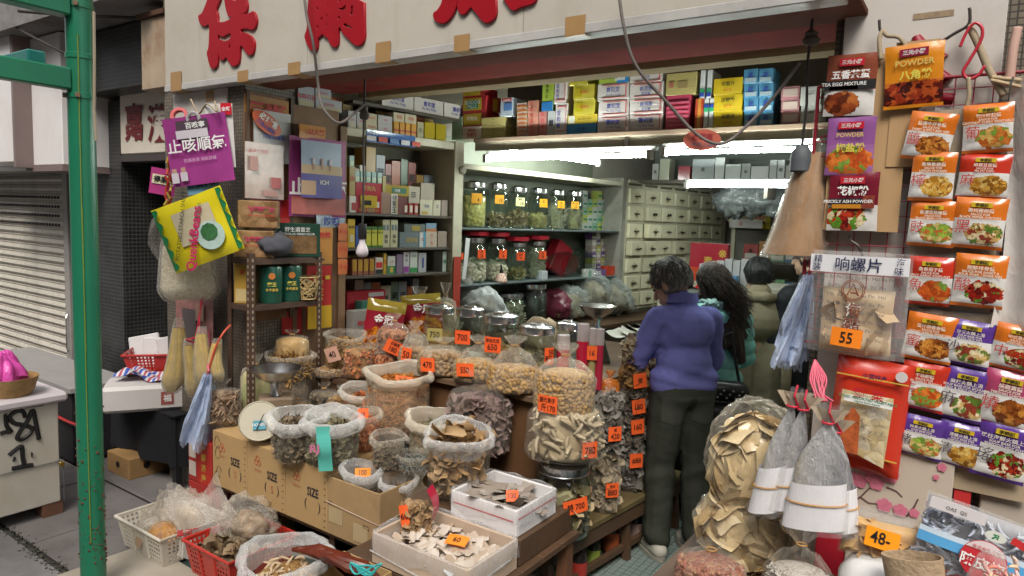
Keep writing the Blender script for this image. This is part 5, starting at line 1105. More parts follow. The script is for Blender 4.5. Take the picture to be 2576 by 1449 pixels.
for i,lab in enumerate(('brown size carton beside the red gift boxes, with scribbled pen loops','brown size carton in the middle of the row of three','brown size carton beside the worn open carton')):
 x0=-3.24+i*.3;t=thing('carton',lab,'box',(x0+.15,2.2,.275));w_,d_,h_=.296,.4,.288
 ob('body',cbox(w_,d_,h_,.003),KRAFT,t);y=-d_/2-.002
 ob('flap',MB().box(-w_/2+.002,w_/2-.002,-.2,-.002,h_,h_+.004).box(-w_/2+.002,w_/2-.002,.002,.2,h_,h_+.004),KRAFT,t)
 text(t,'SIZE',.042,(.055,y-.001,.165),PM('black_stencil',(.02,.02,.025),.8),bold=.02,wscale=.75)
 text(t,'(',.055,(.005,y-.001,.10),PM('black_stencil',(.02,.02,.025),.8));text(t,')',.055,(.10,y-.001,.10),PM('black_stencil',(.02,.02,.025),.8))
 if i<2:text(t,('S','5')[i],.035,(.055,y-.001,.10),MRED)
 for a in range(3):
  an=a*2.094+1.57;c=(-.06+.013*math.cos(an),y,.215+.013*math.sin(an))
  ob('stamp_ring',MB().tube([(c[0]+.013*math.cos(q),y-.0003,c[2]+.013*math.sin(q)) for q in np.linspace(0,6.283,17)],.0016,4),MRED,t)
 text(t,'อังสนา',.016,(-.058,y-.001,.172),MRED)
 if i==0:
  pen=PM('pen_scribble',(.12,.08,.06),.8)
  for(cx,cz) in((-.105,.24),(-.1,.18),(-.11,.05),(-.09,.08)):ob('scribble',MB().tube([(cx+.02*math.cos(q)*(1+.2*math.sin(2*q)),y-.0004,cz+.03*math.sin(q)) for q in np.linspace(0,5.6,16)],.0012,4),pen,t)
 b=MB()
 for k in range(9):b.box(w_/2-.018,w_/2-.006,y-.0004,y+.0002,.02+k*.03,.0235+k*.03,Matrix.Translation((0,0,0)))
 ob('staple_row',b,FOLD,t)['kind']='stuff'
for i,(z,lab) in enumerate(((.0,'lower red gift box with white flowers and cut corner beside the cartons'),(.245,'upper red gift box with white picture panels and gold characters'))):
 t=thing('gift_carton',lab,'box',(-3.36,2.12,z));ob('body',cbox(.215,.24,.24,.003),PM('red_gift_card',(.40,.03,.025),.45,.12,9),t);y=-.1215
 if i:
  for k in range(2):ob('picture_panel',MB().box(-.1,-.035,y,y+.0012,.03+k*.1,.11+k*.1),PM('pale_print',(.6,.52,.46),.5,.3,60),t)
  ob('gold_strip',MB().box(-.015,.09,y,y+.0012,.0,.24),PM('deep_red_strip',(.45,.03,.02),.5),t)
  for k,ch in enumerate('金銀滿屋'):text(t,ch,.042,(.04,y-.001,.21-k*.058),GLD,bold=.02)
 else:
  for k in range(12):ob('flower_dot',MB().lathe([(.0005,0),(.006,0),(.006,.001),(.0005,.001)],6,M=Matrix.Translation((random.uniform(-.09,.09),y,random.uniform(.13,.22)))@Matrix.Rotation(R(90),4,'X')),PM('pale_print',(.6,.52,.46),.5),t)
  ob('picture_panel',MB().box(-.1,.09,y,y+.0012,.01,.1),PM('pale_print',(.6,.52,.46),.5),t)
oc=thing('open_carton','worn open brown carton bound with string holding two open bags','box',(-2.175,2.17,.275))
w_,d_,h_=.33,.34,.268;q=.006
def open_box(w_,d_,h_,q):return MB().box(-w_/2,w_/2,-d_/2,-d_/2+q,0,h_).box(-w_/2,w_/2,d_/2-q,d_/2,0,h_).box(-w_/2,-w_/2+q,-d_/2+q,d_/2-q,0,h_).box(w_/2-q,w_/2,-d_/2+q,d_/2-q,0,h_).box(-w_/2+q,w_/2-q,-d_/2+q,d_/2-q,0,.006)
ob('walls',open_box(w_,d_,h_,q).mesh('w',bevel=.002),KRAFTD,oc)
ob('string',MB().tube([(-w_/2-.003,-d_/2-.003,.15),(0,-d_/2-.004,.14),(w_/2+.003,-d_/2-.003,.13),(w_/2+.003,d_/2,.15)],.002,5),PM('pinkish_string',(.5,.38,.3),.8),oc)
for(a,b_,c,e) in((.01,.1,.02,.1),(-.15,-.06,.06,.13)):ob('tape_patch',MB().box(a,b_,-d_/2-.0022,-d_/2-.001,c,e),PM('pale_tape',(.42,.32,.18),.4),oc)
text(oc,'KG',.02,(.09,-d_/2-.003,.1),FOLD);text(oc,'20',.02,(-.14,-d_/2-.003,.15),FOLD)
def gp(px,py,z=CZ+.005):return aZ(px,py,z)
def obag(label,px,py,w,h,cont,z=CZ+.005,name='open_bag',pos=None,**kw):
 """open bag from base point and picture size"""
 p=pos if pos is not None else gp(px,py,z);k=mpp(p)
 return open_bag(name,label,'bag',p,w/2*k/1.14,h*k,cont,**kw)
DRK=LUMPS('dark_dried_bed',[(.05,.04,.03),(.12,.09,.06),(.2,.15,.09)],70);DRKP=drymat('dark_dried_bits',(.05,.035,.025),(.16,.11,.07),(.25,.19,.12))
GRN_=LUMPS('greenish_dried_bed',[(.09,.08,.05),(.18,.16,.1),(.26,.22,.14)],60);GRNP_=drymat('greenish_dried_bits',(.09,.08,.045),(.2,.17,.09),(.3,.26,.16))
SHR=LUMPS('dried_shrimp_bed',[(.42,.14,.05),(.55,.24,.1),(.35,.09,.03)],55);SHRP=drymat('dried_shrimps',(.5,.14,.04),(.6,.26,.1),(.38,.08,.03))
APR=LUMPS('pale_shrimp_bed',[(.42,.17,.055),(.52,.25,.09),(.32,.11,.035)],75,bump=.9);APRP=drymat('orange_chips',(.40,.14,.02),(.5,.22,.04),(.24,.06,.015))
TAN=LUMPS('tan_bits_bed',[(.30,.155,.045),(.42,.24,.08),(.2,.095,.03)],85,bump=.9);TANP=drymat('tan_bits',(.30,.16,.04),(.46,.28,.09),(.18,.085,.025))
SCAL=LUMPS('scallop_bed',[(.40,.235,.08),(.5,.32,.125),(.3,.165,.05)],42,bump=.7,dist=.015);SCALP=drymat('dried_scallops',(.40,.24,.08),(.54,.35,.14),(.3,.16,.05))
PURP=LUMPS('purple_mushroom_bed',[(.08,.05,.05),(.18,.11,.11),(.26,.18,.15)],26,bump=1.,dist=.03)
t=obag('crinkled clear open bag of dark dried slices beside the pan scale',750,1148,150,118,GRN_,pieces=('chip',130,.016,DRKP),rimm=FILM('bright_film_rim',(.76,.76,.75),.24,.74,.09,11,.8),rim=.3,rimamp=.1,sx=.95)
t=obag('crinkled clear open bag wound with teal tape',836,1160,150,125,GRN_,pieces=('chip',150,.016,GRNP_),rimm=FILM('bright_film_rim',(.76,.76,.75),.24,.74,.09,11,.8),rim=.3,rimamp=.1)
Rt=.145
tp_=MB();Rr_=75*mpp(t.location)/1.14
tp_.sheet(lambda u,v:(-.045-.05*v*.3+.06*u-.1*Rr_,-Rr_*.85-.055+.05*(v**2)*.6+.006*math.sin(9*v),.04+.2*v),4,10)
ob('teal_tape',tp_.mesh('tape',True),PM('teal_plastic_tape',(.10,.45,.38),.25,.2,10),t)
text(t,'RJ',.05,(-.075,-Rr_*.85-.062,.15),PM('pink_print',(.65,.2,.35),.5),bold=.03)
obag('open bag of bright orange dried shrimps with folded price card',912,1128,100,100,SHR,pieces=('stick',200,.016,SHRP,(1,1.6,1.6)),rimm=MILKY(),rim=.22)
p=gp(912,1128);price(bpy.data.objects[[o.name for o in COL.objects if o.name.startswith('open_bag')][-1]],.05,.05,(0,-.03,.2),[('60',.4,0,0)],rx=R(-30))
t=obag('tall bag of pale orange flakes with the 80 price card',1000,1090,176,172,APR,z=CZ+.005,level=.78,pieces=('chip',260,.011,APRP),rimm=FILM('cream_film_rim',(.70,.63,.51),.36,.84,.14,9,.65),film=YFILM(),rim=.16,rimamp=.06)
price(t,.1,.085,(.03,-.01,.285),[('80',.5,0,0)],rx=R(-50),ry=R(8))
t=obag('wide open milky bag of dark green tea-like leaves',1100,1152,166,118,TAN,pieces=('chip',160,.014,GRNP_),rimm=FILM('cream_film_rim',(.70,.63,.51),.36,.84,.14,9,.65),film=YFILM(),rim=.2,sy=.75,level=.66)
t=obag('small open bag with orange 60 card leaning on the wide milky bag',976,1178,92,92,DRK,pieces=('chip',60,.012,DRKP),rim=.26,rimm=MILKY(),level=.6,z=CZ+.005)
price(t,.05,.06,(.01,-.03,.07),[('60',.4,0,.05)],rx=R(-25),ry=R(20))
obag('low flat clear bag of dried fish slivers behind the open carton',1050,1185,110,50,GRN_,pieces=('straight',120,.03,drymat('silver_slivers',(.2,.2,.18),(.4,.4,.36),(.12,.14,.12))),rimm=MILKY(),rim=.12,level=.5,sy=.6)
obag('grey-rimmed open bag behind the tall orange flake bag',872,1030,120,100,TAN,z=CZ+.005,pos=Vector((gp(905,1095).x-.12,2.56,CZ+.005)),rim=.2,pieces=('chip',80,.014,SHRP))
obag('frosted open bag with orange tab behind the crinkled bags',815,1060,120,70,DRK,pos=Vector((-2.66,2.33,CZ+.005)),rim=.22,rimm=FILM('bright_film_rim',(.76,.76,.75),.24,.74,.09,11,.8),pieces=('chip',80,.014,DRKP))
for(dx,dy,rr,hh,lab,tg) in((-.075,-.04,.085,.31,'open bag with the 100 card inside the worn carton','100'),(.08,.03,.075,.275,'open bag of dark mushrooms inside the worn carton',None)):
 t=open_bag('open_bag',lab,'bag',(-2.175+dx,2.17+dy,.283),rr,hh,DRK,rimm=FILM('bright_film_rim',(.76,.76,.75),.24,.74,.09,11,.8),rim=.3,level=.72,sx=1,sy=.9,pieces=('fat',40,.02,DRKP))
 if tg:price(t,.07,.04,(.0,.02,hh*.86),[(tg,.6,0,0)],'#f08a1e',rx=R(-40))
wb2=thing('wooden_box','low wooden box under the white tray and squid bag','box',(-1.68,2.33,.381));ob('body',cbox(.62,.42,.108,.004),WOODD,wb2)
SQ=drymat('dried_squid',(.24,.13,.05),(.38,.23,.1),(.48,.33,.18));SQB=LUMPS('squid_bed',[(.3,.2,.1),(.42,.3,.17),(.2,.12,.06)],22,bump=1,dist=.03)
t=open_bag('squid_bag','big open clear bag packed with curled brown dried squid','bag',(-1.83,2.30,.492),.135,.33,SQB,rimm=FILM('bright_film_rim',(.76,.76,.75),.24,.74,.09,11,.8),rim=.2,level=.7,tilt=(R(14),0),pieces=('chip',60,.045,SQ,(1,.8,1.6)))
pts=disc_pts(26,.1,.08,.27,.06,.03);stuffpart(scatter(pts,'chip',.055,(1.2,.6,2.0)),SQ,t,name='squid_piece')
pts=disc_pts(40,.1,.08,.25,.03,.02);stuffpart(scatter(pts,'stick',.05,(1,1.5,.5)),SQ,t,name='tentacles')
t=tied_bag('mushroom_sack','tall clear sack of purplish dried mushrooms standing before the table','bag',(-1.95,2.6,CZ+.01),.16,.42,PURP,CLEAR(),.68,1.,.75,pieces=('chip',180,.03,drymat('purple_caps',(.1,.06,.06),(.22,.14,.13),(.32,.24,.2)),(1,1,1.4)),band=False)
st=thing('stall_table','low rough wooden table carrying the trays of dried seafood','table',(0,0,0))
for i in range(5):ob('plank',MB().box(-1.99,-1.34,1.8+i*.15,1.8+i*.15+.147,.35,.378+random.uniform(0,.002)).mesh('p',bevel=.003),WOODD,st)
for x in(-1.95,-1.38):
 for y in(1.84,2.5):ob('leg',MB().box(x-.025,x+.025,y-.025,y+.025,0,.349),PM('red_brown_leg',(.16,.07,.035),.6,.3,9),st)
TRAYM=PM('buff_carton',(.50,.38,.28),.7,.1,6,bump=.15,bs=90)
def tray(name,label,loc,w_,d_,h_,m,rz=0.):
 t=thing(name,label,'tray',loc,rz);ob('walls',open_box(w_,d_,h_,.012).mesh('w',bevel=.004),m,t)
 rs=random.Random(int(w_*1000));p1,p2=rs.uniform(0,6),rs.uniform(0,6)
 def ring(j,a):
  c,s=math.cos(a),math.sin(a);k=max(abs(c),abs(s));c,s=c/k,s/k
  o=(1.02+.02*math.sin(7*a+p1)) if j>1 else .93
  z=(.3,.75,1.05,1.06,.7,.42)[j]+.05*math.sin(9*a+p2)*(j in(3,4,5))+.1*math.sin(4*a+p1)*(j==5)
  o=(.92,.94,.985,1.03,1.05,1.055)[j]+.008*math.sin(11*a+p1+j)
  return(c*w_/2*o,s*d_/2*o,z*h_)
 b=MB();n=56
 vs=[ring(j,2*math.pi*(i+.5)/n) for j in range(6) for i in range(n)]
 b.add(vs,[(j*n+i,j*n+(i+1)%n,(j+1)*n+(i+1)%n,(j+1)*n+i) for j in range(5) for i in range(n)])
 ob('plastic_lining',b.mesh('lining',True,ang=0),FILM('tray_lining_film',(.8,.8,.8),.10,.55,.12,14),t);return t
OY=drymat('dried_oysters',(.35,.24,.15),(.58,.5,.42),(.68,.62,.56),(.45,.36,.27))
t=tray('oyster_tray','buff carton tray lined with film and full of dried oysters',(-1.605,1.95,.382),.47,.31,.122,TRAYM)
ob('filling',MB().sheet(lambda u,v:((u-.5)*.44,(v-.5)*.28,.06+.02*noise.noise(Vector((u*5,v*5,2)))),14,10).mesh('f',True),LUMPS('oyster_bed',[(.4,.3,.2),(.6,.52,.44),(.3,.2,.13)],18,bump=1,dist=.02),t)
pts=np.stack([rng.uniform(-.2,.2,120),rng.uniform(-.12,.12,120),rng.uniform(.065,.095,120)],-1)
stuffpart(scatter(pts,'chip',.034,(1.3,.75,.6),flat=.75),OY,t,name='oyster')
price(t,.085,.055,(.06,.0,.118),[('60',.5,0,0)],'#f08a2a',rx=R(-75),rz=R(15))
ob('film_knot',MB().tube([(.16,-.165,.05),(.17,-.17,.09),(.14,-.172,.1)],[.003,.012,.004],6).tube([(.17,-.168,.09),(.2,-.172,.05),(.19,-.17,.02)],[.006,.008,.002],5).tube([(.17,-.168,.09),(.13,-.172,.04)],[.006,.003],5),WBAG,t)
ob('binding',MB().tube([(-.24,-.161,.05),(0,-.163,.03),(.238,-.163,.05),(.24,.1,.06)],.003,5),FILM('bright_film_rim',(.76,.76,.75),.24,.74,.09,11,.8),t)
b_=tied_bag('squid_pouch','tall clear pouch of dried squid with red lining standing in the oyster tray','bag',(-1.76,1.97,.45),.07,.27,SQB,CLEAR(),.5,1.,.5,rz=R(30),pieces=('chip',70,.025,SQ),band=False)
ob('red_liner',MB().sheet(lambda u,v:(.03+.035*math.sin(v*3)+.01*u,-.03+.07*u,.03+.17*v),4,8).mesh('l',True),PM('crimson_foil',(.5,.02,.06),.2,.1),b_)
price(b_,.035,.09,(-.05,-.03,.09),[('60',.3,0,0)],ry=R(-10))
t=tray('white_fish_tray','white foam tray with a red line holding flat dried fish',(-1.555,2.27,.491),.33,.3,.11,PM('white_foam',(.72,.70,.70),.55,.05,8,dirt=.2,dirtc=(.5,.4,.4)))
ob('filling',MB().sheet(lambda u,v:((u-.5)*.3,(v-.5)*.27,.05),4,4),PM('grey_fish_skin',(.3,.27,.24),.6,.3,20),t)
pts=np.stack([rng.uniform(-.12,.12,70),rng.uniform(-.1,.1,70),rng.uniform(.05,.10,70)],-1)
stuffpart(scatter(pts,'chip',.05,(1.4,.55,.35),flat=.85),drymat('flat_dried_fish',(.3,.25,.2),(.5,.46,.4),(.2,.15,.12)),t,name='fish_slice')
ob('red_line',MB().box(.1655,.1665,-.14,.14,.07,.076).box(-.15,.15,-.1515,-.1505,.06,.066),REDP,t)
price(t,.05,.045,(.08,-.06,.12),[('100',.5,0,0)],rx=R(-35),rz=R(40))
def basket(name,label,c,w_,d_,h_,m,rz=0.,slots=True):
 """tapered plastic crate: walls with rows of slots, rolled rim"""
 t=thing(name,label,'basket',c,rz);tp=.86;b=MB();walls=[]
 def pt(u,v,side):
  k=tp+(1-tp)*v;W2,D2=w_/2*k,d_/2*k;z=h_*v
  return{0:(-W2+2*W2*u,-D2,z),1:(W2,-D2+2*D2*u,z),2:(W2-2*W2*u,D2,z),3:(-W2,D2-2*D2*u,z)}[side]
 for s in range(4):
  L=w_ if s in(0,2) else d_;nu=max(8,int(L/.011));nv=13
  o=len(b.v)
  for j in range(nv+1):
   for i in range(nu+1):b.v.append(pt(i/nu,j/nv,s))
  for j in range(nv):
   for i in range(nu):
    x=abs(i/nu-.5);hole=slots and(i%2==1) and(j%2==1) and 0<j<nv-1 and not(x<.14) and x<.46
    if not hole:a=o+j*(nu+1)+i;b.f.append((a,a+1,a+nu+2,a+nu+1))
 ob('wall',b,m,t)
 ob('base',MB().box(-w_/2*tp,w_/2*tp,-d_/2*tp,d_/2*tp,.001,.006),m,t)
 r=MB();W2,D2=w_/2+.004,d_/2+.004
 ob('rim',MB().tube([(-W2,-D2,h_),(W2,-D2,h_),(W2,D2,h_),(-W2,D2,h_),(-W2,-D2,h_)],.008,8).mesh('r',True),m,t)
 for s in range(4):
  for u in(.33,.67):ob('rib',MB().tube([pt(u,.02,s),pt(u,.98,s)],.006,5),m,t)
 return t
wbk=basket('white_basket','white slotted plastic basket of wrapped pastries on the pavement',(-3.26,1.79,.013),.42,.34,.15,PM('ivory_plastic',(.58,.54,.46),.4,.08,8,dirt=.25,dirtc=(.35,.3,.2)))
ob('flower_sticker',MB().lathe([(.0005,0),(.03,0),(.03,.002),(.0005,.002)],16,M=Matrix.Translation((-.01,-.162,.075))@Matrix.Rotation(R(83),4,'X')),PM('tan_sticker',(.42,.28,.18),.5),wbk)
def baglump(name,label,loc,r,inner,seed,film=None,rot=(0,0,0),cat='bag'):
 t=thing(name,label,cat,loc,rot=rot);lump('contents',inner,t,(0,0,.005),tuple(x*.72 for x in r),seed,.3,2.)
 lump('wrap',film or MILKY(),t,(0,0,0),tuple(x*1.06 for x in r),seed,.55,2.4,sub=4);return t
ORB=LUMPS('orange_brown_snack',[(.45,.17,.01),(.6,.28,.03),(.35,.11,.01)],45,.3);BUN=LUMPS('bun_beige',[(.55,.38,.2),(.62,.46,.27)],18,bump=.3)
for i,(dx,dy,dz,r,m_,lab) in enumerate(((.03,-.05,.01,(.10,.07,.06),ORB,'amber wrapped sweet snack packet in the white basket'),(-.14,-.02,.01,(.05,.05,.045),PM('white_crumple',(.65,.62,.55),.8,.1),'crumpled white paper in the white basket'),(-.1,.07,.01,(.08,.06,.07),BUN,'wrapped buns with pink print in the white basket'),(.05,.06,.03,(.11,.07,.075),BUN,'wrapped bun with red lettering on the basket pile'))):
 baglump('snack_packet',lab,(-3.26+dx,1.79+dy,.022+dz),tuple(q*1.3 for q in r),m_,80+i)
p=Vector((-3.12,1.82,.04));sb=thing('carrier_bag','tall frosted carrier bag with red print slumped over the white basket','bag',p,face(p))
ob('bag',MB().sheet(lambda u,v:((u-.5)*(.24+.1*(1-v))+.10*(1-v)+.02*math.sin(6*v),-.13*(1-v)**1.2-.06*math.sin(math.pi*u)-.02*math.sin(12*u+4*v),.02+.27*v-.05*math.sin(5*u)+.03*math.sin(9*u+5*v)),20,20).sheet(lambda u,v:((.5-u)*(.24+.1*(1-v))+.10*(1-v),-.08*(1-v)+.05+.015*math.sin(10*u),.02+.25*v-.05*math.sin(5*u)),16,16).mesh('b',True,ang=0),FILM('carrier_film',(.66,.62,.57),.26,.7,.18,9),sb)
text(sb,'黃河麵',.035,(-.02,-.15,.14),REDP,bold=.02)
rbk=basket('red_basket','red slotted plastic basket of brown dried mushrooms under the cartons',(-2.78,1.86,.013),.36,.36,.16,PM('red_crate_plastic',(.45,.03,.02),.3,.12,8,spec=.5))
MSH=drymat('brown_mushrooms',(.2,.13,.07),(.36,.26,.15),(.12,.08,.05))
ob('filling',MB().sheet(lambda u,v:((u-.5)*.31,(v-.5)*.31,.10+.03*noise.noise(Vector((u*4,v*4,5)))),10,10).mesh('f',True),LUMPS('mushroom_bed',[(.15,.1,.06),(.3,.2,.12)],20,bump=1),rbk)
stuffpart(scatter(np.stack([rng.uniform(-.14,.14,90),rng.uniform(-.14,.14,90),rng.uniform(.1,.15,90)],-1),'chip',.035,(1,1,1.6)),MSH,rbk,name='mushroom')
baglump('clear_bag','clear crumpled bag of mushrooms spilling over the red basket',(-2.80,1.92,.13),(.15,.1,.09),LUMPS('mushroom_bed',[(.15,.1,.06),(.3,.2,.12)],20),91)
t=tied_bag('tied_bag','tied clear bag of brown chips on the ground under the cartons','bag',(-2.93,2.16,.001),.10,.22,TAN,CLEAR(),.6)
t=tied_bag('tied_bag','tied clear bag of dark roots under the first brown carton','bag',(-3.12,2.17,.001),.10,.22,DRK,CLEAR(),.6)
p=aY(722,1500,1.62);t=open_bag('root_bag','milky open bag of pale knobbly roots at the kerb side of the baskets','bag',(p.x,1.62,.013),.15,aY(722,1365,1.62).z-.013,TAN,rimm=FILM('bright_film_rim',(.76,.76,.75),.24,.74,.09,11,.8),rim=.25,level=.74,pieces=('fat',60,.03,drymat('pale_roots',(.5,.36,.22),(.62,.5,.34),(.4,.28,.17))))
p=aY(850,1449,1.66);mb_=thing('meat_box','small kraft box filled with dark glossy cured meat strips','box',(p.x+.03,1.68,.013));
mz=aY(850,1436,1.66).z-.013;ob('walls',open_box(.26,.2,mz,.005),KRAFT,mb_)
MEAT=PM('cured_meat',(.13,.025,.012),.22,.5,14,spec=.6)
for i in range(7):
 x=-.10+i*.033;ob('meat_strip',MB().tube([(x+.06,.06,mz-.06),(x+.02,.0,mz+.03+.01*(i%3)),(x-.05,-.04,mz+.05+.015*(i%2)),(x-.13,-.07,mz+.04+.012*i*.5)],[.018,.024,.022,.008],8).mesh('m',True),MEAT,mb_)
cord('net_twine','tangle of turquoise twine beside the cured meats',[aY(900+30*math.cos(k*1.9)+k*3,1432+16*math.sin(k*2.3),1.62) for k in range(12)],.0035,PM('turquoise_twine',(.05,.45,.45),.6),'twine')
for k in range(3):
 t=tag_(ob('rattan_mat',MB().box(-.16,.16,-.2,.2,0,.035).mesh('m',bevel=.012),PM('rattan',(.42,.36,.26),.9,.25,40,bump=.6,bs=150),None,(-1.62,2.6,.01+k*.04),(0,0,R(5*k))),('lowest woven straw mat stacked under the stall table','middle woven straw mat stacked under the stall table','top woven straw mat stacked under the stall table')[k],'mat')
BZ=.32
bn=thing('bench','long low dark wooden bench carrying stacked bags beside the man','bench',(-1.43,2.46,0),R(-7))
ob('seat',MB().box(-.52,0,0,1.25,BZ-.035,BZ).mesh('s',bevel=.006),PM('greasy_bench_wood',(.16,.12,.05),.45,.35,5,bump=.3,bs=30,dirt=.4),bn)
ob('apron',MB().box(-.03,-.008,.04,1.2,BZ-.11,BZ-.036).box(-.5,-.02,.03,.05,BZ-.11,BZ-.036),WOODD,bn)
for(x,y) in((-.04,.04),(-.04,.68),(-.04,1.2),(-.48,.04),(-.48,1.2)):
 ob('leg',MB().tube([(x,y,BZ-.036),(x-.005,y,.2),(x+.015,y,0)],[.034,.026,.024],4),WOODD,bn)
ob('stretcher',MB().box(-.055,-.03,.08,1.16,.05,.08),WOODD,bn)
def bpt(px,py,z=BZ):return aZ(px,py,z)
KR='bags stacked on the bench'
p=bpt(1408,1352)+Vector((-.03,.06,0));k=mpp(p);RJ=72*k;HJ=190*k
j7=jar('fish_maw_jar','large steel-lidded jar of pale fish maw with 700 tag on the bench',p,RJ,HJ,LUMPS('maw_bed',[(.42,.32,.18),(.52,.42,.26),(.3,.22,.12)],14,bump=1,dist=.03),.62,pieces=('chip',70,.045,drymat('maw_slabs',(.4,.3,.17),(.55,.45,.28),(.3,.2,.1))),neck=.82)
price(j7,RJ*.9,RJ*.5,(RJ*.45,-RJ*.89-.004,HJ*.5),[('特 700',.55,0,0)],rz=R(28),ry=R(-8))
zt1=BZ+HJ
WHT=LUMPS('white_maw_bed',[(.42,.33,.2),(.52,.43,.29),(.32,.24,.14)],11,bump=.8,dist=.03)
t=tied_bag('fish_maw_bag','wide clear bag of pale ring-shaped fish maw with 780 tag on the jar','bag',(p.x,p.y,zt1),95*k,150*k,WHT,CLEAR(),.80,1.0,.8,pieces=('fat',70,.042,drymat('white_rings',(.42,.34,.22),(.54,.46,.33),(.36,.28,.17)),(1,1.1,1.2)),band=False,wr=.08)
price(t,40*k,40*k,(60*k,-.064-20*k,42*k),[('780',.45,0,0)],rz=R(30))
t2z=zt1+112*k
t=tied_bag('scallop_bag','tied white bag of small dried scallops with 170 tag on the maw bag','bag',(p.x-.02,p.y+.01,t2z),76*k,172*k,SCAL,MILKY(),.6,1.,.85,pieces=('ball',420,.011,SCALP,(1,1,.8)))
price(t,52*k,42*k,(-38*k,-58*k,34*k),[('銀元貝仔',.3,0,.25),('斤170',.45,.05,-.2)],rz=R(-28))
def stack(px,py,items,dx=0,dy=0.):
 """bags heaped one on another; items (label, R px, H px, contents, film, tag)"""
 q=bpt(px,py)+Vector((dx,dy,0));z=BZ;kk=mpp(q)
 for(lab,r,h,c,f,tg,tagz) in items:
  sp_m={'w':drymat('maw_disc',(.4,.32,.2),(.52,.44,.3),(.3,.22,.13)),'d':drymat('dark_slab',(.05,.04,.03),(.14,.11,.085),(.2,.16,.13)),'g':drymat('grey_slab',(.16,.145,.125),(.28,.26,.23),(.1,.09,.08)),'t':TANP}['w' if c is WHT else 'd' if c is DBR else 'g' if c is GRY else 't']
  t=tied_bag('stacked_bag',lab,'bag',(q.x,q.y,z),r*kk,h*1.3*kk,c,f,.78,1,.9,band=False,wr=.09,pieces=('chip',90,.03,sp_m,(1.2,1,1.2)))
  if tg:price(t,34*kk,36*kk,(r*.45*kk,-r*.9*.87*kk-.012,tagz*h*kk),tg,rz=R(25),ry=R(random.uniform(-8,5)))
  z+=h*kk
GRY=LUMPS('grey_abalone_bed',[(.24,.22,.2),(.34,.32,.3),(.16,.14,.13)],16,bump=1,dist=.03);DBR=LUMPS('dark_cucumber_bed',[(.06,.045,.035),(.12,.09,.07),(.18,.14,.11)],22,bump=1,dist=.03)
stack(1505,1292,[('lowest milky bag of pale discs with 880 tag on the bench',38,148,WHT,MILKY(),[('特大',.25,0,.28),('880',.42,0,-.15)],.45),('grey bag with 420 tag over the 880 bag',37,75,GRY,CLEAR(),[('細',.25,0,.3),('420',.38,0,-.15)],.8),('topmost grey silvery bag beside the scallop bag',36,70,GRY,MILKY(),None,0)],dy=.06)
stack(1562,1240,[('low clear bag of dark slabs with yellow 88 tag on the bench',38,115,GRY,CLEAR(),[('#88',.4,0,0)],.75),('dark bag with 160 tag over the yellow tagged bag',36,70,DBR,CLEAR(),[('160',.4,0,0)],.8),('brown bag with faded tag in the middle stack',35,65,DBR,CLEAR(),[('180',.4,0,0)],.55),('clear bag of tan slices with red print topping the middle stack',34,70,TAN,CLEAR(),[('樂',.4,0,0)],.5),('pale bag of white slices behind the orange bag',32,55,WHT,CLEAR(),None,0)],dy=.08)
stack(1606,1205,[('low dark bag with red edged tag nearest the man',34,100,DBR,CLEAR(),[('90',.4,0,0)],.6),('amber brown bag in the stack beside the man',36,95,LUMPS('amber_bed',[(.2,.1,.03),(.32,.18,.06)],20),CLEAR(),None,0),('thin milky bag drooping in the stack beside the man',30,90,TAN,MILKY(),None,0)],dx=.03,dy=.12)
q=bpt(1500,1290)+Vector((-.05,.22,0));kk=mpp(q)
t=tied_bag('orange_snack_bag','shiny orange printed snack bag standing among the stacked bags','bag',(q.x-.02,q.y,TZ-.12),26*kk,105*kk,PM('orange_snack_print',(.55,.14,.01),.25,.4,22),FILM('orange_film',(.65,.2,.03),.5,.9,.1),.7,1,.6,band=False)
def bottle(label,px,py,h,col,lab,z=0.002):
 q=aZ(px,py,z);t=thing('sauce_bottle',label,'bottle',q,face(q));r=h*.16
 ob('glass',MB().lathe([(.001,0),(r*.95,0),(r,.01),(r,h*.55),(r*.8,h*.66),(r*.36,h*.78),(r*.34,h*.93),(r*.3,h*.93)],20).mesh('g',True,ang=40),PM('dark_bottle_'+str(col),col,.12,.05,spec=.7),t)
 ob('cap',MB().lathe([(.001,h),(r*.4,h),(r*.42,h*.98),(r*.42,h*.92),(r*.3,h*.92)],16).mesh('c',True,ang=30),PM('bottle_cap',(.3,.03,.02),.3),t)
 ob('paper_label',MB().lathe([(r+.0012,h*.1),(r+.0012,h*.48)],20),lab,t);return t
LR=PM('label_red',(.42,.04,.03),.5,.3,30);LG=PM('label_lime',(.35,.45,.08),.5,.3,30);LW=PM('label_white_red',(.5,.35,.3),.5,.5,20)
bottle('dark sauce bottle with big red label in front under the bench',1452,1470,.26,(.02,.015,.015),LR)
bottle('dark bottle with lime green label lying in shade under the bench',1492,1425,.2,(.02,.03,.015),LG)
bottle('brown sauce bottle with red and gold label under the bench',1536,1392,.26,(.03,.012,.01),PM('label_red_gold',(.5,.12,.04),.5,.5,15))
bottle('small white and red labelled bottle behind the sauce bottles',1545,1352,.2,(.03,.02,.02),LW)
bottle('dark bottle with round emblem near the bench end',1598,1362,.24,(.015,.02,.02),LW)
bottle('black bottle deepest under the bench',1575,1340,.26,(.012,.012,.014),PM('label_dark',(.06,.06,.06),.5))
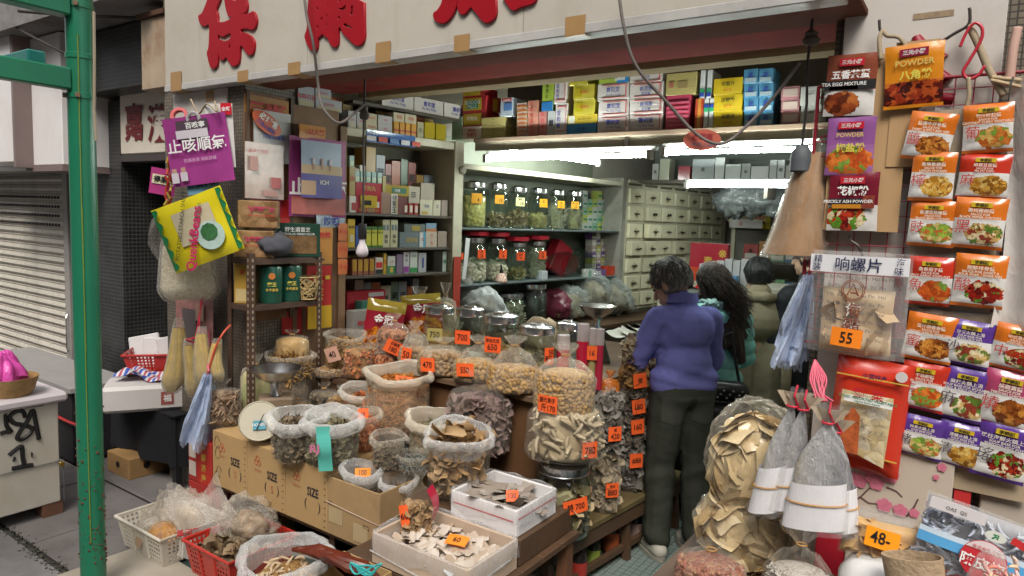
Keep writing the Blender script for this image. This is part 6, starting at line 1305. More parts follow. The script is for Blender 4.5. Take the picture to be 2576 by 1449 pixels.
def tbag(label,px,py,w,h,cont,Y=None,film=None,fill=.5,tagt=None,tagw=None,pieces=None,name='tied_bag',**kw):
 q=aZ(px,py,TZ) if Y is None else Vector((aY(px,py,Y).x,Y,TZ));kk=mpp(q)
 t=tied_bag(name,label,'bag',q,w/2*kk,h*kk,cont,film,fill,1.,kw.pop('sy',.8),pieces=pieces,**kw)
 if tagt:
  tw,th,tx,tz,ry=tagw;price(t,tw*kk,th*kk,(tx*kk,-math.sqrt(max(.01,1-(2*tx/w)**2))*w/2*.8*kk-.016,tz*kk),tagt,rz=math.asin(max(-.9,min(.9,2*tx/w)))*.8,ry=R(ry))
 return t
NUT=LUMPS('tan_nut_bed',[(.30,.18,.08),(.4,.27,.14),(.22,.125,.055)],45,bump=.8);NUTP=drymat('tan_nuts',(.30,.18,.085),(.44,.3,.16),(.22,.13,.06))
tbag('tied bag of red-brown slices with 180 tag by the gold snack bags',990,905,90,112,SHR,Y=2.9,fill=.6,tagt=[('紅圓貝',.28,0,.28),('180',.42,0,-.15)],tagw=(44,32,0,34,25),pieces=('chip',90,.02,drymat('red_brown_slices',(.3,.1,.04),(.42,.18,.07),(.2,.06,.03))))
tbag('tied white bag with small 50 tag gathered high beside the 180 bag',1045,912,85,112,NUT,Y=2.84,fill=.4,tagt=[('50',.5,0,0)],tagw=(26,34,-22,34,8),pieces=('ball',70,.014,NUTP))
tbag('wide tied bag of pale nuts with 470 tag',1115,942,132,92,NUT,Y=2.78,fill=.62,tagt=[('470',.45,0,0)],tagw=(38,34,-38,34,-3),pieces=('ball',160,.015,NUTP))
tbag('tied bag of round scallops with 550 tag',1200,968,120,116,SCAL,Y=2.77,fill=.48,tagt=[('550',.45,0,0)],tagw=(46,32,-30,40,-5),pieces=('ball',150,.016,SCALP))
tbag('tied bag of small scallops with blue print drooping over the table edge',1290,1005,138,140,SCAL,Y=2.73,fill=.46,pieces=('ball',260,.012,SCALP))
def tjar(label,px,py,w,h,Y,cont,level,tagt=None,tagw=None,tc=ORG,pieces=None):
 q=Vector((aY(px,py,Y).x,Y,TZ));kk=mpp(q);top=aY(px,py-h,Y).z
 j=jar('goods_jar',label,q,w/2*kk,top-TZ,cont,level,pieces=pieces,neck=.84);Rr=w/2*kk
 if tagt:tw,th,tx,tz=tagw;price(j,tw*kk,th*kk,(tx*kk,-math.sqrt(max(.05,Rr*Rr-(tx*kk)**2))-.004,aY(px,tz,Y).z-TZ),tagt,tc,rz=math.asin(tx*kk/Rr)*.8)
 return j
AMB=LUMPS('amber_slices_bed',[(.22,.1,.03),(.36,.18,.06),(.15,.07,.02)],25,bump=.8)
tjar('steel-lidded jar of amber slices with faded yellow 750 tag',1104,860,80,95,3.05,AMB,.55,[('750',.5,0,0)],(36,30,-10,825),'#a89a5a')
tjar('steel-lidded nearly empty jar with 700 tag',1180,880,78,112,2.98,PM('pale_powder',(.35,.34,.3),.9),.25,[('700',.5,0,0)],(38,32,-16,831))
tjar('steel-lidded jar of brown scallops with 650 tag',1258,890,94,105,2.96,AMB,.5,[('宋谷元貝',.28,0,.28),('650',.42,0,-.15)],(40,36,-18,848),pieces=('ball',60,.018,drymat('amber_bits',(.2,.1,.03),(.36,.18,.06))))
tjar('round steel-lidded jar of dark fritters with slanted orange tag',1348,910,96,98,2.90,DBR,.55,[('50',.3,.15,.25),('高麗',.3,-.1,-.1)],(24,40,30,872),pieces=('chip',60,.025,BRN))
tjar('clear jar with thin steel lid behind the red cylinders',1425,880,62,75,3.12,GRY,.4)
for k,(px,y0,y1,w,c) in enumerate(((1415,838,920,32,(.42,.015,.04)),(1462,808,945,30,(.45,.01,.04)),(1487,820,940,20,(.35,.28,.12)),(1505,822,935,22,(.4,.02,.05)))):
 q=Vector((aY(px,y1,2.95+.03*k).x,2.95+.03*k,TZ));kk=mpp(q);h=aY(px,y0,q.y).z-TZ
 t=thing('gift_tube',('short red gift tube with clear top beside the round jar','tall red gift tube with white band','slim olive tube with orange tag between red tubes','red gift tube wrapped in frosted film')[k],'tube',q,face(q))
 r=w/2*kk
 ob('body',MB().lathe([(.001,0),(r,0),(r,h*.72),(r*.98,h*.72)],24).mesh('b',True,ang=40),PM('tube_'+str(c),c,.2,.1,spec=.6),t)
 ob('clear_top',MB().lathe([(r*.99,h*.721),(r*.99,h*.97),(.001,h*.98)],24).mesh('c',True,ang=40),FILM('cloudy_tube_top',(.7,.62,.62),.4,.8,.15),t)
 if k==2:price(t,.05,.07,(0,-r-.004,h*.6),[('16',.4,0,0)])
lg=thing('side_ledge','rough wooden ledge inside the doorway behind the iron rack','ledge',(0,0,0))
ob('board',MB().box(-3.05,-2.53,2.62,3.6,.74,.77),WOODD,lg);ob('front',MB().box(-3.04,-2.54,2.63,2.65,0,.739),WOODD,lg)
LZ=.771
def lbag(label,px,py,w,h,cont,Y,fill=.7,kind='tied',**kw):
 q=Vector((aY(px,py,Y).x,Y,LZ));kk=mpp(q);hh=aY(px,py-h,Y).z-LZ
 if kind=='tied':return tied_bag('tied_bag',label,'bag',q,w/2*kk,hh,cont,kw.get('film'),fill,1.,.8,pieces=kw.get('pieces'),band=kw.get('band',True))
 return open_bag('open_bag',label,'bag',q,w/2*kk/1.1,hh,cont,film=kw.get('film'),rimm=kw.get('rimm'),level=fill,pieces=kw.get('pieces'),rim=.12)
t=lbag('open clear bag of golden flakes with pink 40 card',866,945,104,112,TAN,2.75,.74,'open',pieces=('chip',260,.012,TANP),rimm=MILKY())
kk=mpp(t.location);price(t,34*kk,36*kk,(-28*kk,-52*kk,70*kk),[('40',.45,0,0)],'#cfa08c',ry=R(-22),rz=R(-20))
lbag('clear bag of amber dried fruit behind the 40 bag',884,838,76,70,AMB,3.1,.6,'open',pieces=('fat',40,.03,drymat('amber_fruit',(.3,.17,.05),(.42,.27,.1))),rimm=MILKY())
GP=print_mat('gold_red_snack_print',(.30,.22,.03),(.28,.015,.03),['#c06010','#d08a20','#8a3a08'],.78,.02,.5,.25,.5,.25,12,.12)
for k,(px,py,w,h,Y,lab) in enumerate(((965,890,98,135,3.0,'gold and red foil snack bag with white script, full face, by the 180 bag'),(1062,850,100,110,3.25,'gold and red foil snack bag half hidden behind the 750 jar'))):
 q=aY(px,py-h/2,Y);kk=mpp(q);t=thing('snack_bag',lab,'snack',q,face(q));ob('packet',pouch_mesh(w*kk,h*kk,.06,k+5,.006),GP,t,(0,0,0),(R(-8),R(8-14*k),0))
 text(t,'金冠',24*kk,(0,-.05,22*kk),WHP,bold=.02,rot=(R(82),R(8),0))
 q2=q.z-h*kk/2;ob('packet_foot',MB().box(-w*kk*.3,w*kk*.3,-.02,.02,min(-h*kk/2+.01,LZ-q.z),-h*kk/2+.02),GP,t)
t=lbag('clear bag of tan granules under the 40 bag',836,1002,92,80,TAN,2.66,.9,pieces=('chip',160,.008,TANP),band=False)
lbag('puffed clear bag of orange snacks behind the gold snack bags',1055,760,90,40,SHR,3.4,.7)
lbag('clear bag of pale rolls at the back of the ledge',1120,770,60,60,WHT,3.45,.7)
# ================================================================== RIGHT PILLAR: board, wire grid and hanging packets
PY=2.45
pb=thing('pillar_board','dirty white board with dark red characters fixed to the mosaic pillar','board',(0,PY,0))
ob('board',MB().box(-.425,.0,0,.02,.3,2.46).mesh('b',bevel=.002),PM('dirty_white_board',(.56,.52,.48),.55,.08,4,dirt=.5,dirtc=(.3,.24,.19)),pb)
ob('peeled_patch',MB().box(-.235,-.13,-.0015,0,aY(2330,42,PY).z-.006,aY(2330,42,PY).z+.012),PM('peeled_tan',(.33,.24,.15),.8,.4,60),pb)
DR=PM('crimson_paint',(.25,.006,.02),.4,.15,6)
def blob(pts,r,nm='painted_stroke'):
 P=[aY(x,y,PY) for x,y in pts];ob(nm,MB().tube([(p.x,-.004,p.z) for p in P],[q*mpp(P[0]) for q in r],10).mesh('s',True),DR,pb)
blob([(2305,92),(2312,112)],[10,18]);blob([(2362,135),(2375,148)],[8,12]);blob([(2365,180),(2385,205)],[8,16]);blob([(2360,245),(2400,250)],[12,15]);blob([(2360,295),(2380,300)],[9,16])
blob([(2272,640),(2268,720)],[14,16]);blob([(2268,745),(2268,800),(2262,850)],[22,20,18]);blob([(2240,920),(2262,900),(2275,940)],[10,20,24]);blob([(2310,785),(2345,775)],[12,14])
gr=thing('wire_grid','dark red wire display grid hung on the pillar board','display grid',(0,2.425,0))
WRED=PM('red_coated_wire',(.28,.015,.03),.4)
ga,gb=aY(2062,188,2.425),aY(2576,188,2.425);gz0=aY(2200,880,2.425).z;gx0,gx1,gz1=ga.x,.14,aY(2440,190,2.425).z
b=MB()
x=gx0
while x<gx1:b.tube([(x,0,gz0),(x,0,gz1)],.0018,5);x+=.047
ob('upright_wires',b,WRED,gr);gr.children[0]['kind']='stuff'
b=MB();z=gz0
while z<gz1:b.tube([(gx0,-.004,z),(gx1,-.004,z)],.0018,5);z+=.047
ob('cross_wires',b,WRED,gr)['kind']='stuff'
ob('top_bar',MB().tube([(gx0,0,gz1),(gx1,0,gz1)],.005,8),WRED,gr);ob('bottom_bar',MB().tube([(gx0,0,gz0),(gx1,0,gz0)],.005,8),WRED,gr);ob('side_bar',MB().tube([(gx0,0,gz0),(gx0,0,gz1)],.006,8),WRED,gr)
def hook(label,pts,Y,r=.0045,m=None,cat='hook'):
 o=cord('hook',label,[aY(x,y,Y) for x,y in pts],r,m or PM('dark_steel_hook',(.08,.07,.065),.35,metal=.6));o['category']=cat;return o
hook('red plastic-coated S hook on the pillar board',[(2415,118),(2432,80),(2452,58),(2470,70),(2468,100),(2440,150),(2423,180),(2435,198),(2460,190),(2478,165)],2.39,.0045,PM('red_hook_plastic',(.5,.03,.05),.25,spec=.6))
hook('dark bent nail hook holding the red S hook',[(2368,105),(2400,85),(2436,62),(2440,30),(2438,20)],2.405)
hook('grey S hook above the conch slice bag',[(2135,652),(2158,665),(2170,650),(2160,620),(2140,605),(2136,590)],2.40)
hook('dark nail with looped twine above the cardboard',[(2212,50),(2214,75),(2224,80)],2.41)
TW=PM('jute_twine',(.36,.29,.19),.9,.2,60)
cord('jute_twine','looped jute twine hanging on the dark nail',[aY(2222,76,2.40),aY(2232,90,2.39),aY(2262,95,2.39),aY(2282,125,2.385),aY(2284,160,2.38)],.006,TW,'twine')
cord('jute_twine','jute twine hanging straight below the dark nail',[aY(2220,78,2.40),aY(2212,100,2.39),aY(2216,150,2.385)],.007,TW,'twine')
cord('jute_twine','knotted jute twine hanging from the red S hook',[aY(2436,195,2.385),aY(2438,240,2.38),aY(2432,270,2.38),aY(2428,330,2.375)],.006,TW,'twine')
cord('jute_rope','thick grey rope slanting down to the wooden peg',[aY(2438,65,2.41),aY(2460,110,2.40),aY(2485,170,2.395),aY(2505,205,2.39),aY(2525,240,2.385)],.010,TW,'rope')
pg=thing('clothes_peg','pale wooden clothes peg clipped to the rope end','peg',aY(2545,206,2.37),0,rot=(0,R(12),0))
ob('jaw',MB().box(-.05,.05,-.006,.006,.003,.011).mesh('j',bevel=.002),PM('peg_wood',(.55,.42,.26),.6),pg);ob('jaw',MB().box(-.05,.05,-.006,.006,-.011,-.003,Matrix.Rotation(R(7),4,'Y')).mesh('j',bevel=.002),PM('peg_wood',(.55,.42,.26),.6),pg);ob('spring',MB().tube([(0,-.008,-.012),(0,-.009,.012)],.003,6),STEEL(),pg)
CBY=2.40
cb=thing('cardboard_sheet','tan cardboard sheet hung on the grid behind the powder sachets','cardboard',(0,CBY,0))
def quad_on(px0,px1,py0,py1,Y):a,c=aY(px0,py1,Y),aY(px1,py0,Y);return a.x,c.x,a.z,c.z
CARD=PM('tan_cardboard',(.46,.29,.14),.75,.06,4,bump=.06,bs=60,dirt=.15,dirtc=(.38,.24,.12))
for i,(x0,x1,y0,y1) in enumerate(((2070,2300,128,578),(2228,2368,97,420))):
 a=quad_on(x0,x1,y0,y1,CBY);ob('panel',MB().box(a[0],a[1],-.004*i,.003-.004*i,a[2],a[3]),CARD,cb)
def sachet(label,px0,px1,py0,py1,Y,m,texts=(),tilt=0.,cat='sachet',seed=0,name='sachet',d=.014,badge=None,panels=()):
 """hanging sachet; texts (string, h px, x frac, z frac, material, bold)"""
 p=aY((px0+px1)/2,(py0+py1)/2,Y);k=mpp(p);w_,h_=(px1-px0)*k*.97,(py1-py0)*k
 t=thing(name,label,cat,p,0,rot=(0,R(tilt),0));ob('packet',pouch_mesh(w_,h_,d,seed+int(px0),.003),m,t);y=-d/2-.0062
 for(c,x0,x1,z0,z1) in panels:ob('print_panel',MB().box((x0-.5)*w_,(x1-.5)*w_,y+.0004,y+.0016,(z0-.5)*h_,(z1-.5)*h_),c,t)
 for(s,hh,xf,zf,mm,bo) in texts:text(t,s,hh*k,((xf-.5)*w_,y-.0008,(zf-.5)*h_),mm,bold=bo)
 return t
GOLDT=PM('dull_gold_print',(.6,.45,.12),.35);YELT=PM('yellow_print',(.62,.55,.08),.4);MAR=PM('maroon_badge',(.25,.01,.04),.35);REDB=PM('red_badge',(.5,.015,.03),.35)
FOODP={'egg':['#7a3418','#9a4a22','#b0642c','#5a2410'],'curry':['#b05a20','#c87832','#7a9a3a','#d8b060'],'red':['#8a1c10','#b03418','#5a8a2a','#d8c8a0','#60100a'],'star':['#5a1408','#8a2c10','#3a0c06','#a8481a'],'brown':['#8a4a18','#b06a28','#c88a3a','#6a3410'],'green':['#6a8a3a','#8aa83a','#c8b070','#b06030'],'gold':['#c89a40','#d8b868','#b07a28','#8a5a1c'],'mix':['#5a7a2c','#c8a868','#8a3a28','#e0d0a8'],'prawn':['#c85a20','#d87a30','#7a9a3c','#b04818']}
sachet('brown tea egg sachet, topmost on the cardboard',2079,2200,138,290,CBY-.014,print_mat('pr_egg',(.24,.06,.03),(.62,.6,.57),FOODP['egg'],.42,.0,.36,.2,.36,.2,5),[('三元小厨',11,.5,.86,WHP,.02),('五香茶蛋',22,.5,.66,WHP,.03),('TEA EGG MIXTURE',9,.38,.51,WHP,.02)],1,panels=[(REDB,.26,.74,.80,.92),(BLK,.0,1,.42,.57),(PM('amber_strip',(.5,.2,.02),.3),.1,.66,.42,.48)])
sachet('purple pepper salt powder sachet in the middle of the cardboard',2081,2196,296,440,CBY-.014,print_mat('pr_pur',(.26,.09,.28),(.30,.12,.30),FOODP['prawn'],.52,.02,.5,.25,.5,.25,7),[('三元小厨',11,.5,.85,WHP,.02),('POWDER',11,.5,.69,GOLDT,.02),('椒盐粉',22,.52,.47,YELT,.03)],0,panels=[(REDB,.24,.76,.79,.91)])
sachet('dark red prickly ash powder sachet at the foot of the cardboard',2086,2205,434,580,CBY-.014,print_mat('pr_ash',(.17,.01,.025),(.6,.58,.55),FOODP['red'],.44,.0,.38,.24,.42,.24,10),[('三元小厨',11,.5,.86,WHP,.02),('花椒粉',24,.5,.68,WHP,.03),('PRICKLY ASH POWDER',8,.42,.5,WHP,.02)],-1,panels=[(REDB,.24,.72,.80,.92),(BLK,.05,.7,.45,.55),(PM('amber_strip',(.5,.2,.02),.3),.1,.68,.38,.45),(PM('pepper_print',(.25,.04,.02),.5,.6,200),.7,.93,.38,.6)])
sachet('bright orange star anise powder sachet with yellow characters',2231,2366,112,270,CBY-.02,print_mat('pr_star',(.62,.22,.01),(.50,.14,.02),FOODP['star'],.42,.05,.5,.2,.75,.22,9),[('三元小厨',12,.5,.86,WHP,.02),('POWDER',15,.52,.70,GOLDT,.02),('八角粉',24,.54,.51,YELT,.03)],-3,panels=[(MAR,.26,.74,.8,.92)])
LB=thing('film_backed_board','worn board in clear film behind the upper sauce sachets','board',(0,2.395,0));a=quad_on(2274,2545,268,772,2.395)
ob('board',MB().box(a[0],a[1],0,.004,a[2],a[3]),PM('worn_tan_board',(.42,.33,.22),.7,.2,10,dirt=.4,dirtc=(.25,.17,.1)),LB)
ob('film',MB().sheet(lambda u,v:(a[0]-.008+(a[1]-a[0]+.016)*u,-.012-.01*noise.noise(Vector((u*5,v*7,1))),a[2]-.01+(a[3]-a[2]+.02)*v),16,24).mesh('f',True),FILM('board_film',(.9,.9,.88),.03,.4,.08,20),LB)
LB2=thing('film_backed_board','worn board in clear film behind the lower sauce and soup sachets','board',(0,2.395,0));a2=quad_on(2268,2640,800,1200,2.395)
ob('board',MB().box(a2[0],a2[1],0,.004,a2[2],a2[3]),PM('worn_tan_board',(.42,.33,.22),.7),LB2)
OR_,RD_,PU_,PK_=(.60,.15,.012),(.48,.03,.012),(.09,.035,.24),(.36,.05,.12)
BADGE=PM('yellow_badge',(.60,.42,.02),.35)
RCH=PM('red_character_print',(.45,.05,.04),.5);DCH=PM('dark_character_print',(.10,.08,.09),.5);CRM=PM('cream_print',(.72,.66,.55),.5)
SA=[(2284,2392,284,404,9,OR_,'醬','醬爆牛仔骨醬','SAUCE FOR','SWEET & SPICY BEEF RIBS','brown','orange beef rib sauce sachet hanging crooked at the top of the board'),(2430,2540,262,384,-3,OR_,'葡','葡汁時蔬醬','SAUCE FOR','COCONUT CURRY VEGETABLES','curry','orange coconut curry sauce sachet beside the crooked one'),(2296,2396,384,506,2,OR_,'檸','香檸軟雞醬','SAUCE FOR','LEMON CHICKEN','gold','orange lemon chicken sauce sachet with golden dish'),(2418,2530,388,502,3,RD_,'麻','麻婆豆腐醬','SAUCE FOR','MA PO TOFU','gold','red tofu sauce sachet beside the lemon chicken one'),(2292,2398,506,620,2,OR_,'豉','香濃豆豉雞醬','SAUCE FOR','BLACK BEAN CHICKEN','green','orange black bean chicken sauce sachet'),(2406,2520,498,626,3,OR_,'黑','黑椒雞柳醬','SAUCE FOR','BLACK PEPPER CHICKEN','mix','orange black pepper chicken sauce sachet'),(2288,2390,646,768,1,RD_,'魚','魚香茄子醬','SAUCE FOR','SPICY GARLIC EGGPLANT','prawn','red garlic eggplant sauce sachet at the foot of the upper board'),(2406,2520,640,774,2,OR_,'酸','甜酸排骨醬','SAUCE FOR SWEET &','SOUR PORK / SPARE RIBS','red','orange sweet and sour pork sauce sachet'),(2282,2394,790,910,5,OR_,'蜜','蜜汁蒜香骨醬','SAUCE FOR','HONEY GARLIC SPARE RIBS','brown','orange honey garlic rib sauce sachet heading the lower board'),(2382,2490,806,922,6,PU_,'沙','沙爹火鍋上湯','SOUP BASE FOR','SATAY HOT POT','mix','purple satay hot pot soup sachet'),(2504,2612,818,935,8,OR_,'中','中式蒸魚醬','SAUCE FOR','MUSTARD FISH','red','orange steamed fish sauce sachet beside the satay one'),(2270,2375,912,1032,4,RD_,'干','干燒蝦醬','SAUCE FOR','FRIED GARLIC PRAWNS','prawn','red garlic prawn sauce sachet'),(2370,2480,926,1060,5,PU_,'麻','麻辣火鍋上湯','SOUP BASE FOR SICHUAN','HOT & SPICY HOT POT','mix','purple spicy hot pot soup sachet'),(2476,2590,934,1078,7,PK_,'燒','燒雞翼醬','SAUCE FOR','TERIYAKI CHICKEN','brown','magenta teriyaki chicken sauce sachet'),(2262,2370,1046,1150,5,PU_,'豬','豬骨火鍋上湯','SOUP BASE FOR','PORK BONE HOT POT','green','purple pork bone hot pot soup sachet in the bottom row'),(2364,2472,1064,1178,5,PU_,'清','清雞火鍋上湯','SOUP BASE FOR','CHICKEN HOT POT','gold','purple chicken hot pot soup sachet in the bottom row'),(2462,2580,1062,1210,6,PU_,'瑤','瑤柱海鮮火鍋上湯','SOUP BASE FOR','SEAFOOD HOT POT','red','purple seafood hot pot soup sachet in the bottom row')]
for i,(x0,x1,y0,y1,tl_,col,big,ti,l1,l2,fd,lab) in enumerate(SA):
 q=(y1-y0)/122
 sachet(lab,x0,x1,y0,y1,2.372-.004*(i%3),print_mat('pr_s%d'%i,col,(.66,.65,.62),FOODP[fd],.585,.07,.62,.30,.36,.22,random.choice([8,10,12]),.2),[('李錦記',8.5*q,.5,.855,BLK,.02),(ti,10*q,.5,.745,CRM,.01),(l1,5.5*q,.5,.67,CRM,.02),(l2,5.5*q,.5,.615,CRM,.02),(big,31*q,.2,.42,RCH if col!=PU_ else DCH,.0)],tl_,seed=i,panels=[(BADGE,.30,.70,.81,.90)],d=.026,name='sauce_sachet')
p=aY(2157,765,2.34);k=mpp(p);hb_=thing('conch_bag','large clear bag of pale conch slices with white header card and 55 tag','bag',p)
w_,h_=228*k,262*k
ob('slices',pouch_mesh(w_*.72,h_*.62,.05,5,.006),LUMPS('conch_slices',[(.55,.40,.24),(.64,.5,.33),(.48,.33,.18)],9,.4,.6,.02),hb_,(0,.0,-h_*.16))
stuffpart(scatter(np.stack([rng.uniform(-.36,.36,22)*w_*.85,np.full(22,-.012),rng.uniform(-.40,.05,22)*h_],-1),'chip',.032,(1,1.2,.3),flat=0.),drymat('conch_chip',(.54,.38,.22),(.64,.5,.33),(.5,.33,.17)),hb_,name='conch_slice')
ob('bag',pouch_mesh(w_,h_,.075,8,.008,24,28),FILM('conch_film',(.86,.85,.84),.06,.4,.1,10),hb_)
ob('header_card',MB().sheet(lambda u,v:((u-.5)*w_*.96,-.05+.004*math.sin(7*u),h_*(.30+.165*v)),10,3).sheet(lambda u,v:((.5-u)*w_*.96,-.0485+.004*math.sin(7*(1-u)),h_*(.30+.165*v)),10,3).mesh('h',True),PM('white_card_gloss',(.70,.70,.72),.3,.05),hb_)
NAVY=PM('navy_print',(.015,.02,.07),.5);BRNP=PM('brown_print',(.22,.06,.03),.5)
for s,hh,x,z in(('响螺片',34,0,.385),('精',19,-.40,.425),('装',19,-.41,.345),('海',19,.40,.425),('味',19,.39,.345)):text(hb_,s,hh*k,(x*w_,-.057,z*h_),NAVY,bold=.008)
for r_ in range(8):text(hb_,'Hai Ba Pin  Hai Ba Pin  Hai Ba Pin' if r_<1 else('Ba Pin            Hai  Ba  Pin' if r_%2 else 'Hai  Ba            Ba Pin  Hai'),8.5*k,(0,-.050,h_*(.26-r_*.082)),PM('grey_print',(.16,.14,.14),.5),wscale=1.0)
rg=MB()
for rr in(26,22):rg.tube([(rr*k*math.cos(q)-.03*w_,-.052,.14*h_+rr*k*math.sin(q)) for q in np.linspace(0,6.283,25)],.0016,4)
rg.tube([(-.03*w_-13*k,-.052,.14*h_-13*k),(-.03*w_,-.052,.14*h_+16*k),(-.03*w_+13*k,-.052,.14*h_-13*k),(-.03*w_+6*k,-.052,.14*h_-6*k),(-.03*w_-6*k,-.052,.14*h_-6*k)],.0025,4)
ob('round_emblem',rg,BRNP,hb_);text(hb_,'海',36*k,(-.02*w_,-.053,-.04*h_),WHP,bold=.05);text(hb_,'海',36*k,(-.02*w_,-.0545,-.04*h_),BRNP,bold=.0);text(hb_,'霸',36*k,(-.02*w_,-.053,-.19*h_),WHP,bold=.05);text(hb_,'霸',36*k,(-.02*w_,-.0545,-.19*h_),BRNP)
text(hb_,'净含量 350克',7.5*k,(.02*w_,-.054,-.435*h_),BRNP);text(hb_,'Net weight: 350g',7.5*k,(.02*w_,-.054,-.47*h_),BRNP)
price(hb_,70*k,46*k,(-.09*w_+.01,-.056,-.31*h_),[('55',.6,0,0)],'#f5861a',ry=R(3))
p=aY(2183,1045,2.35);k=mpp(p);vb=thing('vegetable_bag','red printed bag of mixed dried vegetables with clear window','bag',p,rot=(0,R(3),0));w_,h_=172*k,285*k
ob('packet',pouch_mesh(w_,h_,.06,4,.006,20,26),PM('red_bag_print',(.52,.035,.015),.2,.06,7,spec=.6),vb)
ob('noodle_window',MB().sheet(lambda u,v:((u-.5)*w_*.66-.02*w_,-.046-.008*math.sin(math.pi*u),h_*(-.30+.52*v-.14*max(0,u-.3)*(1-v))),10,12).mesh('n',True),LUMPS('pale_vermicelli',[(.6,.5,.3),(.5,.38,.16),(.66,.6,.46)],30,.35,.6),vb)
stuffpart(scatter(np.stack([rng.uniform(-.05,.2,60)*w_,np.full(60,-.05),rng.uniform(-.2,.1,60)*h_],-1),'straight',.026,(1,1,.4)),drymat('vermicelli',(.62,.55,.4),(.68,.62,.5),(.5,.36,.12)),vb,name='vermicelli')
ob('window_film',MB().sheet(lambda u,v:((u-.5)*w_*.68-.02*w_,-.066-.006*noise.noise(Vector((u*5,v*7,3))),h_*(-.31+.54*v)),12,14).mesh('n',True),FILM('conch_film',(.86,.85,.84),.06,.4,.1,10),vb)
for s,hh,x,z,mm in(('中國特産',13,.05,.39,NAVY),('齋',26,-.12,.235,REDP),('菜',26,.12,.235,REDP),('DRIED ASSORTED VEGETABLE',7,.0,.185,GRNP),('Légume Séché Assorti',6,.0,.155,GRNP)):text(vb,s,hh*k,(x*w_,-.076,z*h_),mm,bold=.015)
ob('white_label',MB().box(-.3*w_,.32*w_,-.0745,-.073,.14*h_,.20*h_),WHP,vb);ob('badge',MB().lathe([(.0005,0),(13*k,0),(13*k,.002),(.0005,.002)],20,M=Matrix.Translation((.36*w_,-.035,.41*h_))@Matrix.Rotation(R(90),4,'X')),PM('pale_badge',(.6,.56,.55),.4),vb)
for z in(.345,-.335):ob('gold_line',MB().box(-.46*w_,.46*w_,-.041,-.036,z*h_,(z+.008)*h_),GLD,vb)
ob('printed_ornament',MB().add([(-.30*w_,-.0765,-.31*h_),(-.02*w_,-.0765,-.31*h_),(-.06*w_,-.0765,.03*h_),(-.16*w_,-.0765,.10*h_),(-.25*w_,-.0765,.03*h_)],[(0,1,2,3,4)]),PM('ornate_red_gold_print',(.42,.10,.03),.4,.9,60),vb)
def hang_bag(name,label,top,bot,wtop,wbot,Y,cont,film,d=.12,cfrac=.72,cat='bag',seed=1,tie=None,rnd=0.,ridge=0.,ex=.75):
 """bag hung by its gathered top; sizes in picture points"""
 P0,P1=aY(*top,Y),aY(*bot,Y);k=mpp(P0);H=P0.z-P1.z;t=thing(name,label,cat,(P1.x,Y,P1.z),face(P1));dx=(top[0]-bot[0])*k
 def fn(sc,fold):
  def f(u,v):
   a=2*math.pi*u;e=(1-v)**ex*(1 if not rnd or v>rnd else max(.12,math.sin(math.pi/2*(.08+.92*v/rnd))));ww=(wtop+(wbot-wtop)*e)/2*k*sc;dd=(.012+(d/2-.012)*e)*sc
   q=1+fold*(.4+v)*math.sin(9*a+seed)+fold*.7*math.sin(14*a+2*seed+3*v)+ridge*abs(math.sin(11*a+.8*v+seed))
   return(ww*math.cos(a)*q+dx*v+.01*math.sin(4*v+seed),dd*math.sin(a)*q,v)
  return f
 g=fn(.93,.02);b=MB().sheet(lambda u,v:(lambda p:(p[0],p[1],.012+p[2]*H))(g(u,v*cfrac)),36,16);ob('contents',b.mesh('c',True,ang=0),cont,t)
 g2=fn(1.,.06);b=MB().sheet(lambda u,v:(lambda p:(p[0],p[1],p[2]*H))(g2(u,v)),48,24);ob('bag',b.mesh('b',True,ang=0),film,t)
 if tie:ob('tie',MB().tube([(dx*.95+.0,-.016,H*.95),(dx-.02,-.03,H*.99),(dx+.03,-.03,H*1.03),(dx,-.01,H*.96),(dx+.03,-.02,H*.9)],.004,5),tie,t)
 return t
MAWC=PM('amber_maw',(.33,.18,.08),.5,.4,10,bump=.7,bs=16)
PINKS=PM('pink_plastic_string',(.62,.10,.16),.4)
hang_bag('hanging_maw_bag','large clear bag of amber fish maw hanging beside the empty socket',(2050,345),(1988,648),30,164,2.46,MAWC,FILM('maw_film',(.8,.72,.6),.04,.4,.08,9,.9),.26,.84,tie=PINKS,ex=.55)
def fish_skin():
 m,t=mat('silver_fish_skin');b=bsdf(t);sx_=nd(t,'ShaderNodeSeparateXYZ');tc=coords(t,'Generated');t.links.new(tc,sx_.inputs[0]);n=noise_n(t,30,6,rough=.75);mp=nd(t,'ShaderNodeMapping');mp.inputs['Scale'].default_value=(60,60,14);t.links.new(coords(t),mp.inputs[0]);n2=noise_n(t,2,4,mp.outputs[0])
 r=ramp(t,mth(t,'ADD',sx_.outputs[0],mth(t,'MULTIPLY',mth(t,'SUBTRACT',n.outputs[0],.5),.5)),[(.0,c4((.45,.36,.22))),(.15,c4((.66,.65,.62))),(.6,c4((.6,.6,.62))),(.9,c4((.24,.24,.27)))])
 t.links.new(mixc(t,mth(t,'MULTIPLY',n2.outputs[0],.4),r.outputs[0],c4((.3,.28,.25))),b.inputs['Base Color']);b.inputs['Roughness'].default_value=.32;b.inputs['Metallic'].default_value=.35;t.links.new(bump_n(t,n2.outputs[0],.8,.01).outputs[0],b.inputs['Normal']);return m
SILV=fish_skin()
PAPER=PM('white_wrapping_paper',(.78,.77,.80),.6,.03)
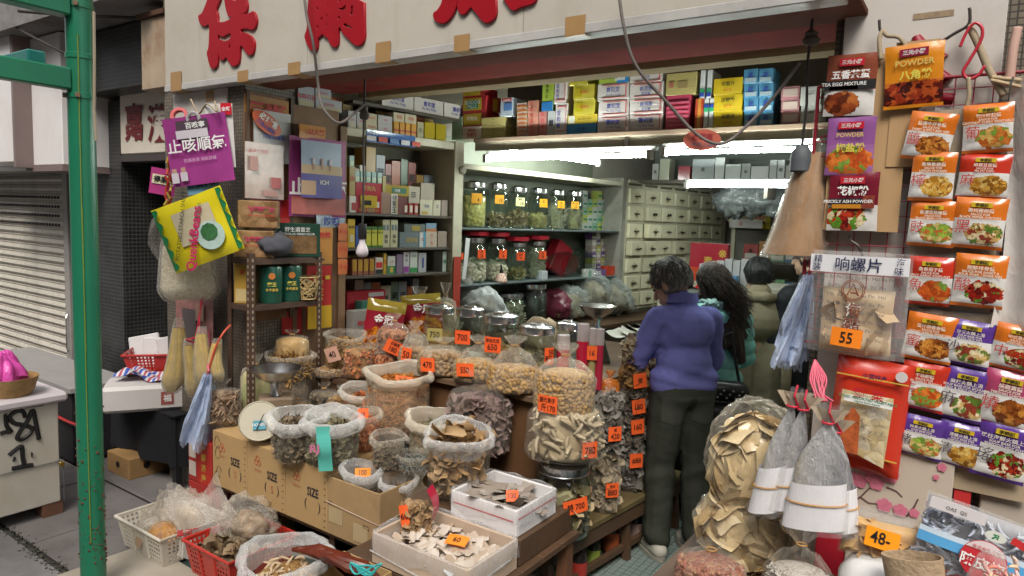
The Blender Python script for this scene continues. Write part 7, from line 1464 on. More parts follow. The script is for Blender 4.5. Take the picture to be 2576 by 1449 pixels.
def fish(label,top,bot,w,Y,seed):
 P0,P1=aY(*top,Y),aY(*bot,Y);k=mpp(P0);H=P0.z-P1.z;dx=(top[0]-bot[0])*k;t=thing('bagged_fish',label,'fish',(P1.x,Y,P1.z),face(P1));W_=w*k
 def body(u,v):
  a=2*math.pi*u;e=float(np.interp(v,[0,.15,.35,.55,.75,.9,1],[.30,.42,.46,.40,.27,.15,.09]));return(W_*e*math.cos(a)+dx*(.2+.66*v)-.12*W_*math.sin(math.pi*v)*(math.cos(a)<0)+.05*W_*math.sin(3*v),.07*W_*(e+.25)*4*math.sin(a)*.35+.004*math.sin(30*v+5*a),H*(.18+.68*v))
 ob('fish_body',MB().sheet(body,20,16).mesh('f',True,ang=0),SILV,t)
 ob('tail',MB().sheet(lambda u,v:((u-.5)*.05*(.5+1.6*v)+dx*(.84+.12*v),.007*math.sin(9*u),H*(.84+.13*v)),6,3).mesh('t',True),PM('fin_tan',(.35,.28,.2),.6,.3,30),t)
 cuff=MB();n=24
 def cf(u,v):
  a=2*math.pi*u;return(W_*(.64-.10*v)*math.cos(a)+dx*(.04+.3*v)*.7,.036*math.sin(a),H*(.01+.37*v+.03*math.cos(a)))
 ob('paper_cuff',MB().sheet(cf,n,5).mesh('c',True),PAPER,t)
 ob('rubber_band',MB().tube([(W_*.60*math.cos(q)+dx*.15,.039*math.sin(q),H*(.22+.02*math.cos(q))) for q in np.linspace(0,6.283,21)],.003,5),BAND(),t)
 def bagf(u,v):
  a=2*math.pi*u;e=float(np.interp(v,[0,.12,.4,.62,.8,.86,.93,1],[1.18,1.12,.98,.7,.3,.14,.3,.42]));q=1+.05*math.sin(7*a+seed)*(.3+v)
  return(W_*.57*e*math.cos(a)*q+dx*v,.05*max(.3,e)*math.sin(a)*q,H*v)
 ob('bag',MB().sheet(bagf,36,24).mesh('b',True,ang=0),FILM('fish_film',(.86,.86,.88),.02,.30,.07,12,.7,.08),t)
 ob('red_tie',MB().tube([(.015*math.cos(q)+dx*.86,.015*math.sin(q),H*.86) for q in np.linspace(0,6.283,9)]+[(dx*.9,-.02,H*.95),(dx,-.01,H*1.03)],.0035,5),PM('red_string',(.55,.02,.05),.5),t)
fish('broad silver salted fish in a clear bag with white paper cuff',(2062,1015),(2045,1328),118,2.08,1)
fish('tan flat salted fish behind the broad silver one',(2080,1040),(2108,1335),74,2.13,4)
fish('slim grey salted fish with paper cuff beside the broad one',(2003,985),(1968,1278),60,2.11,2)
fish('narrow brownish salted fish with paper cuff beside the big maw sack',(1978,975),(1922,1285),64,2.10,3)
for k in range(9):
 x=2050+k*5;cord('red_string','pink-red plastic string hanging in the bunch above the fish',[aY(2050,905,2.30),aY(x-12,950,2.27),aY(x+random.uniform(-22,10),985,2.25),aY(x+random.uniform(-20,14),1010,2.23)],.0032,PINKS,'string')['group']='pink strings above the fish'
def bunch(label,top,bot,w,Y,m,seed):
 P0,P1=aY(*top,Y),aY(*bot,Y);k=mpp(P0);H=P0.z-P1.z;t=thing('carrier_bag_bunch',label,'bags',(P0.x,Y,P0.z),face(P0));dx=(bot[0]-top[0])*k
 for i in range(7):
  ph=seed+i*1.7;o=(i-3)*.10;ln=.72+.28*abs(math.sin(ph*2.3));tw=.25*math.sin(ph)
  def f(u,v):
   n=noise.noise(Vector((u*3+ph,v*2.5,ph)));n2=noise.noise(Vector((u*9+ph,v*5,ph*2)))
   wd=.34+.5*math.sin(min(1,v*1.25)*1.45);x=dx*v+w*k*((u-.5)*wd*(.75+.2*math.sin(ph*3))+o*v+.10*n*v)
   return(x,-.045+.015*i+.030*math.sin(7*u+ph+2*v)*(.3+v)+.035*n+.018*n2,-H*ln*v+.06*H*n2*v+.03*H*math.sin(6*u+ph)*v+tw*(u-.5)*w*k*v)
  ob('bag_layer',MB().sheet(f,26,22).mesh('l',True,ang=0),m,t)
 ob('tie',MB().tube([(0,0,-.02),(.005,-.02,.02),(.0,0,.05)],.005,6),PINKS,t)
BLUEB=FILM('pale_blue_film',(.46,.55,.74),.55,.92,.3,12,.8)
bunch('bunch of pale blue plastic bags hanging beside the conch bag',(2034,690),(2012,935),78,2.44,BLUEB,1)
bunch('bunch of pale blue plastic bags tied to the iron rack',(522,940),(500,1108),70,2.0,BLUEB,3)
a=quad_on(2120,2405,1150,1480,2.40);gb_=thing('gift_bag','beige paper gift bag printed with pink plum blossom','gift bag',(0,2.37,0))
ob('bag',MB().box(a[0],a[1],0,.05,a[2]-.1,a[3]).mesh('b',bevel=.003),PM('beige_paper',(.50,.43,.35),.7,.05,6),gb_)
def blossom(px,py,r):
 p=aY(px,py,2.37);k=mpp(p);b=MB()
 for i in range(5):
  q=i*1.2566+.3;b.lathe([(.0005,0),(.6*r*k,0),(.6*r*k,.001),(.0005,.001)],10,M=Matrix.Translation((p.x+.62*r*k*math.cos(q),-.0014-.0009*i,p.z+.62*r*k*math.sin(q)))@Matrix.Rotation(R(90),4,'X'))
 ob('blossom_print',b,PM('pink_blossom',(.58,.17,.25),.6,.12,40),gb_)
for q in((2197,1195,18),(2215,1178,16),(2240,1195,17),(2205,1215,15),(2162,1208,16),(2225,1270,15),(2265,1283,14),(2300,1290,10),(2150,1195,7),(2370,1175,9),(2170,1178,8),(2355,1200,6),(2340,1265,7)):blossom(*q)
for pts in([(2130,1270),(2165,1250),(2190,1225),(2200,1200)],[(2165,1250),(2185,1265),(2210,1268)],[(2230,1225),(2255,1235),(2270,1250)],[(2280,1300),(2300,1275),(2310,1255)]):
 P=[aY(x,y,2.37) for x,y in pts];ob('branch_print',MB().tube([(p.x,-.0005,p.z) for p in P],[.003,.0026,.002,.0012][:len(P)],5),PM('brown_branch',(.12,.05,.05),.7),gb_)
a=quad_on(2375,2450,1178,1480,2.42);tag_(ob('red_scroll',MB().box(a[0],a[1],2.40,2.41,a[2],a[3]),PM('scarlet_paper',(.50,.03,.03),.5,.08)),'scarlet paper banner strip behind the candy bag','banner')
a=quad_on(2440,2640,1180,1480,2.43);wp_=thing('paper_bag','plain beige paper bag at the pillar foot','bag',((a[0]+a[1])/2,2.434,a[2]));ob('body',cbox(a[1]-a[0],.03,a[3]-a[2],.004),PM('beige_paper_bag',(.46,.40,.33),.7,.08,5,bump=.3,bs=12),wp_)
a=quad_on(2040,2140,1310,1500,2.38);tag_(ob('red_box',MB().box(a[0],a[1],2.38,2.46,a[2],a[3]).mesh('r',bevel=.003),PM('deep_red_box',(.38,.015,.03),.35,.08)),'deep red carton standing behind the seed bag','box')
rs2=thing('goods_table','low wooden goods table at the pillar foot','table',(0,0,0));RZ=.60
ob('top',MB().box(-.78,.6,1.85,2.44,RZ-.03,RZ),WOODD,rs2)
for x in(-.74,.55):
 for y in(1.9,2.4):ob('leg',MB().box(x-.025,x+.025,y-.025,y+.025,0,RZ-.031),WOODD,rs2)
p=aY(1890,1449,2.28);k=mpp(p)
MAWS=PM('pale_amber_maw',(.52,.36,.17),.3,.4,9,bump=.5,bs=30,dirt=.5,dirtc=(.66,.55,.36))
z=RZ+.001
def maw(label,cx,r,h,z,seed):
 q=aY(cx,1300,2.27);t=thing('maw_sack',label,'bag',(q.x,2.24,z),face(q));lump('contents',MAWS,t,(0,0,.03),(r*.76,r*.42,h*.40),seed,.25,1.5,sub=4);b=MB();rs=random.Random(seed)
 for _ in range(95):
  th,v=rs.uniform(0,6.283),rs.uniform(-.95,.95);c=math.sqrt(1-v*v);P=Vector((r*.80*c*math.cos(th),r*.46*c*math.sin(th),h*.47+h*.42*v));n=Vector((c*math.cos(th)/.8,c*math.sin(th)/.46,v/.9)).normalized();u=n.orthogonal().normalized();u=Matrix.Rotation(rs.uniform(0,6.28),3,n)@u;w2=n.cross(u);L,q1,q2,tl=rs.uniform(.055,.095),rs.uniform(-.35,.05),rs.uniform(-.25,.1),rs.uniform(0,6)
  b.sheet(lambda i,j:P+u*(i-.5)*2*L+w2*(j-.5)*1.5*L*(1-.3*abs(2*i-1)**2)+n*L*(q1*(2*i-1)**2+q2*(2*j-1)**2+.07*math.sin(5*i+tl)+.06*math.sin(6*j+2*tl)+.02),6,5)
 stuffpart(b.mesh('sheets',True,ang=0),PIECES('maw_sheets',[(.54,.38,.18),(.68,.53,.30),(.60,.45,.23),(.76,.64,.42)],.25,.5),t,name='maw_sheet')
 lump('bag',FILM('sack_film',(.8,.76,.66),.03,.34,.08,9,1.),t,(0,0,0),(r*1.1,r*.70,h*.54),seed,.26,1.6,sub=5,fold=.03);return t
maw('bulging clear sack of pale amber fish maw, lower of two',1885,112*k,190*k,z,5)
maw('bulging clear sack of pale amber fish maw with loose top, upper of two',1893,104*k,285*k,z+118*k,8)
def rt(label,px,py,w,h,Y,cont,pieces=None,film=None,fill=.6,**kw):
 q=aY(px,py,Y);k=mpp(q);top=aY(px,py-h,Y).z;return tied_bag(kw.pop('name','tied_bag'),label,'bag',(q.x,Y,RZ+.001),w/2*k,top-RZ,cont,film or CLEAR(),fill,1.,.8,pieces=pieces,**kw)
PEPB=LUMPS('peppercorn_bed',[(.2,.06,.05),(.32,.12,.08),(.4,.22,.12)],90);rt('clear bag of red-brown peppercorns with knotted top',1785,1449,175,88,2.02,PEPB,('ball',420,.008,drymat('peppercorns',(.2,.05,.04),(.34,.12,.09),(.42,.24,.13))),fill=.62)
SEED=LUMPS('white_seed_bed',[(.55,.5,.44),(.68,.64,.58),(.42,.36,.3)],110);rt('clear bag of white seeds tied with a knot',2010,1449,165,115,2.05,SEED,('fat',420,.010,drymat('white_seeds',(.6,.56,.5),(.7,.67,.62),(.48,.42,.36))),fill=.55)
q=aY(2215,1449,2.12);k=mpp(q);wc=thing('white_cloth_bag','white cloth-like plastic bag under the 48 packet','bag',(q.x,2.14,RZ+.001));lump('bag',PM('white_poly',(.74,.74,.73),.4,.05),wc,(0,0,0),(98*k,.1,(aY(2215,1395,2.12).z-RZ)/2*1.0),3,.15,2.)
q=aY(2215,1350,2.16);k=mpp(q);pk48=thing('mushroom_packet','clear packet of golden dried slabs with orange 48 tag','packet',q,rot=(R(-12),0,0));
ob('contents',pouch_mesh(175*k,92*k,.07,6,.01),LUMPS('golden_slabs',[(.55,.33,.12),(.66,.44,.2),(.45,.24,.07)],8,.5,.8,.03),pk48,(0,0,-8*k))
stuffpart(scatter(np.stack([rng.uniform(-.4,.4,26)*170*k,np.full(26,-.012),rng.uniform(-.42,.25,26)*85*k],-1),'chip',.03,(1.6,.7,.5)),drymat('golden_slab',(.52,.3,.1),(.66,.44,.2),(.44,.22,.06)),pk48,name='slab')
ob('bag',pouch_mesh(192*k,128*k,.11,7,.008,20,20),FILM('fish_film',(.86,.86,.88),.02,.30,.07,12,.7,.08),pk48);price(pk48,74*k,48*k,(0.01,-.068,5*k),[('48-',.62,-.05,.05)],'#f59a10',ry=R(4))
q=aY(2455,1375,2.14);k=mpp(q);cb_=thing('candy_bag','clear bag of silver wrapped candies with blue band and red round label','bag',q,rot=(R(-8),R(9),0));w_,h_=260*k,190*k
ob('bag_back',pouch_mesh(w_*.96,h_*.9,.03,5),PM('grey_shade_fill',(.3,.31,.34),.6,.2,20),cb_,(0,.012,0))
stuffpart(scatter(np.stack([rng.uniform(-.46,.46,150)*w_,rng.uniform(-.035,-.01,150),rng.uniform(-.43,.36,150)*h_],-1),'fat',.022,(1.1,1,1.2)),PIECES('candy_wraps',['#c8ccd6','#9aa2b4','#e4e6ea','#2a2c36','#b8c4d8'],.25,.6),cb_,name='candies')
ob('bag',pouch_mesh(w_,h_,.1,11,.008,24,20),FILM('conch_film',(.86,.85,.84),.06,.4,.1,10),cb_)
ob('blue_band',MB().sheet(lambda u,v:((u-.5)*w_*.97,-.062-.004*math.sin(9*u),h_*(-.10+.13*v)),14,2).mesh('b',True),PM('sky_blue_band',(.10,.36,.66),.3),cb_);ob('white_band',MB().sheet(lambda u,v:((u-.5)*w_*.97,-.062-.004*math.sin(9*u),h_*(.03+.07*v)),14,2).mesh('b',True),PM('pale_blue_band',(.55,.66,.75),.3),cb_)
ob('round_label',MB().lathe([(.0005,0),(48*k,0),(48*k,.002),(.0005,.002)],32,M=Matrix.Translation((.06*w_,-.07,-.06*h_))@Matrix.Rotation(R(90),4,'X')),PM('candy_label_red',(.50,.03,.04),.35),cb_)
ob('label_arc',MB().add([(.06*w_+47*k*math.cos(q_),-.0735,-.06*h_+47*k*math.sin(q_)) for q_ in np.linspace(.5,2.64,12)],[tuple(range(12))]),PM('label_pink_white',(.66,.56,.56),.4),cb_)
text(cb_,'陳皮梅',30*k,(.06*w_,-.0755,-.10*h_),WHP,bold=.02);text(cb_,'食品有限公司',9*k,(.06*w_,-.0755,.09*h_),REDP)
ob('header_strip',MB().box(-.46*w_,.0*w_,-.064,-.060,.36*h_,.50*h_),PM('white_red_header',(.62,.58,.58),.4),cb_);text(cb_,'OAS  QS',10*k,(-.24*w_,-.066,.42*h_),BLK);ob('red_corner',MB().box(.16*w_,.5*w_,-.066,-.062,.33*h_,.42*h_,Matrix.Rotation(R(14),4,'Y')),PM('header_red',(.5,.03,.03),.4),cb_)
ob('logo',MB().lathe([(.0005,0),(22*k,0),(22*k,.002),(.0005,.002)],20,sy=.6,M=Matrix.Translation((.10*w_,-.066,.28*h_))@Matrix.Rotation(R(90),4,'X')),PM('logo_cream',(.6,.62,.56),.4),cb_);text(cb_,'↗',16*k,(.10*w_,-.0685,.28*h_),GRNP,bold=.05)
q=aY(2360,1449,2.0);k=mpp(q);bk2=thing('woven_basket','small woven straw basket at the candy bag foot','basket',(q.x,2.0,RZ+.001),rot=(0,R(-12),0));hh=aY(2360,1410,2.0).z-RZ
ob('weave',MB().lathe([(.001,0),(60*k,0),(66*k,hh*.5),(70*k,hh),(66*k,hh),(60*k,hh*.4)],30,sy=.5).mesh('w',True,ang=30),PM('straw_weave',(.44,.32,.2),.8,.35,60,bump=.8,bs=90),bk2)
q=aY(2490,1449,1.98);k=mpp(q);c2=thing('candy_pouch','small pouch of pink and white wrapped candies','bag',(q.x,1.98,RZ+.001));hh=aY(2490,1385,1.98).z-RZ
lump('bag',FILM('conch_film',(.86,.85,.84),.06,.4,.1,10),c2,(0,0,0),(60*k,.05,hh/2),6,.2);stuffpart(scatter(np.stack([rng.uniform(-52,52,60)*k,rng.uniform(-.05,.03,60),rng.uniform(.02,hh*.95,60)],-1),'fat',.018,(1,1.3,1.3)),PIECES('pink_candies',['#e86a9a','#f4f0f0','#e04060','#f8c8d8','#d8d040'],.3,.5),c2,name='candies')
q=aY(2560,500,2.34);cu=thing('plastic_curtain','hanging white translucent plastic sheet at the pillar side','sheet',(q.x,2.36,aY(2560,830,2.36).z));H=aY(2560,190,2.36).z-cu.location.z
ob('sheet',MB().sheet(lambda u,v:(-.03+.2*u+.012*math.sin(5*v),.03*math.sin(9*u+2*v),H*v),24,20).mesh('s',True),FILM('curtain_film',(.78,.74,.70),.7,1.,.3,7),cu)
cord('pink_twine','pale pink frayed twine on the pillar edge',[aY(2560,70,2.40),aY(2548,130,2.39),aY(2540,200,2.385)],.012,PM('pink_fray',(.5,.32,.26),.9),'twine')
# ================================================================== LEFT PILLAR AND NEIGHBOUR'S DOORWAY
wbd=thing('pillar_notice_board','white board at the top of the left mosaic pillar with tape','board',(0,PYF-.012,0));a=quad_on(436,570,232,300,PYF-.012)
ob('board',MB().box(a[0],a[1],0,.01,1.9,2.385),PM('dirty_white_board',(.56,.52,.48),.55),wbd);ob('tape',MB().box(a[1]-.2,a[1]-.12,-.001,0,2.32,2.38),TAPE,wbd)
def poster(name,label,px0,px1,py0,py1,p_fn,m,rz=0.,tilt=0.,cat='poster',curl=.008,seed=1,texts=(),panels=(),sw=1.):
 p=p_fn((px0+px1)/2,(py0+py1)/2);k=mpp(p);w_,h_=(px1-px0)*k*sw,(py1-py0)*k
 t=thing(name,label,cat,p,rot=(0,R(tilt),rz));ob('sheet',poster_mesh(w_,h_,curl,seed),m,t);y=-curl-.003
 for i,(c,x0,x1,z0,z1) in enumerate(panels):ob('print_panel',MB().box((x0-.5)*w_,(x1-.5)*w_,y-.0004*i,y+.0012-.0004*i,(z0-.5)*h_,(z1-.5)*h_),c,t)
 for(s,hh,xf,zf,mm,bo) in texts:text(t,s,hh*k,((xf-.5)*w_,y-.0035,(zf-.5)*h_),mm,bold=bo,wscale=sw**.5)
 return t
fl_=lambda Y:(lambda x,y:aY(x,y,Y))
FR=R(34)
VIO=PM('violet_poster',(.34,.05,.24),.3,.35,5,spec=.5)
q=poster('violet_poster','violet cough medicine hanging poster with four big white characters',425,575,292,462,fl_(2.03),VIO,FR,-9,seed=4,sw=1.08,texts=[('止咳順氣',35,.5,.58,WHP,.015),('百咳寧',16,.52,.86,WHP,.02),('防護首選 順氣舒緩',9,.52,.36,PM('lilac_print',(.6,.4,.55),.5),0)],panels=[(PM('poster_dark',(.08,.05,.07),.4),.22,.72,.8,.94),(PM('pack_white',(.6,.55,.6),.3),.2,.7,.68,.8),(PM('pack_white',(.6,.55,.6),.3),.03,.14,.05,.2),(PM('skin_print',(.5,.3,.22),.5),.05,.12,.2,.26),(PM('pack_white',(.6,.55,.6),.3),.17,.28,.07,.2),(PM('skin_print',(.5,.3,.22),.5),.19,.26,.2,.27)])
ob('hanger_ring',MB().tube([(.03*math.cos(a_),-.004,.16+.03*math.sin(a_)) for a_ in np.linspace(-.4,3.54,16)],.009,6),PM('grey_hanger',(.4,.38,.38),.4),q)
poster('white_flyer','white flyer with red corner tucked behind the violet poster',520,588,262,420,fl_(2.10),PM('white_flyer_paper',(.62,.6,.58),.4),FR,-3,seed=2,panels=[(REDB,.6,1,.82,1)],texts=[('全新',11,.8,.91,WHP,.02)])
poster('carton_flyer','magenta medicine pack flyer with bold black characters',378,442,425,490,fl_(2.02),PM('magenta_card',(.36,.04,.18),.35),FR,8,cat='flyer',seed=5,texts=[('得果適',17,.58,.58,BLK,.03)],panels=[(PM('yellow_white',(.62,.58,.4),.4),.1,1,.4,.76)])
poster('blue_flyer','blue round-cornered flyer peeping under the violet poster',470,550,440,485,fl_(2.06),PM('blue_flyer_print',(.18,.38,.52),.35,.4,14),FR,-12,cat='flyer',seed=6,texts=[('伸預防咳',17,.5,.5,NAVY,.02)])
fc=thing('firecracker_string','string of red and gold paper firecrackers hanging by the violet poster','firecrackers',aY(432,330,2.0));k=mpp(fc.location)
cm=MB().tube([(0,0,-.018),(0,0,.018)],.0065,8).mesh('cracker',True,ang=40);cm.materials.append(PM('red_cracker',(.48,.05,.03),.4,.3,60));cm2=cm.copy();cm2.materials[0]=PM('gold_cracker',(.5,.33,.06),.4,.3,60)
for i in range(34):
 z=-i*.0105*1.2;ob('firecracker',cm if i%3 else cm2,None,fc,(.012*math.sin(i*2.4)-.0016*i,.012*math.cos(i*2.4),z),(R(25)*math.sin(i),R(25)*math.cos(i*1.7),0))
tr=thing('tape_roll','red roll of tape hanging above the firecrackers','tape',aY(452,292,2.02),rot=(R(70),R(20),R(30)));ob('ring',MB().lathe([(.028,-.012),(.045,-.012),(.045,.012),(.028,.012),(.028,-.012)],28).mesh('r',True,ang=30),PM('red_tape',(.5,.03,.03),.2,spec=.6),tr)
cord('tag_twine','tangle of string and white tags above the violet poster',[aY(480,250,2.1),aY(500,285,2.06),aY(520,262,2.05),aY(545,280,2.05),aY(540,255,2.1)],.005,TW,'string')
nbag=hang_bag('vermicelli_bag','clear bag of white vermicelli hanging below the yellow packet',(475,600),(470,758),100,152,2.04,LUMPS('white_vermicelli',[(.72,.64,.48),(.8,.73,.58),(.62,.53,.38)],90,.6,.8,.006),FILM('vermicelli_film',(.9,.88,.82),.05,.45,.08,8,.9),.14,.84,rnd=.22)
q=thing('plastic_bag','empty clear puffed bag beside the yellow packet','bag',aY(405,660,2.08));lump('bag',CLEAR(),q,(0,0,0),(.09,.05,.13),12,.3)
q=aY(498,578,1.98);k=mpp(q);ys=thing('starch_sheet_packet','bright yellow starch sheet packet with red script hanging aslant','packet',q,rot=(0,R(-22),FR));w_,h_=165*k,168*k
ob('packet',pouch_mesh(w_*1.15,h_,.03,3,.006),PM('bright_yellow_foil',(.62,.52,.015),.22,.12,9,spec=.6),ys)
ob('window',MB().sheet(lambda u,v:((u-.45)*w_*.62,-.027-.006*math.sin(math.pi*u),h_*(-.18+.5*v)),8,8).mesh('w',True),PM('starch_window',(.50,.44,.30),.3,.15,18),ys)
for x in(-.5,.46):ob('green_border',MB().sheet(lambda u,v:((x+.06*u)*w_*1.08+.01*math.sin(28*v)*(u>.5),-.020-.006*u,h_*(v-.5)*.94),3,28).mesh('b',True),PM('leaf_green_print',(.02,.19,.06),.35),ys)
text(ys,'QuenkBeans',28*k,(-.05*w_,-.04,-.12*h_),PM('magenta_script',(.55,.02,.12),.4),bold=.02,rot=(R(90),R(-62),0));text(ys,'POTATOES STARCH SHEET',10*k,(-.17*w_,-.04,.12*h_),BLK,rot=(R(90),R(-62),0));text(ys,'HUNSTY',10*k,(-.2*w_,-.04,-.33*h_),PM('orange_print',(.6,.2,.02),.4),rot=(R(90),R(-62),0));text(ys,'ร้านนา',14*k,(.16*w_,-.04,.24*h_),GRNP,rot=(R(90),R(-62),0))
ob('dish_print',MB().lathe([(.0005,0),(34*k,0),(36*k,.0012),(.0005,.0014)],24,M=Matrix.Translation((.2*w_,-.036,-.15*h_))@Matrix.Rotation(R(90),4,'X')),PM('dish_blue',(.42,.55,.5),.3,.2,20),ys);ob('dish_food',MB().lathe([(.0005,0),(22*k,0),(22*k,.002)],9,M=Matrix.Translation((.2*w_,-.0385,-.1*h_))@Matrix.Rotation(R(90),4,'X')),PM('dish_greens',(.04,.15,.05),.5,.5,60),ys)
BST=drymat('bean_sticks',(.52,.36,.10),(.64,.5,.2),(.58,.43,.15));BSTB=PM('bean_stick_gold',(.58,.41,.12),.4,.35,16,bump=.5,bs=40)
for i,(tx,ty,bx,by,w,lab) in enumerate(((455,805,432,990,66,'clear bag of golden bean curd sticks, widest of those on the pillar'),(480,850,482,998,42,'narrow clear bag of golden bean curd sticks hung on red string'),(512,820,516,975,54,'clear bag of golden bean curd sticks behind the blue bags'),(545,850,548,960,40,'short clear bag of bean curd sticks next to the iron rack'))):
 t=hang_bag('bean_stick_bag',lab,(tx,ty),(bx,by),16,w,2.03+.03*(i%2),BSTB,FILM('bean_film',(.85,.8,.68),.12,.6,.08,9,.9),.095,.84,seed=i,rnd=.22,ridge=.10,tie=PM('red_string',(.55,.02,.05),.5) if i==1 else None)
for k_,(x0,y0,x1,y1) in enumerate(((506,735,500,850),(512,740,490,852))):cord('red_string',('red string holding a bean stick bag, taut','red string holding a bean stick bag, slanting')[k_],[aY(x0,y0,2.1),aY((x0+x1)/2,(y0+y1)/2,2.08),aY(x1,y1,2.05)],.003,PM('red_string',(.55,.02,.05),.5),'string')
cord('orange_ribbon','orange-red plastic ribbon tied to the blue bag bunch',[aY(580,818,2.12),aY(560,840,2.06),aY(540,880,2.03),aY(522,940,2.0)],.006,PM('orange_red_ribbon',(.55,.09,.05),.4),'ribbon')
poster('old_poster','old pin-up style poster in pink and grey behind the hanging bags',430,545,735,905,fl_(2.2),PM('old_poster_print',(.42,.2,.18),.5,.7,9),0,0,seed=8,sw=1.5,panels=[(PM('poster_grey',(.12,.1,.1),.5),.25,.6,.3,.75),(PM('poster_pink',(.55,.12,.16),.5),.62,.95,.05,.5),(PM('skin_print',(.5,.3,.22),.5),.6,.8,.6,.85)])
sx_=lambda off:(lambda x,y:aX(x,y,PXS+off))
SR=R(90)
nbx=thing('notice_board','tall wooden frame of pasted notices on the shop side of the pillar','notice board',(PXS+.005,0,0));f0,f1=aX(614,300,PXS+.01),aX(732,300,PXS+.01)
ob('backing',MB().box(0,.012,f0.y,f1.y,1.1,2.36),PM('brown_backing',(.2,.10,.05),.6,.3,6),nbx);ob('frame_edge',MB().box(.012,.03,f0.y,f0.y+.02,1.1,2.36),WOODD,nbx);ob('frame_edge',MB().box(.012,.03,f1.y-.02,f1.y,1.1,2.36),WOODD,nbx)
def sp_(name,label,px0,px1,py0,py1,off,m,**kw):
 p0,p1=aX(px0,(py0+py1)/2,PXS+off),aX(px1,(py0+py1)/2,PXS+off);pc=(p0+p1)/2;k=mpp(pc);ww=abs(p1.y-p0.y)
 return poster(name,label,px0,px1,py0,py1,sx_(off),m,SR,cat=kw.pop('cat','notice'),sw=ww/((px1-px0)*k),**kw)
sp_('banner','yellow and red printed banner at the top of the notice frame',618,728,246,290,.03,PM('yellow_red_banner',(.36,.16,.02),.4,.4,12),texts=[('活絡油風濕',20,.5,.45,REDP,.03)],curl=.004)
sp_('notice','grey and white notice with orange oval pain relief logo',640,732,282,408,.04,PM('grey_white_notice',(.50,.50,.49),.4,.15,4),curl=.006,texts=[('必理痛',18,.42,.66,WHP,.03),('滲透止痛貼',12,.5,.5,BLU,.02)],panels=[])
q=aX(672,310,PXS+.055);k=mpp(q);ov2=thing('oval_sticker','orange-red oval pain relief sticker on the notice frame','sticker',q,rot=(0,R(28),SR));ob('disc',MB().lathe([(.0005,-.001),(.10,-.001),(.10,.001),(.0005,.001)],36,sy=.5,M=Matrix.Rotation(R(90),4,'X')),PM('orange_red_sticker',(.55,.09,.02),.3,.3,10),ov2);text(ov2,'必理痛',.042,(0,-.004,.018),WHP,bold=.03);text(ov2,'滲透止痛貼',.026,(0,-.004,-.022),BLU,bold=.02)
sp_('notice','pink-printed instruction sheet in a clear sleeve on the notice frame',618,715,362,500,.05,PM('pink_print_sheet',(.55,.43,.38),.25,.25,14,spec=.6),curl=.006,texts=[('推拿穴位圖',10,.3,.85,PM('rose_print',(.5,.15,.15),.5),0)],panels=[(PM('rose_print',(.5,.15,.15),.5),.65,.9,.2,.4),(PM('rose_pale',(.52,.3,.26),.5),.1,.3,.5,.75),(PM('rose_pale',(.52,.3,.26),.5),.45,.8,.05,.16)])
sp_('poster','red lunar new year poster behind the reishi boxes',630,730,500,560,.03,PM('red_poster',(.42,.02,.02),.4,.2),curl=.004)
def wp(name,label,px0,px1,py0,py1,t,m,**kw):
 s0,_=aW(px0,(py0+py1)/2,t);s1,_=aW(px1,(py0+py1)/2,t);sm_,z=aW((px0+px1)/2,(py0+py1)/2,t);k=mpp(W(sm_,t,z))
 return poster(name,label,px0,px1,py0,py1,lambda x,y:(lambda q:W((s0+s1)/2,t,q[1]))(aW(x,y,t)),m,RZW,sw=(s1-s0)/((px1-px0)*k),**kw)
nb2=thing('partition_board','brown wooden partition board carrying posters between pillar and cabinet','partition',W(0,0,0),RZW);ob('board',MB().box(*wb(-.04,S0-.052,-.03,-.005,0,2.33)),PM('brown_partition',(.24,.14,.075),.6,.3,5,dirt=.4),nb2)
wp('violet_poster','violet poster half covered by the beach leaflet',728,868,350,545,.05,PM('violet_poster_b',(.32,.05,.2),.3,.35,5),seed=3,texts=[('止',42,.13,.38,WHP,.03),('氣',42,.88,.38,WHP,.03)],panels=[(PM('sunset_print',(.5,.14,.12),.4,.4,8),.02,.98,.03,.25)])
wp('beach_leaflet','leaflet of three people stretching on a beach over a blue body diagram',756,858,358,498,.09,PM('beach_sky',(.34,.42,.55),.3,.15,4),seed=6,cat='leaflet',texts=[('ICH',11,.55,.28,WHP,.03)],panels=[(PM('beach_sand',(.55,.4,.24),.4,.1),.0,1,.42,.58),(PM('leaflet_blue',(.09,.08,.3),.3,.3,6),.0,1,.0,.42),(PM('leaflet_tan',(.5,.33,.2),.4),.0,.35,.05,.3)]+[(PM('skin_print',(.5,.3,.22),.5),x,x+.05,.5,.7) for x in(.26,.47,.68)]+[(PM('pack_white',(.6,.55,.6),.3),x-.005,x+.055,.6,.7) for x in(.26,.68)])
wp('orange_notice','orange notice with red characters above the violet poster',752,820,316,350,.05,PM('orange_notice',(.55,.22,.04),.4,.1),seed=2,cat='notice',texts=[('以人薦',15,.6,.5,REDP,.03)])
wp('blue_white_strip','blue and white leaflet strip under the violet poster',795,868,540,572,.055,PM('blue_white_print',(.4,.5,.58),.35,.4,14),seed=2,cat='leaflet',texts=[('防咳',22,.5,.5,BLU,.03)])
wp('orange_poster','orange medicine poster with red characters below the leaflet strip',792,836,572,664,.05,PM('orange_poster_p',(.55,.26,.06),.4,.25,9),seed=5,texts=[('功效',16,.5,.8,REDP,.03)],panels=[(PM('poster_dark',(.08,.05,.07),.4),.1,.5,.1,.15)])
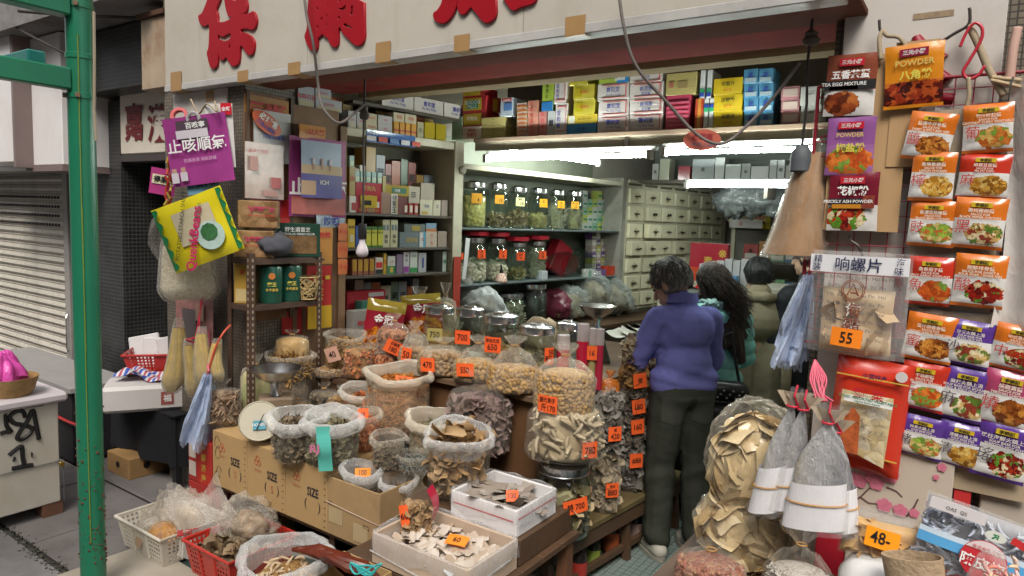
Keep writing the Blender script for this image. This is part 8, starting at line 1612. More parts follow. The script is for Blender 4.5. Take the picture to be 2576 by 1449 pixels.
wp('new_year_poster','red to yellow new year poster with gold characters and coins',772,832,668,826,.06,PM('new_year_red',(.46,.03,.03),.4,.1),seed=7,texts=[('仁',18,.45,.88,GLD,.03),('氣',18,.5,.72,GLD,.03),('正',18,.48,.58,GLD,.03),('財',18,.48,.44,GLD,.03)],panels=[(PM('new_year_yellow',(.58,.36,.03),.4,.1),0,1,0,.36),(PM('coin_gold',(.6,.42,.05),.3),.72,.92,.78,.84),(PM('coin_gold',(.6,.42,.05),.3),.05,.22,.64,.69)])
for i,(y0,y1) in enumerate(((562,605),(608,648),(652,690))):wp('orange_slip',('topmost orange paper slip on the partition edge','middle orange paper slip on the partition edge','lowest orange paper slip on the partition edge')[i],850,874,y0,y1,.06,PM('orange_slip_paper',(.55,.16,.05),.5,.2,20),seed=i,cat='slip',texts=[('平安',12,.5,.5,REDP,.0)],curl=.004)
pc=ctop;SH0=Shelf(2.33)
for i,(x0,x1,y0,y1,lab) in enumerate(((752,792,256,306,'tall silver and blue carton on the partition top'),(795,835,254,278,'flat silver and yellow carton stacked on the others'),(796,862,280,308,'wide silver and yellow carton on the partition top'))):
 s0,_=aW(x0,y1,-.02);s1,_=aW(x1,y1,-.02);z=2.331 if i!=1 else 2.331+(308-280)*mpp(W(.2,0,2.3));pack('silver_carton',lab,W((s0+s1)/2,-.1,z),s1-s0,.14,(y1-y0)*mpp(W(.1,0,2.3)),(.44,.46,.5),RZW,[('和興白花','r',.25,.5,.5)],panel=[((.5,.45,.28),.05,.95,.05,.3)])
rk=thing('iron_rack','rusty perforated angle-iron rack with two shelves by the pillar','rack',(0,0,0))
rx0,rx1,ry0,ry1=-3.33,-3.13,2.15,2.62;z0r=CZ+.005;zA2,zB2=aY(625,768,ry0).z,aY(625,692,ry0).z;z_mid=aY(625,770,ry0).z;ztop_=aY(625,652,ry0).z
for(x,y,sx2,sy2) in((rx1,ry0,-1,1),(rx0,ry0,1,1),(rx1,ry1,-1,-1),(rx0,ry1,1,-1)):
 b=MB().box(min(x,x+sx2*.032),max(x,x+sx2*.032),min(y,y+sy2*.003),max(y,y+sy2*.003),z0r,ztop_+.03).box(min(x,x+sx2*.003),max(x,x+sx2*.003),min(y+sy2*.003,y+sy2*.032),max(y+sy2*.003,y+sy2*.032),z0r,ztop_+.03);ob('upright',b,IRON,rk)
slot=PM('slot_light',(.34,.28,.2),.7);b=MB()
for i in range(26):
 z=z0r+.03+i*.034;b.box(rx1-.021,rx1-.012,ry0-.0008,ry0-.0002,z,z+.016);b.box(rx1+.0002,rx1+.0008,ry0+.012,ry0+.021,z,z+.016);b.box(rx1+.0002,rx1+.0008,ry1-.021,ry1-.012,z,z+.016)
o=ob('slot_holes',b,slot,rk);o['kind']='stuff'
for z in(ztop_,z_mid):ob('shelf',MB().box(rx0+.004,rx1-.004,ry0+.004,ry1-.004,z-.005,z).box(rx0+.004,rx1-.0035,ry0+.0035,ry0+.006,z-.03,z-.005).box(rx1-.006,rx1-.0035,ry0+.006,ry1-.004,z-.03,z-.005),IRON,rk)
def rkp(px,Y,z):p=aY(px,600,Y);return Vector((p.x,Y,z))
def rpack(name,label,c,w_,d_,h_,col,rz,**kw):return pack(name,label,c,w_,d_,h_,col,rz,**kw)
REI=LUMPS('reishi_slices',[(.3,.16,.07),(.42,.26,.13),(.22,.1,.04)],16,.5,.8,.02)
for i,(z,y,w_,lab) in enumerate(((ztop_+.001,2.26,.22,'lower clear box of reishi slices with pink characters on the rack top'),(ztop_+.161,2.28,.22,'upper clear box of reishi slices with pink characters on the rack top'))):
 t=thing('reishi_box',lab,'box',(-3.235,y,z),R(40)+i*.05);ob('slices',cbox(.2,.09,.145,.004),REI,t);ob('clear_case',MB().box(-.105,.105,-.05,.05,0,.155),GLASS('clear_box',(.95,.95,.93),.05,.5),t);text(t,'精選靈芝片',.028,(.02,-.053,.10),PM('magenta_print',(.5,.03,.12),.4),bold=.03);text(t,'JING XUAN LINGZHI PIAN',.011,(.02,-.053,.065),REDP,bold=.02)
t=thing('coriolus_box','dark green gift box with clear window and silver characters on the rack','box',(-3.20,2.50,ztop_+.001),R(60));ob('body',cbox(.25,.05,.19,.003),PM('dark_green_card',(.02,.06,.04),.25,.2,9),t);ob('window',MB().box(-.105,.105,-.028,-.0255,.02,.12),PM('amber_window',(.22,.13,.06),.12,.6,22,spec=.8),t);text(t,'野生選雲芝',.026,(0,-.03,.155),WHP);text(t,'CORIOLUS VERSICOLOR',.012,(0,-.03,.13),WHP)
t=thing('grey_cloth','crumpled dark grey cloth lying on the rack top','cloth',(-3.16,2.33,ztop_+.001));lump('cloth',PM('dark_grey_cloth',(.07,.07,.085),.85,.25,12,bump=.3,bs=90),t,(0,0,0),(.07,.10,.065),17,.35)
rpack('tea_box','yellow gold tall box on the middle shelf of the rack',(-3.27,2.22,z_mid+.001),.09,.09,.225,(.46,.28,.05),R(35),lines=[('茶','r',.12,.5,.75)],panel=[((.55,.42,.2),.1,.9,.05,.35)])
for i in range(2):
 t=thing('green_canister',('dark green canister with orange crest on the rack shelf, first of two','dark green canister with orange crest behind the woven basket')[i],'can',(-3.19+.0*i,2.32+.13*i,z_mid+.001),R(60));ob('can',MB().lathe([(.001,0),(.06,0),(.062,.006),(.062,.19),(.058,.2),(.001,.202)],28,sy=.9).mesh('c',True,ang=35),PM('dark_green_tin',(.012,.075,.05),.2,.15,8,spec=.6),t)
 ob('crest',MB().lathe([(.0005,0),(.018,0),(.018,.002),(.0005,.002)],16,M=Matrix.Translation((0,-.0605,.15))@Matrix.Rotation(R(90),4,'X')),PM('orange_crest',(.5,.18,.04),.4),t);text(t,'龍王',.024,(0,-.0635,.105),YELT,bold=.03);text(t,'冬蟲夏草',.016,(0,-.0635,.075),GLD,bold=.02)
bkt=thing('woven_bamboo_basket','small woven bamboo basket on the rack shelf','basket',(-3.16,2.535,z_mid+.001));b=MB();rs=random.Random(4)
for i in range(46):
 a0=rs.uniform(0,6.28);da=rs.uniform(.7,1.6)*rs.choice((-1,1));z0_,z1_=rs.uniform(.005,.05),rs.uniform(.06,.14);P=[]
 for q in range(6):u=q/5;z=z0_+(z1_-z0_)*u;r=.05+.02*z/.14+rs.uniform(-.003,.003);P.append((r*math.cos(a0+da*u),r*math.sin(a0+da*u),z))
 b.tube(P,.0035,4)
for z in(.01,.07,.135):b.tube([((.05+.14*z)*math.cos(q),(.05+.14*z)*math.sin(q),z) for q in np.linspace(0,6.283,20)],.004,4)
ob('weave',b,PM('split_bamboo',(.46,.33,.14),.6,.35,30),bkt)['kind']='stuff';ob('filling',MB().lathe([(.001,.004),(.045,.004),(.05,.1),(.02,.12),(.001,.12)],14).mesh('f',True),PM('dark_herb',(.08,.05,.03),.9,.4,40),bkt)
tied_bag('tied_bag','tall tied clear bag with yellow-green printed pack in the rack foot','bag',(-3.25,2.27,z0r+.001),.085,.36,LUMPS('yellow_green_pack',[(.45,.40,.16),(.32,.36,.14),(.52,.45,.22)],14),MILKY(),.72,1,.7)
tied_bag('tied_bag','flat clear bag of dark granules under the tan stick bag in the rack','bag',(-3.2,2.45,z0r+.001),.125,.24,LUMPS('dark_granule_bed',[(.1,.065,.04),(.18,.12,.08),(.07,.05,.03)],90),CLEAR(),.8,1.,.85,band=False)
open_bag('open_bag','open clear bag of long tan sticks in the iron rack','bag',(-3.2,2.46,z0r+.17),.125,.19,LUMPS('tan_stick_bed',[(.36,.22,.08),(.46,.3,.12)],20),rimm=MILKY(),level=.75,rim=.14,pieces=('straight',200,.05,TANP,(1,2,2)))
tied_bag('tied_bag','tied clear bag of brown slices on the tan stick bag','bag',(-3.2,2.47,z0r+.31),.095,.17,LUMPS('tan_stick_bed',[(.36,.22,.08),(.46,.3,.12)],20),CLEAR(),.7)
tag_(ob('red_card',MB().box(-.06,.06,-.003,0,-.12,.12),PM('scarlet_card',(.50,.02,.02),.5),None,(-3.32,2.56,1.12),(0,0,R(70))),'scarlet card with black brush character behind the rack','card');text(bpy.data.objects['red_card'],'輝',.07,(0,-.006,.05),BLK,bold=.02)
ZS=CZ+.005;t,p,k,hz=pan_scale('kitchen scale with steel pan and large round dial on the cartons',(694,925),130,2.13,ZS)
ob('housing',MB().box(-.085,.085,-.05,.07,0,max(.05,hz-.145)).mesh('h',bevel=.01),PM('cream_brown_enamel',(.2,.14,.09),.5,.3,9),t)
q=aY(651,1042,2.02);ld=t.matrix_basis.inverted()@q if False else None
dl=MB().lathe([(.001,-.03),(.090,-.03),(.094,-.033),(.098,-.026),(.098,.005),(.001,.005)],36,M=Matrix.Translation((-.075,-.085,.115))@Matrix.Rotation(R(-18),4,'X')@Matrix.Rotation(R(90),4,'X')@Matrix.Scale(-1,4,(0,0,1)));ob('dial',dl.mesh('d',True,ang=30),PM('cream_dial',(.50,.46,.36),.35,.06),t)
bl=ob('dial_emblem',MB().box(-.03,.03,-.001,.001,-.022,.022).mesh('e',bevel=.0005),PM('teal_emblem',(.10,.33,.42),.4),t,(-.075,-.127,.108),(R(-18),0,0));text(bl,'UCHIDA',.013,(0,-.003,.002),WHP,bold=.02)
ob('pointer',MB().box(-.002,.002,-.001,.001,-.07,.01,Matrix.Rotation(R(25),4,'Y')),BLK,t,(-.06,-.122,.15),(R(-18),0,0))
tied_bag('strip_bag','bulging clear bag of brown dried strips beside the round dial','bag',(-3.27,2.07,CZ+.005),.105,.25,LUMPS('brown_strip_bed',[(.14,.08,.045),(.24,.15,.09),(.32,.22,.14)],24,bump=1,dist=.03),CLEAR(),.72,1.0,.6,band=False,pieces=('stick',150,.024,drymat('brown_strips',(.13,.07,.04),(.28,.17,.1),(.36,.26,.17)),(1,2,2)))
bt=thing('black_table','table draped in black cloth in front of the gate door','table',(-4.32,2.42,0));
ob('cloth',MB().sheet(lambda u,v:(lambda a:((.42+.03*math.sin(11*a)*(1-v))*max(-1,min(1,1.3*math.cos(a))),(.26+.03*math.cos(9*a)*(1-v))*max(-1,min(1,1.3*math.sin(a))),.14+.33*v))(2*math.pi*u),48,6).box(-.42,.42,-.26,.26,.462,.472).mesh('c',True,ang=40),PM('black_cloth',(.008,.009,.012),.85,.3,6),bt)
for x in(-.38,.38):
 for y in(-.22,.22):ob('leg',MB().box(x-.02,x+.02,y-.02,y+.02,0,.46),PM('black_leg',(.015,.015,.017),.6),bt)
q=Vector((-4.22,2.2,.473));fb=thing('foam_box','white foam box with red seal mark on the black table','box',q,R(58));ob('body',cbox(.52,.3,.16,.02),PM('white_foam_box',(.60,.57,.55),.5,.06,7,dirt=.2,dirtc=(.45,.4,.36)),fb);ob('seal',MB().box(.06,.13,-.153,-.1505,.04,.12),PM('seal_red',(.3,.08,.07),.5),fb);text(fb,'福',.045,(.095,-.155,.08),WHP,bold=.02)
fb.location.z=.473
sc_=basket('red_crate','red plastic crate of foam offcuts behind the foam box',(-4.47,2.46,.634),.48,.3,.13,PM('red_crate_plastic',(.45,.03,.02),.3));sc_.rotation_euler=(0,0,R(50));sc_.location=(-4.42,2.42,.634)
for i in range(6):tag_(ob('foam_offcut',MB().box(-.11+.01*i,.09,-.012,.012,0,.22-.02*(i%3)).mesh('f',bevel=.006),PM('foam_offcut',(.62,.6,.6),.7,.06),None,(-4.56+.05*i,2.36+.035*i,.642),(R(-14),R(12*(i%3-1)),R(40+8*i))),('broad white foam sheet leaning in the red crate','white foam slab behind the broad sheet','white foam piece with dark slit in the crate','bright foam strip standing in the crate','narrow foam strip at the crate end','thin foam edge strip in the crate corner')[i],'foam')
m,t_=mat('red_white_blue_stripe');wv=nd(t_,'ShaderNodeTexWave');wv.inputs['Scale'].default_value=5.5;wv.wave_profile='SAW';t_.links.new(coords(t_),wv.inputs['Vector']);t_.links.new(ramp(t_,wv.outputs['Fac'],[(0,c4((.05,.10,.42))),(.3,c4((.6,.58,.6))),(.55,c4((.4,.06,.09))),(.8,c4((.6,.58,.6)))],'CONSTANT').outputs[0],bsdf(t_).inputs['Base Color'])
q=thing('striped_bag','crumpled red white and blue striped bag on the foam box','bag',(-4.22,2.24,.634),R(40));ob('fabric',MB().sheet(lambda u,v:((u-.5)*.46,(v-.5)*.2,.035+.045*noise.noise(Vector((u*5,v*3,4)))+.02*math.sin(9*u)),26,14).mesh('f',True,ang=0),m,q)
bb_=thing('banana_box','brown carton with hand holes and dark red lettering on the pavement','box',(-4.42,2.29,.001),R(0));ob('body',cbox(.28,.42,.135,.004),PM('dim_brown_carton',(.36,.21,.08),.75,.12,5,dirt=.3),bb_);ob('hand_hole',MB().lathe([(.0005,0),(.022,0),(.022,.002)],16,M=Matrix.Translation((.1415,-.10,.075))@Matrix.Rotation(R(90),4,'Y')),BLK,bb_);ob('hand_hole',MB().lathe([(.0005,0),(.02,0),(.02,.002)],16,M=Matrix.Translation((0,-.2115,.075))@Matrix.Rotation(R(90),4,'X')),BLK,bb_);text(bb_,'FLYING HORSE',.024,(.143,.04,.085),MRED,rot=(R(90),0,R(90)));text(bb_,'香蕉',.024,(.143,.04,.045),MRED,rot=(R(90),0,R(90)))
fz=thing('white_chest','white metal chest with black painted scrawl, chain and padlock at the kerb','chest',(-4.1,1.0,0));CHW=PM('chipped_white_enamel',(.52,.49,.42),.5,.08,5,dirt=.35,dirtc=(.33,.25,.16),bump=.1)
zl=aX(145,1010,-4.1).z;yr=aX(150,1130,-4.1).y-1.0
ob('body',MB().box(-.55,0,-.9,yr,.07,zl).mesh('b',bevel=.006),CHW,fz);ob('lid',MB().box(-.58,.035,-.92,yr+.04,zl+.002,zl+.055).mesh('l',bevel=.014),PM('pinkish_foam_lid',(.58,.53,.55),.55,.06,6),fz);ob('foot',MB().box(-.12,-.005,yr-.09,yr+.01,0,.069),PM('brick_foot',(.16,.075,.045),.9,.3,12),fz);ob('foot',MB().box(-.12,-.005,-.6,-.5,0,.069),PM('brick_foot',(.16,.075,.045),.9),fz)
def scr(pts,r=5.5):
 P=[aX(x,y,-4.1) for x,y in pts];k=mpp(P[0]);Q=[]
 for i in range(len(P)-1):
  a_,b2,c_,d_=P[max(0,i-1)],P[i],P[i+1],P[min(len(P)-1,i+2)]
  for s in range(5):u=s/5;Q.append(.5*((2*b2)+(c_-a_)*u+(2*a_-5*b2+4*c_-d_)*u*u+(3*b2-a_-3*c_+d_)*u**3))
 Q.append(P[-1]);ob('painted_mark',MB().tube([(.0012,p.y-1.0,p.z) for p in Q],r*k,6),BLK,fz)
zz=lambda l:[((0+x/2.787)*.774,(1180+y/2.787)*.774) for x,y in l]
for l in([(100,372),(170,392),(260,385),(390,368)],[(0,640),(50,622),(100,618),(60,570),(50,480),(52,470)],[(228,490),(205,435),(140,440),(85,490),(130,545),(210,560),(290,590),(270,640),(200,690),(155,680),(180,620),(250,520),(295,425),(325,560),(350,690)],[(80,835),(130,790),(195,755),(205,850),(220,920)],[(105,955),(180,940),(295,920)]):scr(zz(l))
for l in([(120,868),(132,870)],[(280,828),(290,826)]):scr(zz(l),6)
CH=PM('chain_steel',(.22,.21,.2),.4,metal=.7);b=MB();ca,cb2=zz([(0,1010),(545,880)]);A,B=aX(*ca,-4.1),aX(*cb2,-4.1)
for i in range(34):
 u=i/33;y,z=A.y+(B.y-A.y)*u-1.0,A.z+(B.z-A.z)*u;b.tube([(.006+.004*math.cos(q)*(i%2),y+.007*math.sin(q),z+.004*math.cos(q)*(1-i%2)) for q in np.linspace(0,6.283,7)],.0014,4)
for i in range(20):b.tube([(.012+.004*math.cos(q),B.y-1.0+.01,B.z-.012*i+.008*math.sin(q)) for q in np.linspace(0,6.283,7)],.0016,4)
ob('chain',b,CH,fz)['kind']='stuff';ob('padlock',MB().box(.006,.02,B.y-1.01,B.y-.985,B.z-.035,B.z-.005).mesh('p',bevel=.003),PM('brass',(.5,.36,.1),.3,metal=.9),fz)
q=aX(40,962,-4.18);tb2=thing('bamboo_tray_basket','round bamboo basket on the white chest lid','basket',(-4.2,q.y-.02,zl+.056));ob('weave',MB().lathe([(.001,0),(.09,0),(.11,.03),(.13,.10),(.125,.10),(.10,.02),(.001,.01)],32).mesh('w',True,ang=40),PM('bamboo_weave',(.40,.25,.10),.7,.35,50,bump=.6,bs=110),tb2)
pkm=FILM('hot_pink_film',(.80,.10,.48),.82,1.,.3,9);q=thing('pink_bag','bright pink plastic bag draped over the bamboo basket','bag',(-4.22,tb2.location.y-.04,zl+.16))
def drape(rr,zz,ph,nk):
 def f(x,y,z,a,t):
  k_=1+(.10+.16*t)*math.sin(nk*a+ph+2*t)*.6+.10*math.sin((nk+4)*a-ph)*t+.12*noise.noise(Vector((x*16+ph,y*16,z*10)));return x*k_,y*k_,z+.035*math.sin(3*a+ph)*t+.02*noise.noise(Vector((x*25,y*25,ph)))
 return MB().lathe([(.004,zz),(.03*rr,zz*.99),(.07*rr,zz*.95),(.10*rr,zz*.8),(.125*rr,zz*.55),(.145*rr,zz*.25),(.155*rr,.0),(.16*rr,-.03)],80,f,.9,1.05).mesh('d',True,ang=0)
for i_,(rr,zz) in enumerate(((.72,.10),(.56,.13))):ob('film',drape(rr,zz,2.2*i_,5+i_),FILM('hot_pink_film',(.75,.10,.44),.5,.92,.12,16,1.),q)
tag_(ob('tabletop_edge',MB().box(-6.4,-4.75,1.95,2.35,.5,.53),PM('grey_table_top',(.3,.29,.28),.5)),'low grey trestle top behind the green post','table top');tag_(ob('dark_tarp',MB().box(-6.3,-4.8,1.98,2.3,.02,.498),PM('black_tarp',(.012,.010,.012),.8)),'dark tarp hanging under the grey trestle top','tarp')
cord('red_strap','red strap stretched across the dark tarp',[aY(130,1040,1.96),aY(165,1058,1.95),aY(200,1072,1.94)],.01,PM('red_strap',(.4,.02,.02),.4),'strap')
for i,(x,y,z,r,h,c,lab) in enumerate(((-2.93,2.30,CZ+.005,.075,.19,TAN,'clear square-shouldered bag of tan granules behind the round dial'),(-2.98,2.52,CZ+.005,.085,.2,DRK,'clear bag of dark seeds behind the scale pan'),(-2.80,2.50,CZ+.005,.09,.22,TAN,'clear bag of pale granules next to the frosted bag'),(-2.56,2.52,CZ+.005,.09,.26,SHR,'clear bag of rust-coloured flakes behind the tall flake bag'),(-2.92,2.72,LZ,.09,.24,AMB,'clear bag of amber slices beside the 40 bag'))):
 tied_bag('tied_bag',lab,'bag',(x,y,z),r,h,c,CLEAR(),.7,pieces=('chip',120,.012,TANP if c is TAN else DRKP if c is DRK else SHRP))
q=thing('sweet_packet','small blue and white printed packet lying behind the scale','packet',(-2.76,2.36,CZ+.008),rot=(R(-60),0,R(40)));ob('packet',pouch_mesh(.13,.1,.03,2),PM('blue_white_packet',(.12,.26,.55),.25,.9,25),q,(0,0,.05))
for i in range(9):
 x,y=-2.98+(i%3)*.165+random.uniform(-.02,.02),2.86+(i//3)*.2+random.uniform(-.02,.02);c,pm,nm=((TAN,TANP,'golden'),(SHR,SHRP,'rust-red'),(DRK,DRKP,'dark brown'),(AMB,drymat('amber_bits',(.2,.1,.03),(.36,.18,.06)),'amber'),(NUT,NUTP,'pale nutty'))[i%5]
 tied_bag('ledge_bag','%s dried goods in a knotted bag %s'%(nm,('next to the 40 bag','behind the amber fruit bag','below the gift boxes')[i//3]),'bag',(x,y,LZ+.001),.08,random.uniform(.2,.27)+.03*(i//3),c,CLEAR() if i%2 else MILKY(),.64,group='knotted bags on the ledge',pieces=('chip',80,.015,pm))
# ================================================================== PEOPLE
from mathutils.bvhtree import BVHTree
def cap_(b,p0,p1,r0,r1,n=10):
 p0,p1=Vector(p0),Vector(p1);d=(p1-p0).normalized();P,Q=[],[]
 for i in range(4):a=R(90)*(1-i/4);P.append(p0-d*r0*math.sin(a));Q.append(max(.0005,r0*math.cos(a)))
 for u in(0,.33,.67,1):P.append(p0.lerp(p1,u));Q.append(r0+(r1-r0)*u)
 for i in range(1,5):a=R(90)*i/4;P.append(p1+d*r1*math.sin(a));Q.append(max(.0005,r1*math.cos(a)))
 b.tube(P,Q,n)
def ell_(b,c,r,rx=0.,rz=0.):
 M=Matrix.Translation(c)@Matrix.Rotation(rz,4,'Z')@Matrix.Rotation(rx,4,'X')@Matrix.Diagonal((r[0],r[1],r[2],1))
 b.lathe([(max(.001,math.sin(math.pi*i/9)),-math.cos(math.pi*i/9)) for i in range(10)],14,M=M)
def blobm(parts,vox=.01,sm=6,fold=None):
 """limbs and masses grown together into one continuous smooth surface"""
 b=MB()
 for q in parts:(cap_ if q[0]=='c' else ell_)(b,*q[1:])
 me=b.mesh('blob');o=bpy.data.objects.new('blob',me);COL.objects.link(o)
 m=o.modifiers.new('r','REMESH');m.mode='VOXEL';m.voxel_size=vox
 if sm:s=o.modifiers.new('s','SMOOTH');s.iterations=sm;s.factor=.5
 bpy.context.view_layer.update();out=bpy.data.meshes.new_from_object(o.evaluated_get(bpy.context.evaluated_depsgraph_get()));bpy.data.objects.remove(o)
 if fold:
  out.update();N=[v.normal.copy() for v in out.vertices]
  for v,n in zip(out.vertices,N):v.co=v.co+n*fold(v.co)
 out.shade_smooth();return out
def folds(a=.006,f=(7,7,16),seed=0,extra=None):
 o=Vector((seed*5.1,seed*2.3,seed));
 def g(c):
  q=Vector((c.x*f[0],c.y*f[1],c.z*f[2]))+o;w_=a*(noise.noise(q)+.55*abs(noise.noise(q*2.1))-.15)
  return w_+(extra(c) if extra else 0)
 return g
SKIN=PM('skin',(.46,.29,.2),.5,.08,20,spec=.35)
def hand(wr,fwd,side,up,k=1.):
 """palm, four curled fingers of different length and a thumb from the palm's side"""
 wr,fwd,side,up=map(Vector,(wr,fwd,side,up));L=[]
 pc=wr+fwd*.045*k;L.append(('c',wr,wr+fwd*.03*k,.022*k,.026*k));L.append(('c',pc-side*.02*k,pc+side*.022*k,.017*k,.017*k));L.append(('c',pc+fwd*.025*k-side*.024*k,pc+fwd*.025*k+side*.026*k,.0135*k,.0135*k))
 for i,ln in enumerate((.062,.072,.067,.052)):
  b0=pc+fwd*.032*k+side*(.03-.02*i)*k;b1=b0+(fwd*.8-up*.35)*ln*.5*k;b2=b1+(fwd*.25-up*.95)*ln*.5*k
  L+=[('c',b0,b1,.0095*k,.0088*k,8),('c',b1,b2,.0088*k,.0075*k,8)]
 t0=wr+fwd*.02*k+side*.024*k;t1=t0+(fwd*.6+side*.6-up*.2)*.035*k;t2=t1+(fwd*.8-up*.5)*.03*k
 return L+[('c',t0,t1,.0125*k,.011*k,8),('c',t1,t2,.011*k,.008*k,8)]
def head_parts(c,pitch,yaw,k=1.):
 """skull, jaw, nose, brow, lips and ears about the head centre c, turned by yaw and bowed by pitch"""
 M=Matrix.Translation(c)@Matrix.Rotation(yaw,4,'Z')@Matrix.Rotation(-pitch,4,'X');g=lambda*p:tuple(M@(Vector(p)*k))
 return[('e',g(0,-.005,.02),(.075*k,.092*k,.092*k),-pitch,yaw),('e',g(0,.03,-.05),(.056*k,.062*k,.062*k),-pitch,yaw),('c',g(0,.088,.01),g(0,.108,-.025),.009*k,.014*k,8),('c',g(-.035,.078,.028),g(.035,.078,.028),.013*k,.013*k,8),('c',g(-.016,.087,-.058),g(.016,.087,-.058),.009*k,.009*k,8),('e',g(0,.072,-.092),(.024*k,.02*k,.018*k)),('e',g(-.076,-.005,-.005),(.011*k,.02*k,.032*k),-pitch,yaw),('e',g(.076,-.005,-.005),(.011*k,.02*k,.032*k),-pitch,yaw)],M
def hairm(name,parent,M,k,m,length=0.,puff=.012,seed=1,lo=-.045):
 """cap of hair over the skull, combed in strands, open at the face and over the ears"""
 b=MB();nu,nv=64,30
 def f(u,v):
  a=2*math.pi*u;e=math.pi*(v*.72);d=Vector((math.sin(e)*math.sin(a),math.sin(e)*math.cos(a),math.cos(e)))
  q=1.06+puff*6*(.5+.5*noise.noise(d*3+Vector((seed,0,0))))*.5+.03*noise.noise(Vector((a*9,v*2.2,seed)))
  p=Vector((d.x*.078,d.y*.096-.006,d.z*.098+.018))*q
  front=max(0,d.y);
  hl=.042-.03*(1-front) if front>.25 else lo
  if p.z<hl:s=.86;p=Vector((p.x*s,p.y*s,max(p.z,hl-.03)))
  return tuple(M@(p*k))
 h=ob(name,b.sheet(f,nu,nv).mesh('hair',True,ang=0),m,parent);rs=random.Random(seed);st=MB()
 for _ in range(520):
  u=rs.random();v0=rs.uniform(0,.75);dv=rs.uniform(.12,.3);P=[];lift=rs.uniform(.0005,.0045)
  for j in range(5):
   v=min(.98,v0+dv*j/4);p=Vector(f((u+.012*math.sin(j+_)+.02*(j/4)*rs.uniform(-1,1))%1,v));c=Vector(M@Vector((0,0,.01)));P.append(p+(p-c).normalized()*lift*(.4+j/4))
  st.tube(P,[.0014,.0016,.0014,.001,.0004],3,False)
 ob('hair_strands',st.mesh('st',True,ang=0),m,h)['kind']='stuff';return h
def hair_mat(name,c1,c2,rough=.45):
 m,t=mat(name)
 if t is None:return m
 mp=nd(t,'ShaderNodeMapping');mp.inputs['Scale'].default_value=(130,130,9);t.links.new(coords(t),mp.inputs[0]);n=noise_n(t,1.6,4,mp.outputs[0]);b=bsdf(t)
 t.links.new(ramp(t,n.outputs[0],[(.35,c4(c1)),(.72,c4(c2))]).outputs[0],b.inputs['Base Color']);b.inputs['Roughness'].default_value=rough;t.links.new(bump_n(t,n.outputs[0],.8,.01).outputs[0],b.inputs['Normal']);return m
def eyes(parent,M,k):
 for s in(-1,1):ob('eye',MB().lathe([(.001,-.006),(.012,-.002),(.012,.002),(.001,.006)],10,sy=.5,M=M@Matrix.Translation((s*.032*k,.083*k,.006*k))@Matrix.Rotation(R(90),4,'X')),BLK,parent)
def patch(parent,me,name,x0,x1,z0,z1,m,off=.004,sgn=-1):
 """cloth patch laid on the back (sgn -1) or front of a garment"""
 bv=BVHTree.FromPolygons([v.co for v in me.vertices],[p.vertices for p in me.polygons]);
 def f(u,v):
  x,z=x0+(x1-x0)*u,z0+(z1-z0)*v-(.02*(1-abs(2*u-1)) if v<.05 else 0);h=bv.ray_cast(Vector((x,sgn*.6,z)),Vector((0,-sgn,0)))[0];return tuple((h if h else Vector((x,0,z)))+Vector((0,sgn*off,0)))
 return ob(name,MB().sheet(f,8,8).mesh(name,True),m,parent)
man=thing('person','man in violet-blue polo shirt and dark olive trousers standing by the bench, head bowed','person',(-1.21,3.36,.0),R(50))
hp,HM_=head_parts((-.035,.115,1.415),R(30),R(32),1.1)
LW_,RW_=(-.16,.31,1.0),(.12,.32,.98)
bparts=hp+[('c',(0,.03,1.27),(-.02,.085,1.37),.062,.056),('e',(0,.01,1.12),(.105,.06,.17)),('e',(0,0,.9),(.1,.06,.1)),('c',(-.145,.03,1.24),(-.21,.1,1.03),.045,.04),('c',(-.21,.1,1.03),LW_,.038,.028),('c',(.145,.03,1.24),(.215,.08,1.02),.045,.04),('c',(.215,.08,1.02),RW_,.038,.028),('c',(-.09,0,.86),(-.10,.02,.46),.075,.052),('c',(-.10,.02,.46),(-.105,.0,.08),.05,.036),('c',(.09,0,.86),(.10,-.01,.46),.075,.052),('c',(.10,-.01,.46),(.10,-.05,.08),.05,.036)]
bparts+=hand(LW_,Vector((.3,.85,-.35)).normalized(),(1,-.3,0),(0,.2,1))+hand(RW_,Vector((-.5,.8,-.3)).normalized(),(-1,-.4,0),(0,.2,1))
ob('body',blobm(bparts,.0062,4),SKIN,man);eyes(man,HM_,1.1)
hairm('hair',man,HM_,1.11,hair_mat('black_grey_hair',(.02,.019,.019),(.30,.29,.28)),puff=.018,seed=3,lo=-.05)
POLO=PM('violet_blue_cotton',(.155,.16,.43),.9,.2,9,bump=.9,bs=17,spec=.12)
def polo_x(c):return .006*math.sin(c.z*70+c.x*20)*max(0,1-abs(c.z-.95)/.08)+.005*math.sin(c.z*60+30*c.y)*max(0,1-abs(c.z-1.04)/.09)*(abs(c.x)>.17)
sh_=blobm([('e',(0,.01,1.17),(.155,.112,.15)),('e',(0,-.015,1.2),(.145,.11,.12)),('e',(0,.005,1.02),(.155,.12,.15)),('c',(-.07,-.005,.93),(.07,-.005,.93),.112,.112),('c',(-.12,.02,1.245),(.12,.02,1.245),.07,.07),('c',(0,.02,1.27),(-.01,.05,1.33),.085,.068),('c',(-.145,.03,1.24),(-.21,.1,1.02),.072,.058),('c',(-.21,.1,1.02),(-.165,.265,1.0),.055,.042),('c',(.145,.03,1.24),(.215,.08,1.01),.072,.058),('c',(.215,.08,1.01),(.135,.27,.985),.055,.042)],.0085,7,folds(.008,(5,5,8),2,polo_x))
ob('polo_shirt',sh_,POLO,man)
ob('collar',MB().sheet(lambda u,v:(lambda a:((.073+.012*(1-v))*math.sin(a)-.008,(.067+.012*(1-v))*math.cos(a)+.042-.02*(1-v)*0,1.325+.047*v-.012*math.cos(a)))(2*math.pi*u),30,4).mesh('c',True),POLO,man)
